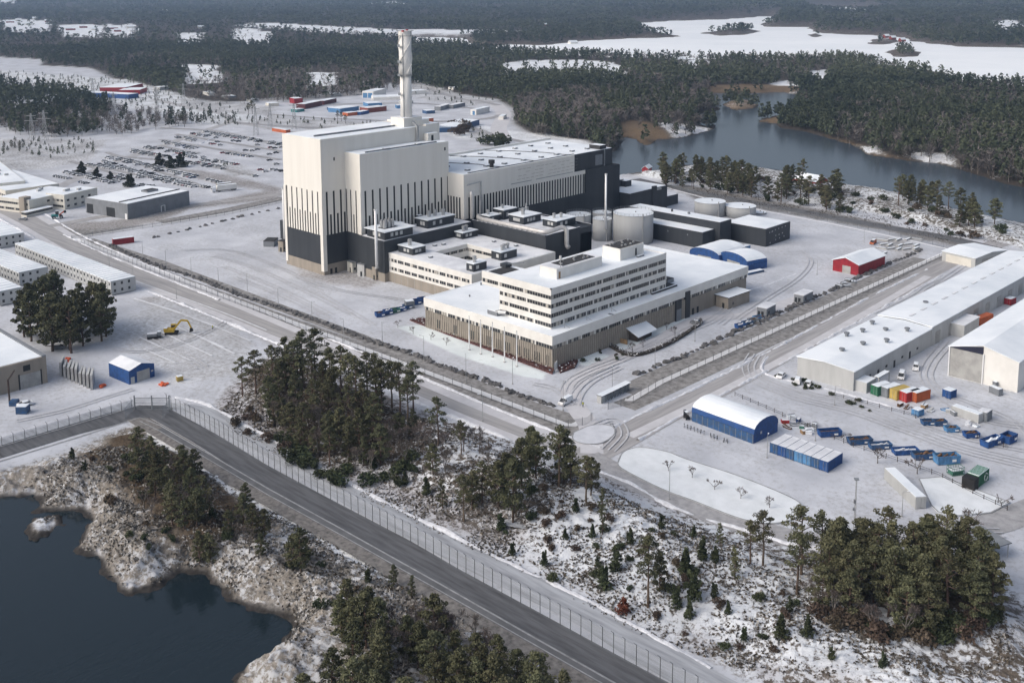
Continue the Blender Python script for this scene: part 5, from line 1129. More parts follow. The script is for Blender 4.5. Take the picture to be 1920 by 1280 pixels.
for a in (('blue skip standing nearest the blue hall',(1538,821),52,6.2,2.4,1.7,BLUE,None),('second blue skip from the blue hall with rusty rim',(1594,836),52,6.4,2.4,1.6,BLUED,RUST),
 ('blue skip heaped with snowy scrap',(1634,845),52,5.8,2.3,1.5,BLUED,SNOWD),('wide blue skip with long boards laid inside',(1678,855),50,6.6,2.5,1.4,BLUE,SNOWD),('rust brown rimmed skip beside the tall light blue one',(1716,864),52,6.0,2.4,1.6,BLUED,RUST),
 ('tall light blue ribbed skip full of timber',(1758,873),52,6.2,2.6,2.3,BLUEL,RUST),('closed blue skip with flat white lid at the far right',(1852,842),74,6.4,2.5,1.9,BLUE,SNOW),('tall open blue skip at the right edge of the yard',(1892,835),80,4.0,2.6,2.3,BLUE,None),
 ('small blue skip in front of the blue bins',(1731,799),50,3.4,2.0,1.4,BLUED,None),('small dark blue skip with scrap arms',(1753,800),50,3.6,2.0,1.5,BLUED,RUST),('blue open skip left of the pointed one',(1775,812),50,3.8,2.0,1.4,BLUEL,RUST),('pointed blue skip right of the small open one',(1811,823),50,4.0,2.1,1.5,BLUE,RUST)):
    skip('open_skip',*a)
for k,(px_,m_,h) in enumerate((((706,596),BLUE,1.7),((721,592),BLUE,1.8),((735,588),GREEND,1.5),((747,585),BLUE,1.3),((758,581),BLUED,1.6),((775,573),BLUE,2.0),((786,569),BLUE,1.9))):
    skip('waste_skip','%s skip in the slanting line left of the entrance building'%('leftmost blue','second blue','dull green','low blue','worn blue','large blue','rightmost blue')[k],px_,68,3.3,2.4,h,m_,SNOWD if k in(1,3) else (RUST if k==0 else None),.15,'line of skips left of the entrance building')
container('tool_container','pale grey blue tool container standing in the line of skips',(762,580),math.radians(66),3.2,2.6,2.9,GREY)
for k,(px_,m_) in enumerate((((1384,618),BLUE),((1397,613),BLUED),((1408,608),GREY),((1418,603),BLUEL))):
    skip('waste_skip','%s skip in the short line by the grey huts'%('dark blue front','second worn blue','grey','light blue rear')[k],px_,70,3.6,2.2,1.6,m_,SNOWD if k in (0,1) else RUST,.2,'short line of skips by the grey huts')
container('blue_bin','small blue site container below the tan hall',(30,777),math.radians(45),3,2.5,2.2,BLUED)
container('blue_bin','low blue bin behind the small blue site container',(17,762),math.radians(45),2.2,2,1.5,BLUED,snow=False)
for (px_,m_,lab,L_) in (((1880,741),GREYB,'dark waste bin against the tall white hall',3.4),((1871,728),GREYB,'slim black gas cabinet against the tall white hall',1.2)):
    container('waste_bin',lab,px_,math.radians(160),L_,1.7 if L_>2 else .9,2.0,m_,cat='waste bin')
# ================================================================== VEHICLES
def wheel(par,x,y,r=.33,w_=.22):
    b=MB(); n=14
    for s in (0,1): pass
    v=[(x+r*math.cos(2*math.pi*i/n),y-w_/2,r+r*math.sin(2*math.pi*i/n)) for i in range(n)]; u=[(a,y+w_/2,c) for a,_,c in v]
    for i in range(n): j=(i+1)%n; b.face([v[i],v[j],u[j],u[i]],BLACK)
    b.face(v[::-1],BLACK); b.face(u,BLACK)
    o=b.build('wheel',par); h=MB()
    for yy in (y-w_/2-.01,y+w_/2+.01): h.face([(x+r*.55*math.cos(2*math.pi*i/8),yy,r+r*.55*math.sin(2*math.pi*i/8)) for i in range(8)],STEEL)
    h.build('rim',o)
PROF={'car':([(0,.35),(0,.75),(.12,.95),(.75,1.0),(1.25,1.42),(2.9,1.46),(3.75,1.05),(4.3,.95),(4.42,.55),(4.4,.32)],(3,4,5,6),1.78),
'van':([(0,.4),(0,1.75),(.15,1.92),(3.6,1.95),(4.2,1.55),(4.75,1.1),(5.15,.95),(5.25,.45)],(3,4,5),1.95),
'small_van':([(0,.35),(0,1.7),(.12,1.82),(2.9,1.84),(3.5,1.15),(4.25,1.0),(4.4,.5),(4.38,.35)],(3,4),1.8)}
def vehicle(name,label,cat,px_,hd,kind='car',m=None,snow=True,group=None,scale=1.):
    prof,_,W_=PROF[kind]; m=m or VWHITE; x,y=G(*px_); t=E(name,label,cat,(x,y,0),math.radians(hd),group); t.scale=(scale,)*3
    b=MB(); n=len(prof); inset=[0 if z<1.02 else .13*(z-1.02)/.45 for _,z in prof]
    Lp=[(x_,0-W_/2+i,z) for (x_,z),i in zip(prof,inset)]; Rp=[(x_,W_/2-i,z) for (x_,z),i in zip(prof,inset)]
    b.face(Lp[::-1],m); b.face(Rp,m)
    for i in range(n): j=(i+1)%n; b.face([Lp[i],Lp[j],Rp[j],Rp[i]],m)
    b.build('body',t)
    L_=prof[-1][0]
    if kind=='car': W1=[((4.0-.22),1.02),(2.95,1.43)]; W2=[(.72,1.04),(1.22,1.41)]; side=(.95,3.55,1.02,1.36); ws=(.8,3.55)
    elif kind=='van': W1=[(4.72,1.14),(3.68,1.9)]; W2=None; side=(3.3,4.3,1.25,1.7); ws=(.95,4.3)
    else: W1=[(3.46,1.2),(2.95,1.8)]; W2=None; side=(1.9,3.1,1.15,1.6); ws=(.8,3.5)
    def glass(p,q,name_):
        g=MB(); w2=W_/2-.16; g.face([(p[0]+.02,-w2,p[1]+.02),(p[0]+.02,w2,p[1]+.02),(q[0]+.02,w2-.08,q[1]+.02),(q[0]+.02,-w2+.08,q[1]+.02)],GLASS); g.build(name_,t)
    glass(W1[0],W1[1],'windscreen')
    if W2:
        g=MB(); w2=W_/2-.16; g.face([(W2[0][0]-.03,w2,W2[0][1]+.02),(W2[0][0]-.03,-w2,W2[0][1]+.02),(W2[1][0]-.03,-w2+.08,W2[1][1]+.02),(W2[1][0]-.03,w2-.08,W2[1][1]+.02)],GLASS); g.build('rear_window',t)
    for s in (-1,1):
        g=MB(); x0,x1,z0,z1=side; yy=W_/2+.015; y1=yy-.11; g.face([(x0,s*yy,z0),(x1,s*yy,z0),(x1-.4,s*y1,z1),(x0+.25,s*y1,z1)],GLASS); g.build('side_window',t)
        g=MB(); g.box(L_-.02,L_+.03,s*(W_/2-.4)-.18,s*(W_/2-.4)+.18,.62,.8,CURT); g.build('headlight',t)
        for xx in ws: wheel(t,xx,s*(W_/2-.12),.34)
    if snow:
        g=MB(); zt=max(z for _,z in prof); xs=[x_ for x_,z in prof if z>zt-.12]; g.box(min(xs)+.1,max(xs)-.1,-W_/2+.3,W_/2-.3,zt-.02,zt+.06,SNOW); g.build('roof_snow',t)
    return t
vehicle('parked_van','white van stopped at the gate beside a standing worker','van',(1070,751),-83,'van')
vehicle('parked_van','large white van beside the long warehouse wall','van',(1692,703),-72,'van')
vehicle('parked_van','smaller white van farther along the warehouse wall','van',(1718,688),-70,'small_van')
vehicle('parked_car','white car farthest left of the cars before the warehouse','car',(1460,711),100,'car')
vehicle('parked_car','white estate car in the middle of the cars before the warehouse','car',(1494,722),110,'small_van')
vehicle('parked_car','white car nearest the hedge before the warehouse','car',(1512,727),105,'car')
vehicle('parked_car','dark car with snow patches parked by the loading doors','car',(1294,606),20,'car',GREYB)
vehicle('parked_car','white car parked before the tan hall door','car',(62,757),-95,'car')
vehicle('parked_car','dark snow dusted car under the pines behind the tan hall','car',(96,655),60,'car',GREYB)
vehicle('parked_car','dark car half hidden at the corner of the glazed corridor','car',(36,413),40,'car',GREYB)
vehicle('parked_car','red and white service car by the far perimeter corner','van',(1640,455),-80,'van',REDL)
# person by the van
def person(px_,label,hd=0):
    x,y=G(*px_); sk=[('p',(0,0,.95),.15),('b',(0,0,1.25),.17),('n',(0,0,1.5),.07),('h',(.02,0,1.66),.115),('sl',(0,.2,1.42),.075),('el',(.03,.27,1.15),.055),('hl',(.12,.25,.92),.045),('sr',(0,-.2,1.42),.075),('er',(.03,-.27,1.15),.055),('hr',(.1,-.26,.92),.045),('kl',(.04,.11,.5),.075),('fl',(0,.12,.06),.06),('tl',(.16,.13,.04),.05),('kr',(.02,-.11,.5),.075),('fr',(-.04,-.12,.06),.06),('tr',(.12,-.13,.04),.05)]
    nm={k:i for i,(k,_,_) in enumerate(sk)}; ed=[('p','b'),('b','n'),('n','h'),('b','sl'),('sl','el'),('el','hl'),('b','sr'),('sr','er'),('er','hr'),('p','kl'),('kl','fl'),('fl','tl'),('p','kr'),('kr','fr'),('fr','tr')]
    me=bpy.data.meshes.new('person'); me.from_pydata([v for _,v,_ in sk],[(nm[a],nm[b_]) for a,b_ in ed],[]); o=bpy.data.objects.new('person',me); COL.objects.link(o); me.materials.append(CLOTH)
    md=o.modifiers.new('skin','SKIN')
    if not me.skin_vertices:
        bm_=bmesh.new(); bm_.from_mesh(me); bm_.verts.layers.skin.verify(); bm_.to_mesh(me); bm_.free()
    for i,(k,_,r) in enumerate(sk): me.skin_vertices[0].data[i].radius=(r,r)
    me.skin_vertices[0].data[0].use_root=True; o.modifiers.new('sub','SUBSURF').levels=1
    o.location=(x,y,0); o.rotation_euler=(0,0,math.radians(hd)); tag(o,label,'person')
    b=MB(); b.cyl((0,0),.23,1.0,1.42,HIVIS,10,.2); v=b.build('vest',o); b=MB(); b.cyl((.02,0),.13,1.68,1.83,VWHITE,10,.07); b.build('helmet',o)
person((1072,750),'person in dark workwear and yellow vest standing before the white van',200)
person((1093,763),'person in dark workwear walking by the gate barrier',150)
person((399,618),'person in dark clothing standing near the yellow excavator',90)
# ================================================================== SMALL MACHINES AND STREET FURNITURE
x,y=G(322,626); t=E('excavator','yellow excavator with raised boom on the torn up lot by the pine grove','excavator',(x,y,0),math.radians(52)); t.scale=(1.08,)*3
for s in (-1,1):
    b=MB(); b.prism([(-1.9,s*1.05-.28),(1.9,s*1.05-.28),(1.9,s*1.05+.28),(-1.9,s*1.05+.28)],.12,.85,BLACK,bot=True); b.box(-2.1,-1.8,s*1.05-.26,s*1.05+.26,.3,.7,BLACK); b.box(1.8,2.1,s*1.05-.26,s*1.05+.26,.3,.7,BLACK); b.build('track',t)
b=MB(); b.box(-2.2,1.0,-1.25,1.25,.95,1.9,YEL); b.box(-2.3,-1.2,-1.2,1.2,1.5,2.3,YEL,SNOWD); b.build('body',t)
b=MB(); b.box(-.2,1.4,.15,1.2,1.9,3.1,YEL); b.build('cab',t); b=MB(); b.box(-.05,1.44,.1,1.24,2.2,2.9,GLASS); b.build('cab_window',t)
b=MB(); b.bar((.9,-.4,1.8),(3.2,-.4,4.6),.45,YEL,.6); b.bar((3.2,-.4,4.6),(5.2,-.4,4.4),.4,YEL,.55); b.build('boom',t)
b=MB(); b.bar((5.2,-.4,4.5),(6.3,-.4,1.9),.35,YEL,.45); b.build('arm',t)
b=MB(); b.hexa([(5.7,-.9,.5),(6.9,-.9,.9),(6.9,.1,.9),(5.7,.1,.5)],[(5.9,-.9,1.9),(6.5,-.9,1.9),(6.5,.1,1.9),(5.9,.1,1.9)],BLACK); b.build('bucket',t)
x,y=G(289,634); t=E('dump_trailer','dark rubber tracked carrier with snowy load beside the yellow excavator','tracked carrier',(x,y,0),math.radians(58))
for s in (-1,1): b=MB(); b.box(-2.2,2.2,s*.9-.3,s*.9+.3,.1,.9,BLACK); b.build('track',t)
part_box(t,'bed',-2.2,1.0,-1.1,1.1,.95,1.9,GREYB,SNOWD); part_box(t,'cab',1.2,2.4,-.8,.8,.95,2.4,GREY,SNOW)
x,y=G(108,410); t=E('yard_loader','teal and black wheel loader beside the glazed corridor','loader',(x,y,0),math.radians(70)); t.scale=(1.5,)*3
for xx in (-1.2,1.2):
    for yy in (-.8,.8): wheel(t,xx,yy,.6,.4)
part_box(t,'body',-2,.3,-.7,.7,.7,1.6,TEAL); part_box(t,'cab',-.6,.5,-.6,.6,1.6,2.8,GLASS,VWHITE); b=MB(); b.bar((.5,0,1.2),(2.2,0,2.4),.35,ORNG); b.build('lift_arm',t); part_box(t,'bucket',2.1,2.9,-.9,.9,2.0,2.6,BLACK)
x,y=G(1287,785); t=E('forklift','small forklift parked at the near end of the blue hall','forklift',(x,y,0),math.radians(150))
for xx in (-.7,.8):
    for yy in (-.45,.45): wheel(t,xx,yy,.32,.22)
part_box(t,'body',-1.1,.9,-.5,.5,.4,1.1,BLACK); part_box(t,'mast',1.0,1.15,-.4,.4,.1,2.3,GREY); part_box(t,'overhead_guard',-.6,.7,-.5,.5,2.0,2.15,BLACK,SNOW)
for xx in (-.55,.6):
    for yy in (-.45,.45): part_box(t,'guard_post',xx,xx+.06,yy-.03,yy+.03,1.1,2.0,BLACK)
# truck with white box and crane by the car park
x,y=G(398,362); t=E('lorry','white lorry with a long pale box body at the edge of the car park','lorry',(x,y,0),math.radians(78))
part_box(t,'box_body',3.2,15,0,2.5,1.1,4.0,FASCIA,SNOW); part_box(t,'cab',0,2.4,0,2.5,.6,3.2,VWHITE,SNOW); part_box(t,'windscreen',-.05,0,.2,2.3,1.8,2.8,GLASS); part_box(t,'chassis',2.2,15,.5,2.0,.6,1.1,BLACK)
for xx in (1.2,4.6,12.5,13.8): wheel(t,xx,.25,.5,.3); wheel(t,xx,2.25,.5,.3)
container('site_cabin','beige site cabin standing behind the white lorry',(408,355),math.radians(78),9,2.6,3.2,TAN,cat='site cabin')
for k,(px_,w_) in enumerate((((191,725),1.6),((306,721),2.4),((128,676),2.2))):
    x,y=G(*px_); b=MB(); rr=random.Random(k)
    for i in range(14): a=rr.uniform(0,6.28);r=rr.uniform(0,w_*.6); b.hexa(*[[(r*math.cos(a)+dx,r*math.sin(a)+dy,z) for dx,dy in ((-.4,-.3),(.4,-.3),(.4,.3),(-.4,.3))] for z in (rr.uniform(0,.2),rr.uniform(.3,.9))],ORNG)
    o=b.build('tarp_heap'); o.location=(x,y,0); tag(o,('small orange tarp heap left of the blue shelter','orange tarp heap at the right corner of the blue shelter','orange tarp barrier on the path under the pine grove')[k],'tarp heap')
container('yellow_crate','small yellow lidded crate right of the blue shelter',(333,716),math.radians(80),1.8,1.4,1.5,YELD,cat='crate')
# lamp posts
lp=None
LAMPS=[(268,484,7.5),(311.5,500,7.5),(359,517,7.8),(410,535,7),(464,545,7),(522,576,7.5),(250,522,6),(331,560,6.5),(717,645,8),(795,677,8.5),(874,718,9),(961,720,8),(1056,770,9),(1228,690,8),(1255,937,8.5),(1482,1032,9),(1691,968,6),(1438,858,6),(1529,826,5),(1303,640,8),(1532,515,6),(1360,560,7),(1148,738,8),(645,640,8),(585,600,7),(1565,760,6),(1620,455,6),(905,790,8),(205,500,6),(1750,560,7)]
for i,(px_,py_,h) in enumerate(LAMPS):
    x,y=G(px_,py_)
    if lp is None:
        lp=E('street_lamp','thin grey lamp post standing in the snow of the works area','street lamp',(x,y,0),0,'lamp posts of the works area'); b=MB(); b.cyl((0,0),.11,0,8,STEEL,8,.06); b.build('pole',lp)
        b=MB(); b.bar((0,0,7.95),(1.1,0,8.1),.08,STEEL); b.build('arm',lp); b=MB(); b.box(.8,1.5,-.14,.14,8.05,8.18,GREY,SNOW); b.build('lamp_head',lp); b=MB(); b.cyl((0,0),.22,0,.35,GREYC,8); b.build('base',lp); c=lp
    else: c=copy_tree(lp)
    c.location=(x,y,0); c.rotation_euler=(0,0,random.uniform(0,6.28)); c.scale=(1,1,h/8)
# tall mast in the bus loop and steel post by the tan hall
x,y=G(1600.5,1022); t=E('camera_mast','tall grey steel mast with small boxes rising before the dense pines','mast',(x,y,0),.6); t.scale=(1,1,1.02)
b=MB()
for s in ((-.18,-.18),(.18,-.18),(.18,.18),(-.18,.18)): b.bar((*s,0),(s[0]*.5,s[1]*.5,15),.07,STEEL)
for i in range(22): z=i*.68; b.bar((-.18+.004*i,-.18,z),(.18-.004*i,.18,z+.6),.04,STEEL)
b.build('lattice',t); part_box(t,'equipment_box',-.4,0,-.2,.2,9.5,10.3,GREYB); part_box(t,'platform',-.5,.5,-.5,.5,14.8,14.95,GREY); part_box(t,'equipment_box',-.5,-.1,-.2,.2,7.9,8.4,GREYB)
x,y=G(18,752); t=E('steel_post','thick brown steel post with a bent arm in front of the tan hall','post',(x,y,0),2.3)
b=MB(); b.box(-.2,.2,-.2,.2,0,6.6,mat('brown_steel',(.05,.035,.03),.7)); b.build('column',t); b=MB(); b.bar((0,0,6.5),(4,0,8.0),.3,_M['brown_steel']); b.build('arm',t)
# bicycles
bk=None
for i in range(13):
    x,y=G(1283+i*6.2,800+i*2.3)
    if bk is None:
        bk=E('bicycle','parked bicycle in the staff rack along the blue hall','bicycle',(x,y,0),0,'bicycles in the rack by the blue hall')
        for xx in (-.5,.5):
            b=MB(); n=12
            for k in range(n): a=2*math.pi*k/n;c_=2*math.pi*(k+1)/n; b.bar((xx+.33*math.cos(a),0,.34+.33*math.sin(a)),(xx+.33*math.cos(c_),0,.34+.33*math.sin(c_)),.06,BLACK)
            b.build('wheel',bk)
        b=MB(); b.bar((-.5,0,.34),(-.15,0,.8),.06,GREYB); b.bar((-.15,0,.8),(.4,0,.85),.06,GREYB); b.bar((.5,0,.34),(.38,0,1.0),.06,GREYB); b.bar((-.05,0,.35),(.4,0,.8),.06,GREYB); b.build('frame',bk)
        b=MB(); b.box(-.3,-.05,-.08,.08,.88,.95,BLACK); b.build('saddle',bk); b=MB(); b.bar((.36,-.28,1.02),(.36,.28,1.02),.05,BLACK); b.build('handlebar',bk); c=bk
    else: c=copy_tree(bk)
    if i in (7,11): x+=2
    c.location=(x,y,.0); c.rotation_euler=(0,0,math.radians(-60+random.uniform(-15,15)))
# scrap between the blue hall and the skips, and beside the coloured containers
SCR=[(1472,792,REDC),(1483,786,SNOW),(1490,797,GREYB),(1497,790,BLUE),(1503,803,GREEND),(1511,798,GREYB),(1518,808,SNOW),(1527,800,GREYB),(1476,802,RUST),(1506,812,WOOD),(1516,814,SNOWD),(1771,769,BLUEL),(1780,773,GREYL),(1788,778,GREYB),(1796,774,SNOW),(1802,781,GREYL),(1812,772,STEEL),(1700,765,RUST),(1716,768,RUST),(1733,764,WOOD),(1745,771,GREYL),(1688,761,RUST),(1830,800,SNOW),(1815,795,SNOWD)]
for i,(px_,py_,m_) in enumerate(SCR):
    x,y=G(px_,py_); rr=random.Random(i); b=MB(); kind=i%3
    w_=rr.uniform(.8,1.5);l_=rr.uniform(1.1,2.4);h=rr.uniform(.5,1.5)
    if kind==0:
        for z in range(4): b.box(-l_/2,l_/2,-w_/2,w_/2,z*.22,z*.22+.12,m_); 
        b.box(-l_/2+.1,l_/2-.1,-w_/2+.1,w_/2-.1,0,.9,m_,SNOWD); nme='pallet_stack'
    elif kind==1: b.box(-l_/2,l_/2,-w_/2,w_/2,.1,h,m_,SNOW); b.bar((-l_/2,0,h+.1),(l_/2,.2,h+.4),.15,GREYB); nme='scrap_crate'
    else:
        for k in range(5): b.bar((-l_*.6,rr.uniform(-.5,.5),rr.uniform(.1,.4)),(l_*.6,rr.uniform(-.5,.5),rr.uniform(.3,1.0)),.16,m_)
        b.box(-l_/2,l_/2,-w_/2,w_/2,0,.35,m_,SNOWD); nme='pipe_heap'
    o=b.build(nme); o.location=(x,y,0); o.rotation_euler=(0,0,rr.uniform(0,3)); tag(o,'snow dusted %s among the scrap %s'%(nme.replace('_',' '),'right of the blue hall' if px_<1600 else 'beside the coloured containers'),'scrap','%s %s'%(nme.replace('_',' '),'by the blue hall' if px_<1600 else 'by the coloured containers'))
# concrete blocks and lumber at the corner yard
for i in range(16):
    x,y=G(1655+i%5*16+random.uniform(-3,3),450+i//5*9+random.uniform(-2,2)); b=MB(); b.box(-2.6,2.6,-.5,.5,0,.7,GREYC,SNOW); b.box(-2.4,2.2,.55,1.0,0,.4,GREYC,SNOW); o=b.build('beam_stack'); o.location=(x,y,0); o.rotation_euler=(0,0,random.choice((.1,1.6,1.2))); tag(o,'snow covered beam stack in the corner yard past the red barn','beam stack','beam stacks in the corner yard')
for i,(px_,py_) in enumerate(((1590,527),(1582,533),(1600,530),(1575,538),(1588,538))):
    x,y=G(px_,py_); b=MB(); b.box(-1.2,1.2,-.8,.8,0,.9,GREYB,SNOW); b.bar((-1.3,0,1),(1.4,.3,1.3),.2,GREYB); o=b.build('scrap_crate'); o.location=(x,y,0); o.rotation_euler=(0,0,i); tag(o,'dark crate with snowy lid in the pile before the red barn','scrap','crates before the red barn')
# boulders lining the inside of the perimeter strip
BL=[]
for k in range(6):
    b=bmesh.new(); bmesh.ops.create_icosphere(b,subdivisions=2,radius=1)
    for v in b.verts:
        f=(.6+.8*random.random()**1.3); v.co*=f; v.co.z*=.72; v.co.x*=1.25
    me=bpy.data.meshes.new('boulder'); b.to_mesh(me); b.free(); me.materials.append(STONE)
    BL.append(me)
def boulders(px_,step,lab,grp,lim,sc=(.6,1.2),rows=1):
    p=smoothpts(GL(px_),6); acc=0;n=0
    for i in range(len(p)-1):
        a=np.array(p[i]);c=np.array(p[i+1]); L_=np.linalg.norm(c-a)
        while acc<L_ and n<lim:
            q_=a+(c-a)*acc/L_; s=random.uniform(*sc); o=bpy.data.objects.new('boulder',random.choice(BL)); COL.objects.link(o); o.location=(q_[0]+random.gauss(0,.35),q_[1]+random.gauss(0,.35),s*.25); o.rotation_euler=(0,0,random.uniform(0,6.28)); o.scale=(s,s*random.uniform(.7,1.1),s*random.uniform(.8,1.3)); tag(o,lab,'boulder',grp); acc+=step*random.uniform(.6,1.5); n+=1
        acc-=L_
boulders([(207,461),(292,498),(365,520),(437,549),(554,588),(680,634),(774,665),(844,693),(914,716),(980,742),(1036,762)],1.35,'dark jagged boulder in the row along the bay side of the snowy yard','boulders along the bay side',205)
boulders([(1198,702),(1238,684),(1275,670),(1302,657),(1337,641),(1450,592),(1559,545),(1630,512),(1680,490),(1729,468)],2.2,'dark jagged boulder in the row along the warehouse side of the snowy yard','boulders along the warehouse side',95)
boulders([(290,446),(340,434),(400,420),(460,405),(528,390)],4.5,'dark boulder in the loose row beyond the red container','boulders beyond the red container',18)
# fences
POSTM=mat('dark_post',(.10,.105,.11),.6,.1,1.)
def fence(name,label,px_,h,step,wire=None,arms=False,postm=None,zb=0.,rail=False,pr=.06,hf=None):
    p=GL(px_); t=E(name,label,'fence',(*p[0],zb)); wire=wire or WIRE; postm=postm or POSTM; b=MB(); o=np.array(p[0]); acc=0; posts=[]
    for i in range(len(p)-1):
        a=np.array(p[i])-o;c=np.array(p[i+1])-o; L_=np.linalg.norm(c-a)
        if wire!='none': b.face([(*a,.08),(*c,.08),(*c,h),(*a,h)],wire)
        if rail: b.bar((*a,h*.95),(*c,h*.95),.07,postm); b.bar((*a,h*.5),(*c,h*.5),.06,postm)
        while acc<L_: posts.append(a+(c-a)*acc/L_); acc+=step
        acc-=L_
    if b.f: b.build('wire_mesh' if wire!='none' else 'rail',t)
    q=MB(); q.cyl((0,0),pr,0,h+.25,postm,6)
    if arms: q.bar((0,0,h+.2),(-.35,-.35,h+.65),.06,postm)
    me=q.mesh('post')
    for v in posts[:100]: c=bpy.data.objects.new('post',me); COL.objects.link(c); c.parent=t; c.location=(*v,0)
    if len(posts)>100:
        q=MB()
        for v in posts[100:]: q.box(v[0]-pr,v[0]+pr,v[1]-pr,v[1]+pr,0,h+.25,postm)
        q.build('far_posts',t,kind='stuff')
    return t
fence('security_fence','tall wire mesh fence with leaning post tops along the service road',[(313,765),(400,810),(500,873),(638,947),(765,1013),(865,1071),(1000,1144),(1200,1253),(1320,1317)],4.0,2.55,arms=True,pr=.075)
fence('security_fence','wire mesh fence running from the gate to the left edge',[(247,765),(120,802),(0,838),(-60,857)],2.6,3.0,arms=True,pr=.07)
fence('perimeter_fence','wire fence along the bay side perimeter strip',[(152,456),(292,513),(539,606),(680,659),(865,729),(1058,803),(1100,796),(1112,786)],2.2,4.2,wire=WIRED,pr=.07)
fence('perimeter_fence','wire fence along the warehouse side perimeter strip',[(1140,768),(1186,757),(1240,722),(1400,650),(1600,559),(1790,473)],2.2,4.5,wire=WIRED,pr=.07)
fence('perimeter_fence','wire fence along the channel side perimeter strip',[(1790,470),(1700,447),(1560,417),(1434,393),(1330,371),(1250,349)],2.0,6,wire=WIRED,pr=.06)
fence('perimeter_fence','wire fence along the car park side perimeter strip',[(134,449),(292,425),(432,402),(532,380)],2.0,5,wire=WIRED,pr=.06)
fence('yard_fence','low dark rail fence between the skips and the bus loop',[(1378,742),(1462,778),(1545,815),(1600,838),(1690,868),(1760,893),(1830,930),(1890,958)],1.1,3.0,wire='none',rail=True,postm=mat('weathered_wood',(.07,.06,.055),.9),pr=.09)
fence('yard_fence','low rail fence along the hedge before the warehouse',[(1560,742),(1640,762),(1700,778),(1780,806),(1850,828),(1890,842)],1.0,3.5,wire='none',rail=True,postm=_M['weathered_wood'],pr=.09)
x,y=G(253,768); g1=G(253,768);g2=G(318,768)
t=E('road_gate','double wire mesh gate closing the service road','gate',(*g1,0),math.atan2(g2[1]-g1[1],g2[0]-g1[0])); Lg=math.hypot(g2[0]-g1[0],g2[1]-g1[1])
for s in (0,1):
    b=MB(); x0=.2+s*Lg/2;x1=Lg/2-.1+s*(Lg/2-.1)
    b.face([(x0,0,.1),(x1,0,.1),(x1,0,3.6),(x0,0,3.6)],WIRED); b.bar((x0,0,.15),(x1,0,.15),.12,GREY); b.bar((x0,0,3.6),(x1,0,3.6),.12,GREY); b.bar((x0,0,2),(x1,0,2),.08,GREY)
    b.build('gate_leaf',t)
for xx in (0,.0+Lg/2,Lg): b=MB(); b.box(xx-.15,xx+.15,-.15,.15,0,4.3,GREY); b.build('gate_post',t)
for sx in (-1,1):
    b=MB(); x0=-.3 if sx<0 else Lg+.3
    b.face([(x0,0,.1),(x0,-7,.1),(x0,-7,3.4),(x0,0,3.4)],WIRE); b.build('side_mesh',t)
# ================================================================== CAR PARK
CARV=[]
for k,(m_,sn) in enumerate(((GREYB,0),(BLACK,0),(GREY,1),(VWHITE,1),(GREYL,1),(BLUED,1),(RED,1),(BLACK,1))):
    b=MB(); b.hexa([(0,-.85,.35),(4.3,-.85,.35),(4.3,.85,.35),(0,.85,.35)],[(.05,-.88,.95),(4.2,-.88,.85),(4.2,.88,.85),(.05,.88,.95)],m_,SNOWD if sn else m_)
    b.hexa([(.5,-.8,.93),(3.2,-.8,.9),(3.2,.8,.9),(.5,.8,.93)],[(.9,-.62,1.42),(2.5,-.62,1.42),(2.5,.62,1.42),(.9,.62,1.42)],GLASS,SNOW if sn else m_)
    for xx in (.8,3.4): b.box(xx-.32,xx+.32,-.9,.9,0,.6,BLACK)
    CARV.append((b.mesh('parked_car'),('dark grey','black','snow capped grey','snow covered white','snow covered silver','snow capped blue','snow capped red','snow capped black')[k]))
rr=random.Random(12); ncar=0; REST=[]
def put_car(px_,py_,k=None,hd=None):
    global ncar
    if ncar>=288: REST.append((px_,py_,rr.choices(range(8),(1.2,1,5,8,8,1,1,3))[0])); return
    x,y=G(px_,py_); k=rr.choices(range(8),(1.2,1,5,8,8,1,1,3))[0] if k is None else k
    o=bpy.data.objects.new('parked_car',CARV[k][0]); COL.objects.link(o); o.location=(x,y,0); o.rotation_euler=(0,0,math.radians(78 if hd is None else hd)+rr.gauss(0,.04)+(math.pi if rr.random()<.5 else 0)); s=rr.uniform(1.0,1.14); o.scale=(s,s,s*rr.uniform(.95,1.15))
    tag(o,CARV[k][1]+' car parked in the large staff car park','car','%s cars in the staff car park'%CARV[k][1]); ncar+=1
CP=lambda x,y:(80+x/4,230+y/4)
for (a,c,dn,sh) in (((200,372),(545,452),.92,1),((370,318),(795,388),.9,1),((440,296),(630,352),.75,1),((515,264),(880,350),.93,1),((560,402),(640,430),.8,1),((690,462),(850,480),.8,1),((730,404),(1220,492),.93,1),((750,386),(1070,462),.85,1),((880,358),(1150,412),.85,1),((660,212),(905,258),.9,1),((775,186),(860,200),.9,1),((890,148),(1140,196),.8,1),((920,212),(1110,240),.75,1),((1060,244),(1180,266),.9,1),((1200,72),(1800,168),.7,1),((1100,88),(1240,104),.7,1),((1030,112),(1150,138),.8,1),((1090,296),(1290,334),.9,1),((1225,282),(1450,322),.7,1),((1200,430),(1310,456),.8,1),((1330,232),(1560,262),.6,0),((75,408),(190,428),.7,0),((265,452),(350,472),.6,0)):
    p,q_=CP(*a),CP(*c); A_,B_=np.array(G(*p)),np.array(G(*q_)); n=int(np.linalg.norm(B_-A_)/2.6)
    for i in range(n+1):
        if rr.random()<min(1,dn*1.06): 
            P_=A_+(B_-A_)*i/max(n,1); u_,v_=PX(P_[0],P_[1]); put_car(float(u_),float(v_))
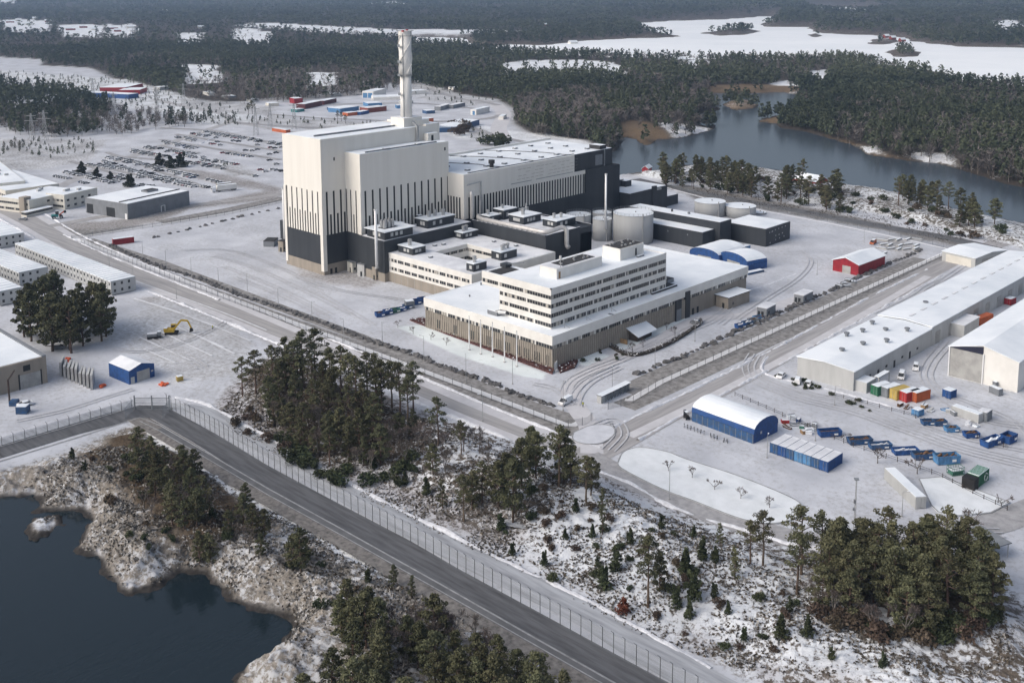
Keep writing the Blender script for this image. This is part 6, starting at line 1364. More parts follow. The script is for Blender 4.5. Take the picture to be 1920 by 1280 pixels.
for (x,y) in ((1500,214),(1550,216),(1590,206),(1690,192),(1720,196),(1770,190),(1680,242),(1730,231),(1680,287),(1730,317),(1610,359),(1650,372),(1700,358),(1730,362),(1770,370),(1570,407),(1330,352),(1410,312),(1590,172),(1450,146),(1410,141),(1290,149),(1310,173),(1120,131),(1240,162),(1260,165),(1290,105),(1280,118)): put_car(*CP(x,y),k=rr.choice((0,1,7,2)))
# ================================================================== FAR YARD AND HOUSES
def fbox(name,label,cat,near,left,right,h,m_,roofm=SNOW,gab=0,doors=0,grp=None,dm=None):
    R=Rect(near,left,right,0); R.a=max(R.a,2.2);R.b=max(R.b,2.2)
    if gab: t=gable(name,label,cat,R,h,gab,m_,roofm,.3,axis='u' if R.a>=R.b else 'v',group=grp)
    else: t=bld(name,label,cat,R,h,m_,roofm,.15,group=grp)
    for i in range(doors):
        y=R.b*(.08+.46*i) if doors>1 else R.b*.25; part_box(t,'door',-.1,0,y,y+R.b*.4,0,h*.75,dm or BLUEL)
    return t
fbox('workshop_hall','white workshop with two blue doors in the far yard','hall',(700,184),(677,184),(724,178),7,FASCIA,doors=2)
fbox('storage_box','long light blue storage box with white roof in the far yard','container',(638,212),(629,208),(673,207),4.0,BLUEL)
fbox('storage_box','short light blue storage box below the white workshop','container',(690,201),(681,198),(715,199),3.6,BLUEL)
R=Rect((700,189),(694,187),(750,187),0); tent('white_tent','long white round topped tent behind the chimney in the far yard',R,2,3.2,FASCIA,axis='u')
fbox('container_stack','stacked dark red containers at the left of the far yard','container stack',(552,195),(543,193),(564,193),5.5,RED)
fbox('container_row','long dark red container line at the left of the far yard','container row',(572,205),(562,203),(604,198),5,mat('wine_paint',(.10,.025,.03),.7),)
fbox('container_row','short dark container line right of the long dark red one','container row',(608,197),(602,195),(631,192),4.2,_M['wine_paint'])
fbox('container_row','red brown container group in the middle of the far yard','container row',(690,212),(684,209),(725,208),4.6,mat('redbrown_paint',(.22,.06,.045),.7),SNOWD)
fbox('storage_box','low orange red container in front of the light blue box','container',(652,218),(648,216),(670,216),3,REDL)
fbox('storage_box','low blue container right of the orange red one','container',(676,216),(671,214),(692,213),3,BLUE)
fbox('storage_box','small blue box just left of the chimney base','container',(744,204),(741,202),(753,203),3.2,BLUEL)
fbox('storage_box','small navy box left of the light blue storage box','container',(617,208),(613,206),(626,206),2.8,BLUED)
fbox('storage_box','small turquoise box by the left dark red containers','container',(556,211),(553,209),(571,209),2.8,TEAL)
fbox('storage_box','red and white box just right of the chimney base','container',(790,231),(786,229),(813,229),3.6,REDL)
fbox('office_modules','long white and blue module block right of the chimney','modular offices',(815,249),(812,248),(856,248),4.2,BLUED)
for (n_,l_,r_,h_,m_,lab) in (((392,181),(380,178),(400,179),4,FASCIA,'white round roofed shed beside the far left road'),((425,186),(415,184),(440,184),3,GREY,'small grey shed among bare trees in the far left yard'),((470,192),(462,190),(482,190),3,GREYL,'pale shed beside the wood behind the car park'),((505,200),(498,198),(520,198),3,CREAM,'cream shed left of the stacked dark red containers'),((770,178),(760,176),(800,176),4,FASCIA,'long white shed behind the chimney'),((850,170),(842,169),(868,168),3.5,FASCIA,'white roofed shed at the wood edge right of the chimney'),((760,196),(754,194),(775,194),3,GREYL,'pale grey cabin right of the white round topped tent'),((800,214),(792,212),(812,212),3,BLUED,'worn blue cabin right of the chimney'),((620,182),(612,181),(640,180),3.5,GREYL,'grey shed at the foot of the leafless wood'),((300,170),(290,169),(318,168),4,GREYL,'grey shed beside the far left halls')):
    fbox('yard_shed',lab,'shed',n_,l_,r_,h_,m_)
t=fbox('office_modules','white roofed module row with blue base behind the turbine hall','modular offices',(856,248),(814,248),(899,234),4.6,BLUED)
fbox('workshop_hall','white hall with one blue door beside the snowy far road','hall',(893,216),(884,215),(918,210),5,FASCIA,doors=1)
fbox('scrap_stack','dark stacked scrap frames in the far yard right of the chimney','scrap',(826,208),(820,206),(846,202),4,GREYB,SNOWD); fbox('scrap_stack','second dark scrap stack behind the first in the far yard','scrap',(850,204),(845,202),(872,199),3.5,GREYB,SNOWD)
fbox('storage_box','long orange red container behind the car park edge','container',(510,246),(506,243),(536,250),2.6,REDL)
fbox('lorry','white box van on the snowy far road','van',(944,225),(936,224),(950,221),3.2,FASCIA)
fbox('red_hall','wide red hall with snowy roof far left beyond the dark wood','hall',(236,174),(196,172),(268,166),6,RED)
fbox('red_hall','smaller red hall right of the wide red hall','hall',(262,177),(230,175),(276,172),5,RED)
fbox('blue_hall_far','very long low blue hall far left','hall',(241,186),(130,180),(252,183),5,BLUE)
fbox('shoreline_house','red brick house with snowy gable roof among pines by the channel','house',(1529,352),(1484,344),(1543,346),3.4,BRICKR,gab=3,doors=1,dm=FASCIA)
fbox('boathouse','small dark red boathouse at the channel shore','boathouse',(1215,328),(1206,326),(1222,324),4,RED,gab=1.5)
print('cars',ncar,len(REST))
if REST:
    v_=[];f_=[];mi_=[];mats_=[]
    for (px_,py_,k) in REST:
        x,y=G(px_,py_); me_=CARV[k][0]; a_=math.radians(78)+rr.gauss(0,.04); o_=len(v_)
        v_+=[(x+v.co.x*math.cos(a_)-v.co.y*math.sin(a_),y+v.co.x*math.sin(a_)+v.co.y*math.cos(a_),v.co.z) for v in me_.vertices]
        for p in me_.polygons:
            m__=me_.materials[p.material_index]
            if m__ not in mats_: mats_.append(m__)
            f_.append([o_+i for i in p.vertices]); mi_.append(mats_.index(m__))
    me=bpy.data.meshes.new('farther_parked_cars'); me.from_pydata(v_,[],f_); me.polygons.foreach_set('material_index',mi_)
    for m__ in mats_: me.materials.append(m__)
    o=bpy.data.objects.new('farther_parked_cars',me); COL.objects.link(o); tag(o,'smaller cars in the farther rows of the staff car park','cars',None,'stuff')
rr=random.Random(77)
for i,(x,y) in enumerate([(12,52),(30,50),(48,56),(62,47),(85,51),(124,64),(150,60),(172,64),(205,62),(215,66),(240,60),(244,66),(1672,74),(1660,72),(1690,76),(1020,55),(1070,80),(712,17),(1268,120),(305,33),(372,60)]):
    px_=G(x,y); d_=math.hypot(*px_); R=Rect(px_,(px_[0]-8,px_[1]+3),(px_[0]+5,px_[1]+14),world=True); R.a=rr.uniform(14,26);R.b=rr.uniform(9,14)
    zz=float(height(np.array([px_[0]]),np.array([px_[1]]))[0][0]); m_=rr.choice((BRICKR,CREAM,FASCIA)) if i not in(12,13,14,17) else BRICKR
    if i in (12,13,14): R.a,R.b=13,8
    t=gable('village_house','small far house %s'%('with pale walls in the snowy village clearing' if m_ is not BRICKR else 'with red walls and snowy roof in a distant clearing'),'house',R,5,3.5,m_,SNOW,.6,group='%s houses far away'%('red' if m_ is BRICKR else 'pale')); t.location.z=zz
# power pylons
py_=None
for (x,y,h) in ((85,263,24),(61,264,22),(295,224,30),(480,254,24),(507,242,22),(552,242,22),(215,222,24),(130,178,22),(175,184,22),(345,196,22)):
    q_=G(x,y)
    if py_ is None:
        py_=E('power_pylon','thin grey lattice pylon carrying lines over the far left field','pylon',(*q_,0),math.radians(40),'lattice pylons'); b=MB()
        for s in ((-1,-1),(1,-1),(1,1),(-1,1)): b.bar((s[0]*1.8,s[1]*1.8,0),(s[0]*.35,s[1]*.35,22),.22,STEEL)
        for i in range(8):
            z=i*2.7;w0=1.8-1.45*z/22;w1=1.8-1.45*(z+2.7)/22
            b.bar((-w0,-w0,z),(w1,-w1,z+2.7),.14,STEEL); b.bar((w0,w0,z),(-w1,w1,z+2.7),.14,STEEL); b.bar((w0,-w0,z),(w1,w1,z+2.7),.14,STEEL)
        b.build('lattice',py_)
        for z,w_ in ((16,5.5),(20,4)): b=MB(); b.bar((-w_,0,z),(w_,0,z),.3,STEEL); b.build('cross_arm',py_)
        c=py_
    else: c=copy_tree(py_)
    c.location=(*q_,0); c.scale=(1,1,h/22)
# ================================================================== TREES
def leafcloud(v,f,c,r,n,size,flat=.75,rs=None):
    rs=rs or rng
    for _ in range(n):
        d=rs.normal(size=3); d/=np.linalg.norm(d)+1e-9; rad=rs.uniform(.35,1.)**.6
        p=np.array(c)+d*rad*np.array(r); s=size*rs.uniform(.6,1.35)
        a=rs.normal(size=3); a[2]*=flat; a/=np.linalg.norm(a)+1e-9; b_=np.cross(a,rs.normal(size=3)); b_/=np.linalg.norm(b_)+1e-9
        k=len(v); v+=[p-a*s,p+b_*s*.55,p+a*s*.9,p-b_*s*.5]; f.append((k,k+1,k+2,k+3))
def raw(name,v,f,m_):
    me=bpy.data.meshes.new(name); me.from_pydata([tuple(p) for p in v],[],f); me.materials.append(m_); me.update(); return me
def limb(mb,p,q_,r0,r1,m_,bend=.1):
    p=np.array(p,float);q_=np.array(q_,float); mid=(p+q_)/2+rng.normal(size=3)*np.linalg.norm(q_-p)*bend; mb.tube([p,mid,q_],r0,m_,5,r1)
def pine(h,crown0,wid,nl,dens,size,bark=None,leafm=None,conic=0.,low=0):
    """scots pine: bent tapered trunk, limbs, clumped crown"""
    mb=MB(); lean=rng.normal(size=2)*.03*h; pts=[(lean[0]*(z/h)**2+rng.normal()*.05,lean[1]*(z/h)**2+rng.normal()*.05,z) for z in np.linspace(-.5,h*.97,7)]
    mb.tube(pts,.019*h+.05,bark or BARK,7,.03); v=[];f=[]
    for i in range(nl):
        u=(i+.5)/nl; z=h*(crown0+(1-crown0)*u*.97); prof=(math.sin(math.pi*min(1,.22+.78*u))**.8) if not conic else (1-u)**.8*.9+.12
        L_=wid*prof*rng.uniform(.65,1.15); a=i*2.4+rng.uniform(-.5,.5); px0=(lean[0]*(z/h)**2,lean[1]*(z/h)**2)
        tip=(px0[0]+L_*math.cos(a),px0[1]+L_*math.sin(a),z+L_*rng.uniform(.05,.4)*(1 if not conic else -.3))
        limb(mb,(*px0,z-.2),tip,.05+.006*h,.02,bark or BARK)
        for k,(t_,s_) in enumerate(((.55,.75),(.85,1.),(1.05,.8))):
            c=np.array([px0[0]+(tip[0]-px0[0])*t_,px0[1]+(tip[1]-px0[1])*t_,z+(tip[2]-z)*t_+.25])+rng.normal(size=3)*.2
            r=wid*.30*s_*rng.uniform(.7,1.2); leafcloud(v,f,c,(r*1.15,r*1.15,r*.62),int(dens*s_),size)
    leafcloud(v,f,(lean[0],lean[1],h*.97),(wid*.3,wid*.3,wid*.25),int(dens*1.2),size)
    for k in range(low): a=rng.uniform(0,6.28);z=h*rng.uniform(.25,crown0); limb(mb,(0,0,z),(math.cos(a)*wid*.35,math.sin(a)*wid*.35,z+.2),.035,.01,bark or BARK)
    return mb.mesh('trunk'),raw('crown',v,f,leafm or NEEDLE)
def bush(h,wid,n,size,m_,conic=False):
    v=[];f=[]; mb=MB(); mb.tube([(0,0,-.4),(0,0,h*.6)],.07,BARK,5,.03)
    for k in range(10 if not conic else 12):
        u=k/11; 
        c=(rng.normal()*wid*.16,rng.normal()*wid*.16,h*(.12+.80*u)) if conic else (rng.uniform(-.5,.5)*wid,rng.uniform(-.5,.5)*wid,h*rng.uniform(.25,.8))
        r=wid*(.5*(1.05-u)+.10) if conic else wid*.38
        leafcloud(v,f,c,(r,r,h*.13 if conic else h*.25),n,size)
    return mb.mesh('trunk'),raw('crown',v,f,m_)
def bare(h,wid,lv=4,bark=None,tw=TWIG):
    mb=MB(); v=[];f=[]
    def rec(p,d,L_,r,l):
        q_=p+d*L_; mb.tube([p,(p+q_)/2+rng.normal(size=3)*L_*.05,q_],r,bark or BARKG,5 if l<2 else 3,r*.6)
        if l>=lv:
            for _ in range(5):
                e=q_-d*L_*rng.uniform(0,.7); dd=d+rng.normal(size=3)*.6; dd/=np.linalg.norm(dd); ll=L_*rng.uniform(.6,1.2); s=np.cross(dd,rng.normal(size=3)); s/=np.linalg.norm(s)+1e-9; k=len(v); v.extend([e,e+dd*ll*.5+s*.035,e+dd*ll,e+dd*ll*.5-s*.035]); f.append((k,k+1,k+2,k+3))
            return
        for _ in range(3 if l else 4):
            dd=d*(.9 if l else .5)+rng.normal(size=3)*np.array([.55,.55,.3])*(wid/h*1.3); dd[2]=abs(dd[2])+.12; dd/=np.linalg.norm(dd); rec(q_,dd,L_*rng.uniform(.6,.85),r*.6,l+1)
    rec(np.array([0,0,-.2]),np.array([0,0,1.]),h*.28,.022*h+.02,0); return mb.mesh('trunk'),raw('twigs',v,f,tw)
PINE=[pine(14,.42,2.9,17,38,.25,low=3) for _ in range(4)]+[pine(12,.45,2.4,14,32,.24,low=4) for _ in range(3)]
DENSE=[pine(11,.10,2.6,24,46,.27) for _ in range(3)]+[pine(11,.22,2.9,20,46,.27) for _ in range(2)]+[pine(11,.05,2.1,26,44,.26) for _ in range(2)]
SPRUCE=[pine(9,.08,1.7,20,15,.28,conic=1) for _ in range(2)]
JUN=[bush(3.6,1.5,60,.22,NEEDLE2,True) for _ in range(3)]
SHRUB=[bush(1.8,1.8,45,.22,BRUSH) for _ in range(2)]; SHRUBG=[bush(2.0,2.0,45,.24,NEEDLE2) for _ in range(2)]
BARE=[bare(8,3.2,4) for _ in range(3)]; BARES=[bare(4,2.4,3) for _ in range(3)]
ROUND=[bush(6,4.2,120,.42,mat('dark_conifer',(.030,.036,.024),.95,.3,.5,col2=(.016,.02,.014)),True) for _ in range(2)]
REDBUSH=bush(3.4,2.0,60,.22,REDB,True)
def plant(kind,px_,py_,h,label,cat='tree',group=None,zg=None,h0=None,name='pine_tree',ck='crown'):
    z=zg if zg is not None else 2.5
    for _ in range(3):
        x,y=G(px_,py_,z); z=float(height(np.array([x]),np.array([y]))[0][0])
    return plant_w(kind,x,y,z,h,label,cat,group,h0,name,ck)
def plant_w(kind,x,y,z,h,label,cat,group,h0,name,ck='crown'):
    tm,cm=kind; t=E(name,label,cat,(x,y,z-.1),random.uniform(0,6.28),group); s=h/h0
    t.scale=(s*random.uniform(.9,1.12),s*random.uniform(.9,1.12),s)
    for n_,me_ in (('trunk',tm),(ck,cm)): o=bpy.data.objects.new(n_,me_); COL.objects.link(o); o.parent=t
    return t
ch=random.choice; NT=[0]
def where(px_,py_,xr,yr):
    a=('left','centre','right')[int(min(2,max(0,(px_-xr[0])/(xr[1]-xr[0]+1e-6)*3)))]; b_=('back','middle','front')[int(min(2,max(0,(py_-yr[0])/(yr[1]-yr[0]+1e-6)*3)))]
    return '%s %s part'%(b_,a)
def relabel(group,sizes=True):
    o_=[o for o in COL.objects if o.get('group')==group and o.get('category')]
    if len(o_)<4: return
    P_=[PX(o.location.x,o.location.y,o.location.z) for o in o_]; xs=[float(p[0]) for p in P_];ys=[float(p[1]) for p in P_]; hs=sorted(o.scale.z for o in o_)
    for o,x,y in zip(o_,xs,ys):
        l=o['label']; w=where(x,y,(min(xs),max(xs)),(min(ys),max(ys))); h=('short ','','tall ')[0 if o.scale.z<hs[len(hs)//3] else (1 if o.scale.z<hs[2*len(hs)//3] else 2)] if sizes and not l.startswith(('tall','big','small','low')) else ''
        o['label']=h+' '.join(l.split()[:16-len(w.split())-2-len(h.split())])+', '+w
def cluster(poly,n,kinds,hr,h0,label,group,name='pine_tree',cat='tree',mind=2.2,zg=2.5,ck='crown'):
    P_=GL(poly,zg); xs=[p[0] for p in P_];ys=[p[1] for p in P_]; pts=[]; tries=0
    while len(pts)<n and tries<4000:
        tries+=1; x=random.uniform(min(xs),max(xs));y=random.uniform(min(ys),max(ys))
        if not inpoly(P_,np.array([x]),np.array([y]))[0]: continue
        if any((x-a)**2+(y-b_)**2<mind**2 for a,b_ in pts): continue
        pts.append((x,y))
    Z_=height(np.array([p[0] for p in pts]),np.array([p[1] for p in pts]))[0]
    for (x,y),z in zip(pts,Z_):
        if z<-2.4: continue
        plant_w(ch(kinds),x,y,float(z),random.uniform(*hr),label,cat,group,h0,name,ck)
    NT[0]+=len(pts)
# single pines of the grove beside the main road (ground position, height)
for (x,y,h) in [(455,743,12),(480,738,13),(513,738,14),(537,730,15.5),(568,727,17),(591,720,16.5),(553,735,15),(669,769,15.5),(689,758,15),(716,773,15),(751,781,15.5),(775,770,14.5),(735,765,14),(705,748,14),(640,745,15),(655,760,15),(765,790,13)]:
    plant(ch(PINE[:4]),x,y,h,'tall pine with bare lower trunk in the grove below the main road','tree','tall pines of the road grove',h0=14); NT[0]+=1
for (x,y,h,k) in [(822,836,14.5,PINE),(865,851,10,PINE),(904,942,10,PINE),(870,976,11,PINE),(885,950,9,DENSE),(935,950,11,DENSE),(962,972,15,DENSE),(950,940,11,DENSE),(978,915,12,DENSE),(1005,899,12,DENSE),(995,880,11,DENSE),(1048,914,15,PINE),(1058,905,13,DENSE),(1070,912,10,DENSE),(1099,942,11,PINE),(1108,930,9,DENSE),(812,890,8,DENSE),(830,950,7,SPRUCE),(1129,962,6,SPRUCE),(1130,1002,6,SPRUCE),(1407,1056,11,PINE),(1431,1060,12,PINE),(1215,1136,14.5,PINE),(1237,1106,8,DENSE),(564,1072,9.5,DENSE),(551,1066,8,DENSE),(490,1052,5,DENSE),(624,706,6,SPRUCE),(1350,1020,5,SPRUCE),(1378,1086,7,SPRUCE),(738,1098,4.5,DENSE),(772,1118,4.5,SPRUCE)]:
    h0={id(PINE):14,id(DENSE):11,id(SPRUCE):9}[id(k)]
    lab='scattered %s on the snowy rock slope above the service road'%({id(PINE):'open crowned pine',id(DENSE):'dense dark pine',id(SPRUCE):'small pointed conifer'}[id(k)]) if y<1150 and x>790 else 'lone %s on the rocks near the bay'%('dense dark pine' if k is not SPRUCE else 'small pointed conifer') if x<800 and y>1000 else 'small conifer between the road grove pines'
    plant(ch(k),x,y,h,lab,'tree',lab.replace('scattered ','scattered group of '),h0=h0); NT[0]+=1
cluster([(480,760),(540,740),(640,745),(760,790),(800,810),(780,870),(700,880),(600,850),(520,830)],36,DENSE+DENSE+PINE[4:],(7,12.5),11,'dense olive green pine in the lower half of the road grove','dense pines of the road grove',mind=2.6)
cluster([(500,760),(700,790),(800,830),(850,900),(700,900),(560,850)],20,BARE,(6.5,10),8,'leafless grey tree among the pines of the road grove','leafless trees of the road grove','bare_tree',ck='twigs')
cluster([(800,850),(900,850),(930,910),(850,950),(800,920)],5,BARE,(7,9),8,'leafless slender tree on the snowy slope right of the road grove','leafless trees on the snowy slope','bare_tree',ck='twigs')
cluster([(1490,1075),(1520,1050),(1640,1045),(1760,1060),(1860,1085),(1880,1130),(1850,1185),(1740,1195),(1620,1180),(1540,1165),(1495,1120)],46,DENSE+DENSE+PINE,(10,14),12,'pine in the thick grove at the lower right','pines of the thick lower right grove',mind=2.8)
cluster([(1500,1100),(1640,1060),(1840,1100),(1870,1190),(1760,1210),(1640,1190),(1500,1150)],18,BARE,(6,8),8,'leafless tree at the front edge of the thick lower right grove','leafless trees before the lower right grove','bare_tree',ck='twigs')
cluster([(235,855),(262,832),(310,860),(400,905),(470,955),(505,1000),(460,1025),(390,1040),(330,1010),(290,950),(240,885)],34,DENSE+SPRUCE[:1],(5.5,8.5),10.5,'dense pine in the wood on the headland above the bay','pines of the bay headland wood',mind=2.3)
cluster([(250,900),(320,880),(480,980),(500,1030),(420,1060),(320,1050)],16,BARE,(5,7),8,'leafless tree on the rocky shore of the headland','leafless trees on the headland','bare_tree',ck='twigs')
cluster([(550,1340),(610,1262),(660,1215),(720,1200),(800,1205),(900,1250),(1000,1290),(1070,1330),(1090,1420),(560,1430)],40,DENSE+PINE[:1],(8,11.5),11.5,'dense pine in the wood at the bottom edge','pines of the bottom edge wood',mind=2.6,zg=2)
cluster([(640,1170),(690,1150),(690,1215),(630,1240)],5,DENSE,(9,11),11,'dense pine at the bay end of the bottom edge wood','pines at the bay end of the bottom wood',mind=2.4)
cluster([(690,1180),(860,1190),(1000,1260),(900,1290),(720,1250)],15,BARE,(6,9),8,'leafless tree among the pines at the bottom edge','leafless trees at the bottom edge','bare_tree',ck='twigs')
cluster([(35,610),(110,596),(190,610),(212,655),(130,664),(50,655)],21,DENSE,(15,19.5),11,'big dark pine in the grove behind the tan hall','pines of the grove behind the tan hall',mind=2.6,zg=0)
cluster([(1232,345),(1300,352),(1412,368),(1420,345),(1330,328),(1240,325)],50,DENSE+DENSE+DENSE+PINE,(8,14),11,'pine in the left stand on the channel bank','pines left on the channel bank',mind=3.2,zg=1)
cluster([(1425,370),(1475,392),(1580,396),(1580,365),(1500,345)],20,DENSE+DENSE+DENSE+PINE,(10,14),11,'pine around the shoreline house','pines around the shoreline house',mind=3.2,zg=1)
cluster([(1645,388),(1700,402),(1800,428),(1868,432),(1865,410),(1780,388),(1680,366)],20,DENSE+DENSE+DENSE+PINE,(10,13.5),11,'pine in the right stand on the channel bank','pines right on the channel bank',mind=3.2,zg=1)
for (x,y,h) in ((153,326,8),(182,333,6.5),(243,350,8),(300,312,9),(319,315,8.5),(340,313,9.5),(207,336,5)): plant(ch(ROUND),x,y,h,'dark rounded conifer standing among the parked cars','tree','conifers of the staff car park',h0=6,zg=0,name='conifer')
for (x,y,h) in ((473,214,13),(466,213,10),(640,228,10),(648,232,8),(633,226,9)): plant(ch(PINE),x,y,h,'lone pine %s'%('beside the far left junction' if x<500 else 'on the snowy bank behind the reactor hall'),'tree','lone pines %s'%('by the junction' if x<500 else 'behind the reactor hall'),h0=14,zg=0)
for (x,y,h) in ((8,277,5),(22,277,6),(28,278,5),(38,278,6)): plant(ch(DENSE),x,y,h,'small dark conifer in the shrubby field at the left edge','tree','conifers in the left field',h0=11,zg=0,name='conifer')
for i,(x,y) in enumerate(((1253,884),(1298,897),(1340,919),(1389,936),(1443,953))): plant(BARES[i%3],x,y,4.3,('leftmost','second','middle','fourth','rightmost')[i]+' young leafless tree on the long snowy island','tree','young trees on the snowy island',h0=4,zg=0,name='young_tree',ck='twigs')
for (x,y,h,l) in ((1186,663,5.5,'spreading leafless garden tree before the pavilion screen'),(1206,652,4.5,'smaller leafless tree right of the pavilion screen'),(1266,630,5,'leafless garden tree on the right lawn of the pavilion'),(1250,618,4,'leafless shrubby tree behind the pavilion'),(1645,868,6,'leafless tree between skip line and rail fence, left one'),(1720,888,6.5,'leafless tree beside the long white trailer'),(1877,950,5,'leafless tree at the corner of the snow lawn'),(1590,830,4,'small leafless tree near the row of blue containers'),(1810,1000,8,'pale leafless tree behind the thick pine grove')): plant(ch(BARES),x,y,h,l,'tree',None,h0=4,zg=0,name='bare_tree',ck='twigs')
for i,(x,y) in enumerate(((746,614),(775,626),(808,637),(837,647))): plant(BARES[i%3],x,y,3.8,('leftmost','second','third','rightmost')[i]+' small leafless tree on the lawn before the entrance building','tree','small trees before the entrance building',h0=4,zg=0,name='young_tree',ck='twigs')
for (x,y,h) in [(1153,1066,5),(1134,1103,5),(1287,1078,6),(1268,1136,4.5),(1302,1125,6.5),(1292,1154,4),(1338,1118,3),(1316,1050,5),(1340,1052,3.5),(1465,1197,5),(1513,1193,4),(1480,1150,3),(1110,1010,3),(1180,1020,3.5),(960,1040,3),(1020,1060,3.5),(940,990,4),(800,925,4.5),(760,905,3.5),(1080,960,3.5),(700,870,4),(1655,1250,3),(1560,1235,2.5),(690,1090,3),(400,980,4),(160,880,3),(135,860,3),(1240,990,3),(1300,1005,2.6),(1365,1150,2.6),(1395,1195,2.8),(1120,1060,2.4),(1060,1010,2.6)]:
    plant(ch(JUN),x,y,h,'dark upright juniper on the snowy rocks','juniper','junipers on the snowy rocks',h0=3.6,name='juniper')
cluster([(1495,1150),(1560,1190),(1700,1215),(1850,1205),(1885,1150),(1840,1170),(1700,1185),(1560,1165)],22,SHRUBG+SHRUB,(2.2,3.6),1.9,'dark undergrowth bush at the front foot of the lower right grove','undergrowth of the lower right grove','shrub','bush',mind=1.8)
cluster([(520,800),(600,850),(700,885),(790,860),(780,900),(650,900),(520,850)],20,SHRUBG,(2,3.2),1.9,'olive undergrowth bush at the front foot of the road grove','undergrowth of the road grove','shrub','bush',mind=1.8)
plant(REDBUSH,1168,1150,3.2,'rust red leafed bush beside the fence track','bush',None,h0=3.2,name='red_bush')
cluster([(430,745),(520,770),(560,830),(500,820),(430,780)],9,SHRUB,(1.6,2.6),1.8,'low brown shrub at the left end of the road grove','brown shrubs by the road grove','shrub','bush',mind=1.5)
cluster([(150,850),(250,840),(300,900),(420,1000),(560,1010),(700,1110),(600,1150),(450,1110),(300,1070),(220,1000)],34,SHRUB+SHRUBG,(1.0,2.2),1.9,'low shrub on the rocks between service road and bay','low shrubs near the bay','shrub','bush',mind=2)
cluster([(860,900),(1100,960),(1400,1050),(1480,1120),(1600,1210),(1400,1240),(1200,1160),(1000,1060)],46,SHRUB+SHRUBG,(.9,2.0),1.9,'low shrub on the snowy slope above the fence track','low shrubs on the snowy slope','shrub','bush',mind=2.5)
cluster([(1240,338),(1500,385),(1660,410),(1880,462),(1880,425),(1600,365),(1400,330),(1250,322)],70,SHRUB+SHRUBG+SHRUBG,(1.6,4.2),1.9,'low shrub on the channel bank slope','low shrubs on the channel bank','shrub','bush',mind=4,zg=1)
cluster([(1050,672),(1150,650),(1190,668),(1120,688)],9,SHRUB+SHRUBG,(.7,1.3),1.9,'small snow flecked garden shrub by the corner entrance','garden shrubs by the corner entrance','shrub','bush',mind=1.3,zg=0)
cluster([(1440,702),(1500,712),(1570,735),(1640,765),(1630,772),(1540,742),(1440,710)],16,SHRUBG,(.8,1.4),1.9,'low dark hedge shrub along the warehouse front','hedge shrubs by the warehouse','shrub','bush',mind=1.2,zg=0)
cluster([(835,238),(870,235),(885,262),(858,264)],5,SHRUB,(5,8),1.9,'big brown leafless thicket behind the turbine hall','thickets behind the turbine hall','thicket','bush',mind=6,zg=0)
cluster([(905,268),(955,262),(965,276),(920,280)],5,SHRUBG,(6,9),1.9,'rounded olive bush group behind the turbine hall roof','olive bushes behind the turbine hall','thicket','bush',mind=6,zg=0)
print('individual trees',NT[0])
for g_ in sorted({o['group'] for o in COL.objects if o.get('group') and o.get('category') in ('tree','bush','juniper','boulder','car')}): relabel(g_)
# ---- far-off woods: nobody could count them
def template(kind,n,rs):
    v=[];f=[]
    if kind=='conifer':
        for i in range(n):
            u=rs.uniform(0,1)**.9; z=.22+.78*u; r=(.24*(1-u)**.55+.03)*rs.uniform(.3,1.1); a=rs.uniform(0,6.28); s=.10*(1.4-.5*u)*(40/n)**.42
            c=np.array([r*math.cos(a),r*math.sin(a),z]); q1=rs.normal(size=3);q1/=np.linalg.norm(q1);q2=np.cross(q1,rs.normal(size=3));q2/=np.linalg.norm(q2)
            k=len(v); v+=[c-q1*s,c+q1*s,c+q2*s*1.2]; f.append((k,k+1,k+2))
        k=len(v); v+=[np.array([-.012,0,0]),np.array([.012,0,0]),np.array([0,.01,.6])]; f.append((k,k+1,k+2))
    else:
        for i in range(n):
            a=rs.uniform(0,6.28); u=rs.uniform(.25,.8); r=rs.uniform(0,.2); c=np.array([r*math.cos(a)*.4,r*math.sin(a)*.4,u]); d=np.array([math.cos(a)*.20,math.sin(a)*.20,rs.uniform(.08,.28)])*rs.uniform(.6,1.2); sd=np.array([-math.sin(a),math.cos(a),rs.uniform(-.5,.5)])*.018*(34/n)**.7
            k=len(v); v+=[c-sd,c+sd,c+d]; f.append((k,k+1,k+2))
        k=len(v); v+=[np.array([-.015,0,0]),np.array([.015,0,0]),np.array([0,.01,.9])]; f.append((k,k+1,k+2))
    return np.array(v),np.array(f)
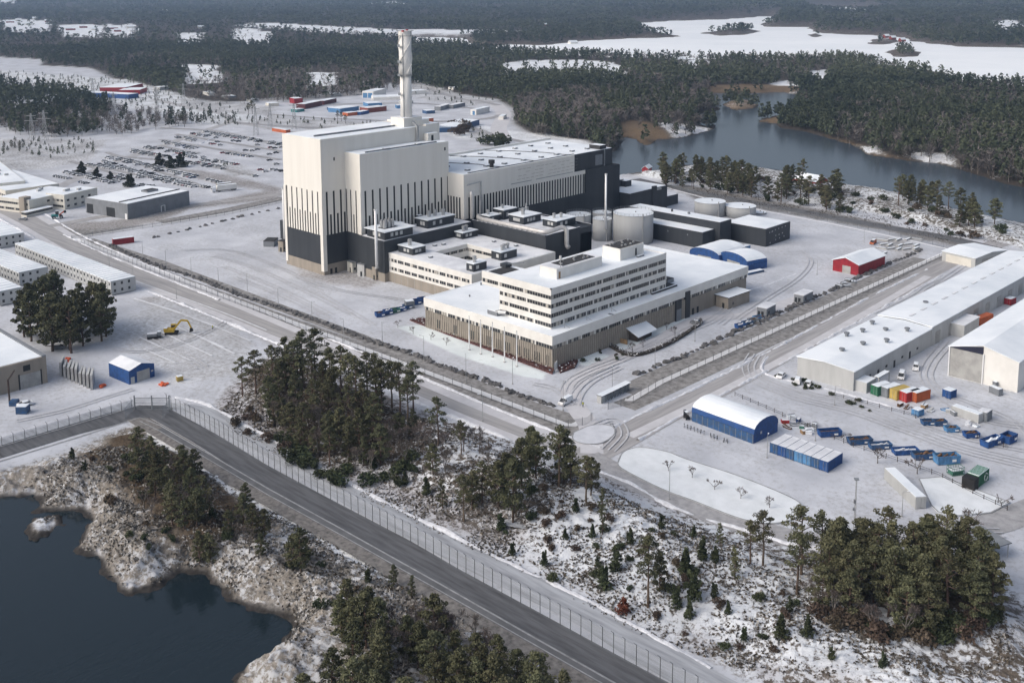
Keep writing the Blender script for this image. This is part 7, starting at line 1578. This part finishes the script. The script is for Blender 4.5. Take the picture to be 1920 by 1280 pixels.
def emit(name,groups,m_,label):
    V=[];Fc=[];C=[];off=0
    for (tv,tf,X_,Y_,Z_,Hh,Wd,tint) in groups:
        n=len(X_)
        if not n: continue
        a=rng.uniform(0,6.28,n); ca,sa=np.cos(a)[:,None],np.sin(a)[:,None]
        x=(tv[None,:,0]*ca-tv[None,:,1]*sa)*Wd[:,None]+X_[:,None]; y=(tv[None,:,0]*sa+tv[None,:,1]*ca)*Wd[:,None]+Y_[:,None]; z=tv[None,:,2]*Hh[:,None]+Z_[:,None]
        V.append(np.stack([x,y,z],-1).reshape(-1,3)); Fc.append((tf[None]+(np.arange(n)*len(tv))[:,None,None]).reshape(-1,3)+off); off+=n*len(tv)
        C.append(np.repeat(tint,len(tv)))
    V=np.concatenate(V);Fc=np.concatenate(Fc);C=np.concatenate(C); me=bpy.data.meshes.new(name)
    me.vertices.add(len(V)); me.vertices.foreach_set('co',V.astype(np.float32).ravel()); me.loops.add(Fc.size); me.loops.foreach_set('vertex_index',Fc.astype(np.int32).ravel())
    me.polygons.add(len(Fc)); me.polygons.foreach_set('loop_start',np.arange(0,Fc.size,3,dtype=np.int32)); me.polygons.foreach_set('loop_total',np.full(len(Fc),3,np.int32)); me.update(calc_edges=True)
    at=me.attributes.new('tint','FLOAT','POINT'); at.data.foreach_set('value',C.astype(np.float32)); me.materials.append(m_)
    o=bpy.data.objects.new(name,me); COL.objects.link(o); tag(o,label,name.split('_')[-1],None,'stuff'); print(name,len(Fc)); return o
def tint_mat(name,c1,c2):
    mm=bpy.data.materials.new(name); mm.use_nodes=True; t=mm.node_tree; b=t.nodes['Principled BSDF']; b.inputs['Roughness'].default_value=.95; b.inputs['Specular IOR Level'].default_value=.08
    a=t.nodes.new('ShaderNodeAttribute'); a.attribute_name='tint'; r=t.nodes.new('ShaderNodeValToRGB'); r.color_ramp.elements[0].color=(*c1,1); r.color_ramp.elements[1].color=(*c2,1)
    t.links.new(a.outputs['Fac'],r.inputs[0]); t.links.new(r.outputs[0],b.inputs['Base Color']); return mm
XS=[];YS=[];d_=640.
while d_<9500:
    s=max(4.6,.0059*d_)
    az=np.arange(az0-.62,az0+.56,s/d_); az=az+rng.uniform(-.5,.5,len(az))*s/d_; dd=d_+rng.uniform(-.5,.5,len(az))*s
    XS.append(dd*np.cos(az));YS.append(dd*np.sin(az)); d_+=s*(1. if d_<2500 else 1.25)
# dark wood on the left is nearer
X_=np.concatenate(XS);Y_=np.concatenate(YS)
Z_,q=height(X_,Y_); D_=q['D']
forest=(q['s4']>2)|(sdist(FL1,X_,Y_)>0)|((sdist(FL2,X_,Y_)>0)&(rng.random(len(X_))<.9))|((sdist(far_wood,X_,Y_)>0)&(rng.random(len(X_))<.5))
FW2=GL([(345,158),(534,142),(700,136),(765,134),(770,163),(700,177),(600,186),(534,192),(430,196),(348,192)])
forest|=(sdist(FW2,X_,Y_)>0)&(rng.random(len(X_))<.6)
forest&=(q['w']<-1.5)&(q['wi']<-18)
forest&=~(sdist(GL([(1150,281),(1172,300),(1300,300),(1480,310),(1700,345),(1900,395),(2500,560),(2500,800),(1150,400)]),X_,Y_)>0)
forest&=~((sdist(CISLE,X_,Y_)>-3)&(rng.random(len(X_))<.7))
for p in CLEAR: forest&=~((sdist(p,X_,Y_)+(q['n']-.5)*40>0)&(rng.random(len(X_))<.93))
for k_,p in enumerate(REED): forest&=~((sdist(p,X_,Y_)>0)&(rng.random(len(X_))<(.45 if k_==1 else .93)))
for p in ROCKY: forest&=~((sdist(p,X_,Y_)>0)&(rng.random(len(X_))<.6))
forest&=rng.random(len(X_))<np.clip(2.6*(fbm(X_/110,Y_/110,4,21)-.16),.22,1.)
# sparse young trees on the rough field
sp=(sdist(rough,X_,Y_)>0)&(rng.random(len(X_))<.34); sp2=(sdist(GL([(-300,262),(60,262),(200,262),(170,290),(80,300),(-300,320)]),X_,Y_)>0)&(rng.random(len(X_))<.10)
sp3=np.zeros(len(X_),bool)
for p_ in ([(500,214),(560,225),(650,226),(730,236),(640,245),(540,240),(480,230)],[(340,192),(430,198),(520,204),(500,215),(420,212),(350,205)],[(780,160),(860,176),(930,190),(880,200),(800,190),(760,170)],[(860,238),(900,240),(930,262),(880,262)],[(395,304),(470,318),(470,330),(430,326)],[(20,262),(200,262),(170,286),(20,300)]): sp3|=(sdist(GL(p_),X_,Y_)>0)&(rng.random(len(X_))<.13)
sp2|=sp3
forest|=sp|sp2
X_,Y_,Z_,D_=X_[forest],Y_[forest],Z_[forest],D_[forest]; SP=(sp|sp2)[forest]
bn=fbm(X_/140,Y_/140,3,31); brown=[GL(p) for p in ([(345,158),(534,142),(765,134),(770,163),(600,186),(430,196),(348,192)],[(340,150),(760,120),(780,180),(600,190),(340,195)],[(960,190),(1080,170),(1180,240),(1165,285),(1090,265),(960,225)],[(1180,200),(1330,160),(1360,200),(1340,240),(1180,240)],[(1560,200),(1920,250),(1920,350),(1700,300),(1560,260)],[(200,205),(300,215),(300,250),(200,255)],[(0,60),(200,50),(760,50),(760,75),(0,95)])]
pb=np.clip((bn-.52)*6,0.03,.6)*np.where(D_>2300,.45,1)
for p in brown: pb=np.where(sdist(p,X_,Y_)>0,np.clip(pb+.5,0,.88),pb)
isb=rng.random(len(X_))<pb
Hh=(10.5+5*rng.random(len(X_)))*np.where(SP,.3,1)*np.where(sdist(FL2,X_,Y_)>0,.8,1); Wd=Hh*np.maximum(.95,np.minimum(2.1,D_/2000))*rng.uniform(.85,1.25,len(X_)); tint=np.clip(.45*rng.random(len(X_))+1.3*(fbm(X_/150,Y_/150,3,5)-.32),0,1)
rs=np.random.default_rng(3); gc=[];gb=[]
for (a,b_,nc,nb_) in ((0,1150,54,40),(1150,2200,26,22),(2200,4200,14,12),(4200,1e9,8,7)):
    for r_ in range(4):
        mk=(D_>=a)&(D_<b_)&((np.arange(len(X_))%4)==r_)
        for isb_,g_,kd,n in ((False,gc,'conifer',nc),(True,gb,'bare',nb_)):
            k=mk&(isb==isb_); tv,tf=template(kd,n,rs); g_.append((tv,tf,X_[k],Y_[k],Z_[k]-.3,Hh[k]*(1 if not isb_ else .82),Wd[k]*(1 if not isb_ else 1.5),tint[k]))
emit('far_conifer_forest',gc,tint_mat('far_needles',(.034,.046,.032),(.098,.112,.070)),'dark green conifer forest stretching to the horizon')
emit('far_leafless_forest',gb,tint_mat('far_twigs',(.10,.09,.084),(.19,.172,.16)),'brown grey leafless woods between the conifers')
# ground cover: heather tufts and small stones on the rocky slopes
def scatter(name,label,polys,n,size,m_,zg=2.,cat='ground cover',dens=None):
    V=[];Fc=[]
    for poly,nn_ in zip(polys,n):
        P_=GL(poly,zg) if isinstance(poly[0][0],(int,float)) and abs(poly[0][0])<5000 else poly
        xs=np.array([p[0] for p in P_]);ys=np.array([p[1] for p in P_]); x=rng.uniform(xs.min(),xs.max(),nn_*3);y=rng.uniform(ys.min(),ys.max(),nn_*3)
        k=inpoly(P_,x,y)&(fbm(x/7,y/7,3,44)+.25*rng.random(len(x))>.58); x,y=x[k][:nn_],y[k][:nn_]; z,qq=height(x,y); k=(z>-2.3); x,y,z=x[k],y[k],z[k]
        for j in range(2):
            s=size*rng.uniform(.5,1.4,len(x)); a=rng.uniform(0,6.28,len(x)); o=len(V) and sum(len(v) for v in V)
            t_=np.stack([np.stack([x+s*np.cos(a),y+s*np.sin(a),z+s*.15],-1),np.stack([x+s*np.cos(a+2.3),y+s*np.sin(a+2.3),z+s*.1],-1),np.stack([x+rng.normal(0,.3,len(x))*s,y+rng.normal(0,.3,len(x))*s,z+s*rng.uniform(.5,1.3,len(x))],-1)],1)
            V.append(t_.reshape(-1,3))
    V=np.concatenate(V); Fc=np.arange(len(V)).reshape(-1,3); me=bpy.data.meshes.new(name); me.from_pydata(V.tolist(),[],Fc.tolist()); me.materials.append(m_); o=bpy.data.objects.new(name,me); COL.objects.link(o); tag(o,label,cat,None,'stuff')
H1=[(410,760),(470,700),(560,660),(800,780),(1000,850),(1200,940),(1420,1020),(1600,1080),(1880,1120),(1900,1250),(1700,1290),(1400,1240),(1200,1170),(985,1060),(820,985),(640,900),(440,800)]
H2=[(0,900),(230,820),(300,830),(500,940),(640,1010),(830,1120),(1100,1290),(1000,1400),(480,1400),(540,1210),(430,1130),(250,1110),(160,1000),(60,930)]
scatter('heather_tufts','dark heather and dry grass tufts on the snowy slopes',[H1,H2,[(1240,345),(1500,392),(1660,418),(1880,470),(1880,430),(1600,380),(1400,350)]],[15000,9000,2500],.32,mat('heather',(.075,.06,.042),.95,.35,.3,col2=(.045,.04,.03)))
scatter('loose_stones','grey loose stones and rock rubble on the slopes',[H1,H2],[9000,13000],.34,mat('rubble',(.30,.29,.275),.9,.3,.5,col2=(.13,.125,.12)))
# ---- air: light haze over the whole land
HZ=0.0001
b=MB(); b.box(-12500,12500,-12500,12500,-20,130,_M['snow']); me=b.mesh('haze'); me.materials.clear()
hm=bpy.data.materials.new('haze_air'); hm.use_nodes=True; t=hm.node_tree; t.nodes.remove(t.nodes['Principled BSDF']); pv=t.nodes.new('ShaderNodeVolumePrincipled'); pv.inputs['Color'].default_value=(.46,.64,.92,1); pv.inputs['Density'].default_value=HZ; pv.inputs['Anisotropy'].default_value=.2
t.links.new(pv.outputs[0],t.nodes['Material Output'].inputs['Volume']); me.materials.append(hm)
o=bpy.data.objects.new('haze',me); COL.objects.link(o); tag(o,kind='stuff')
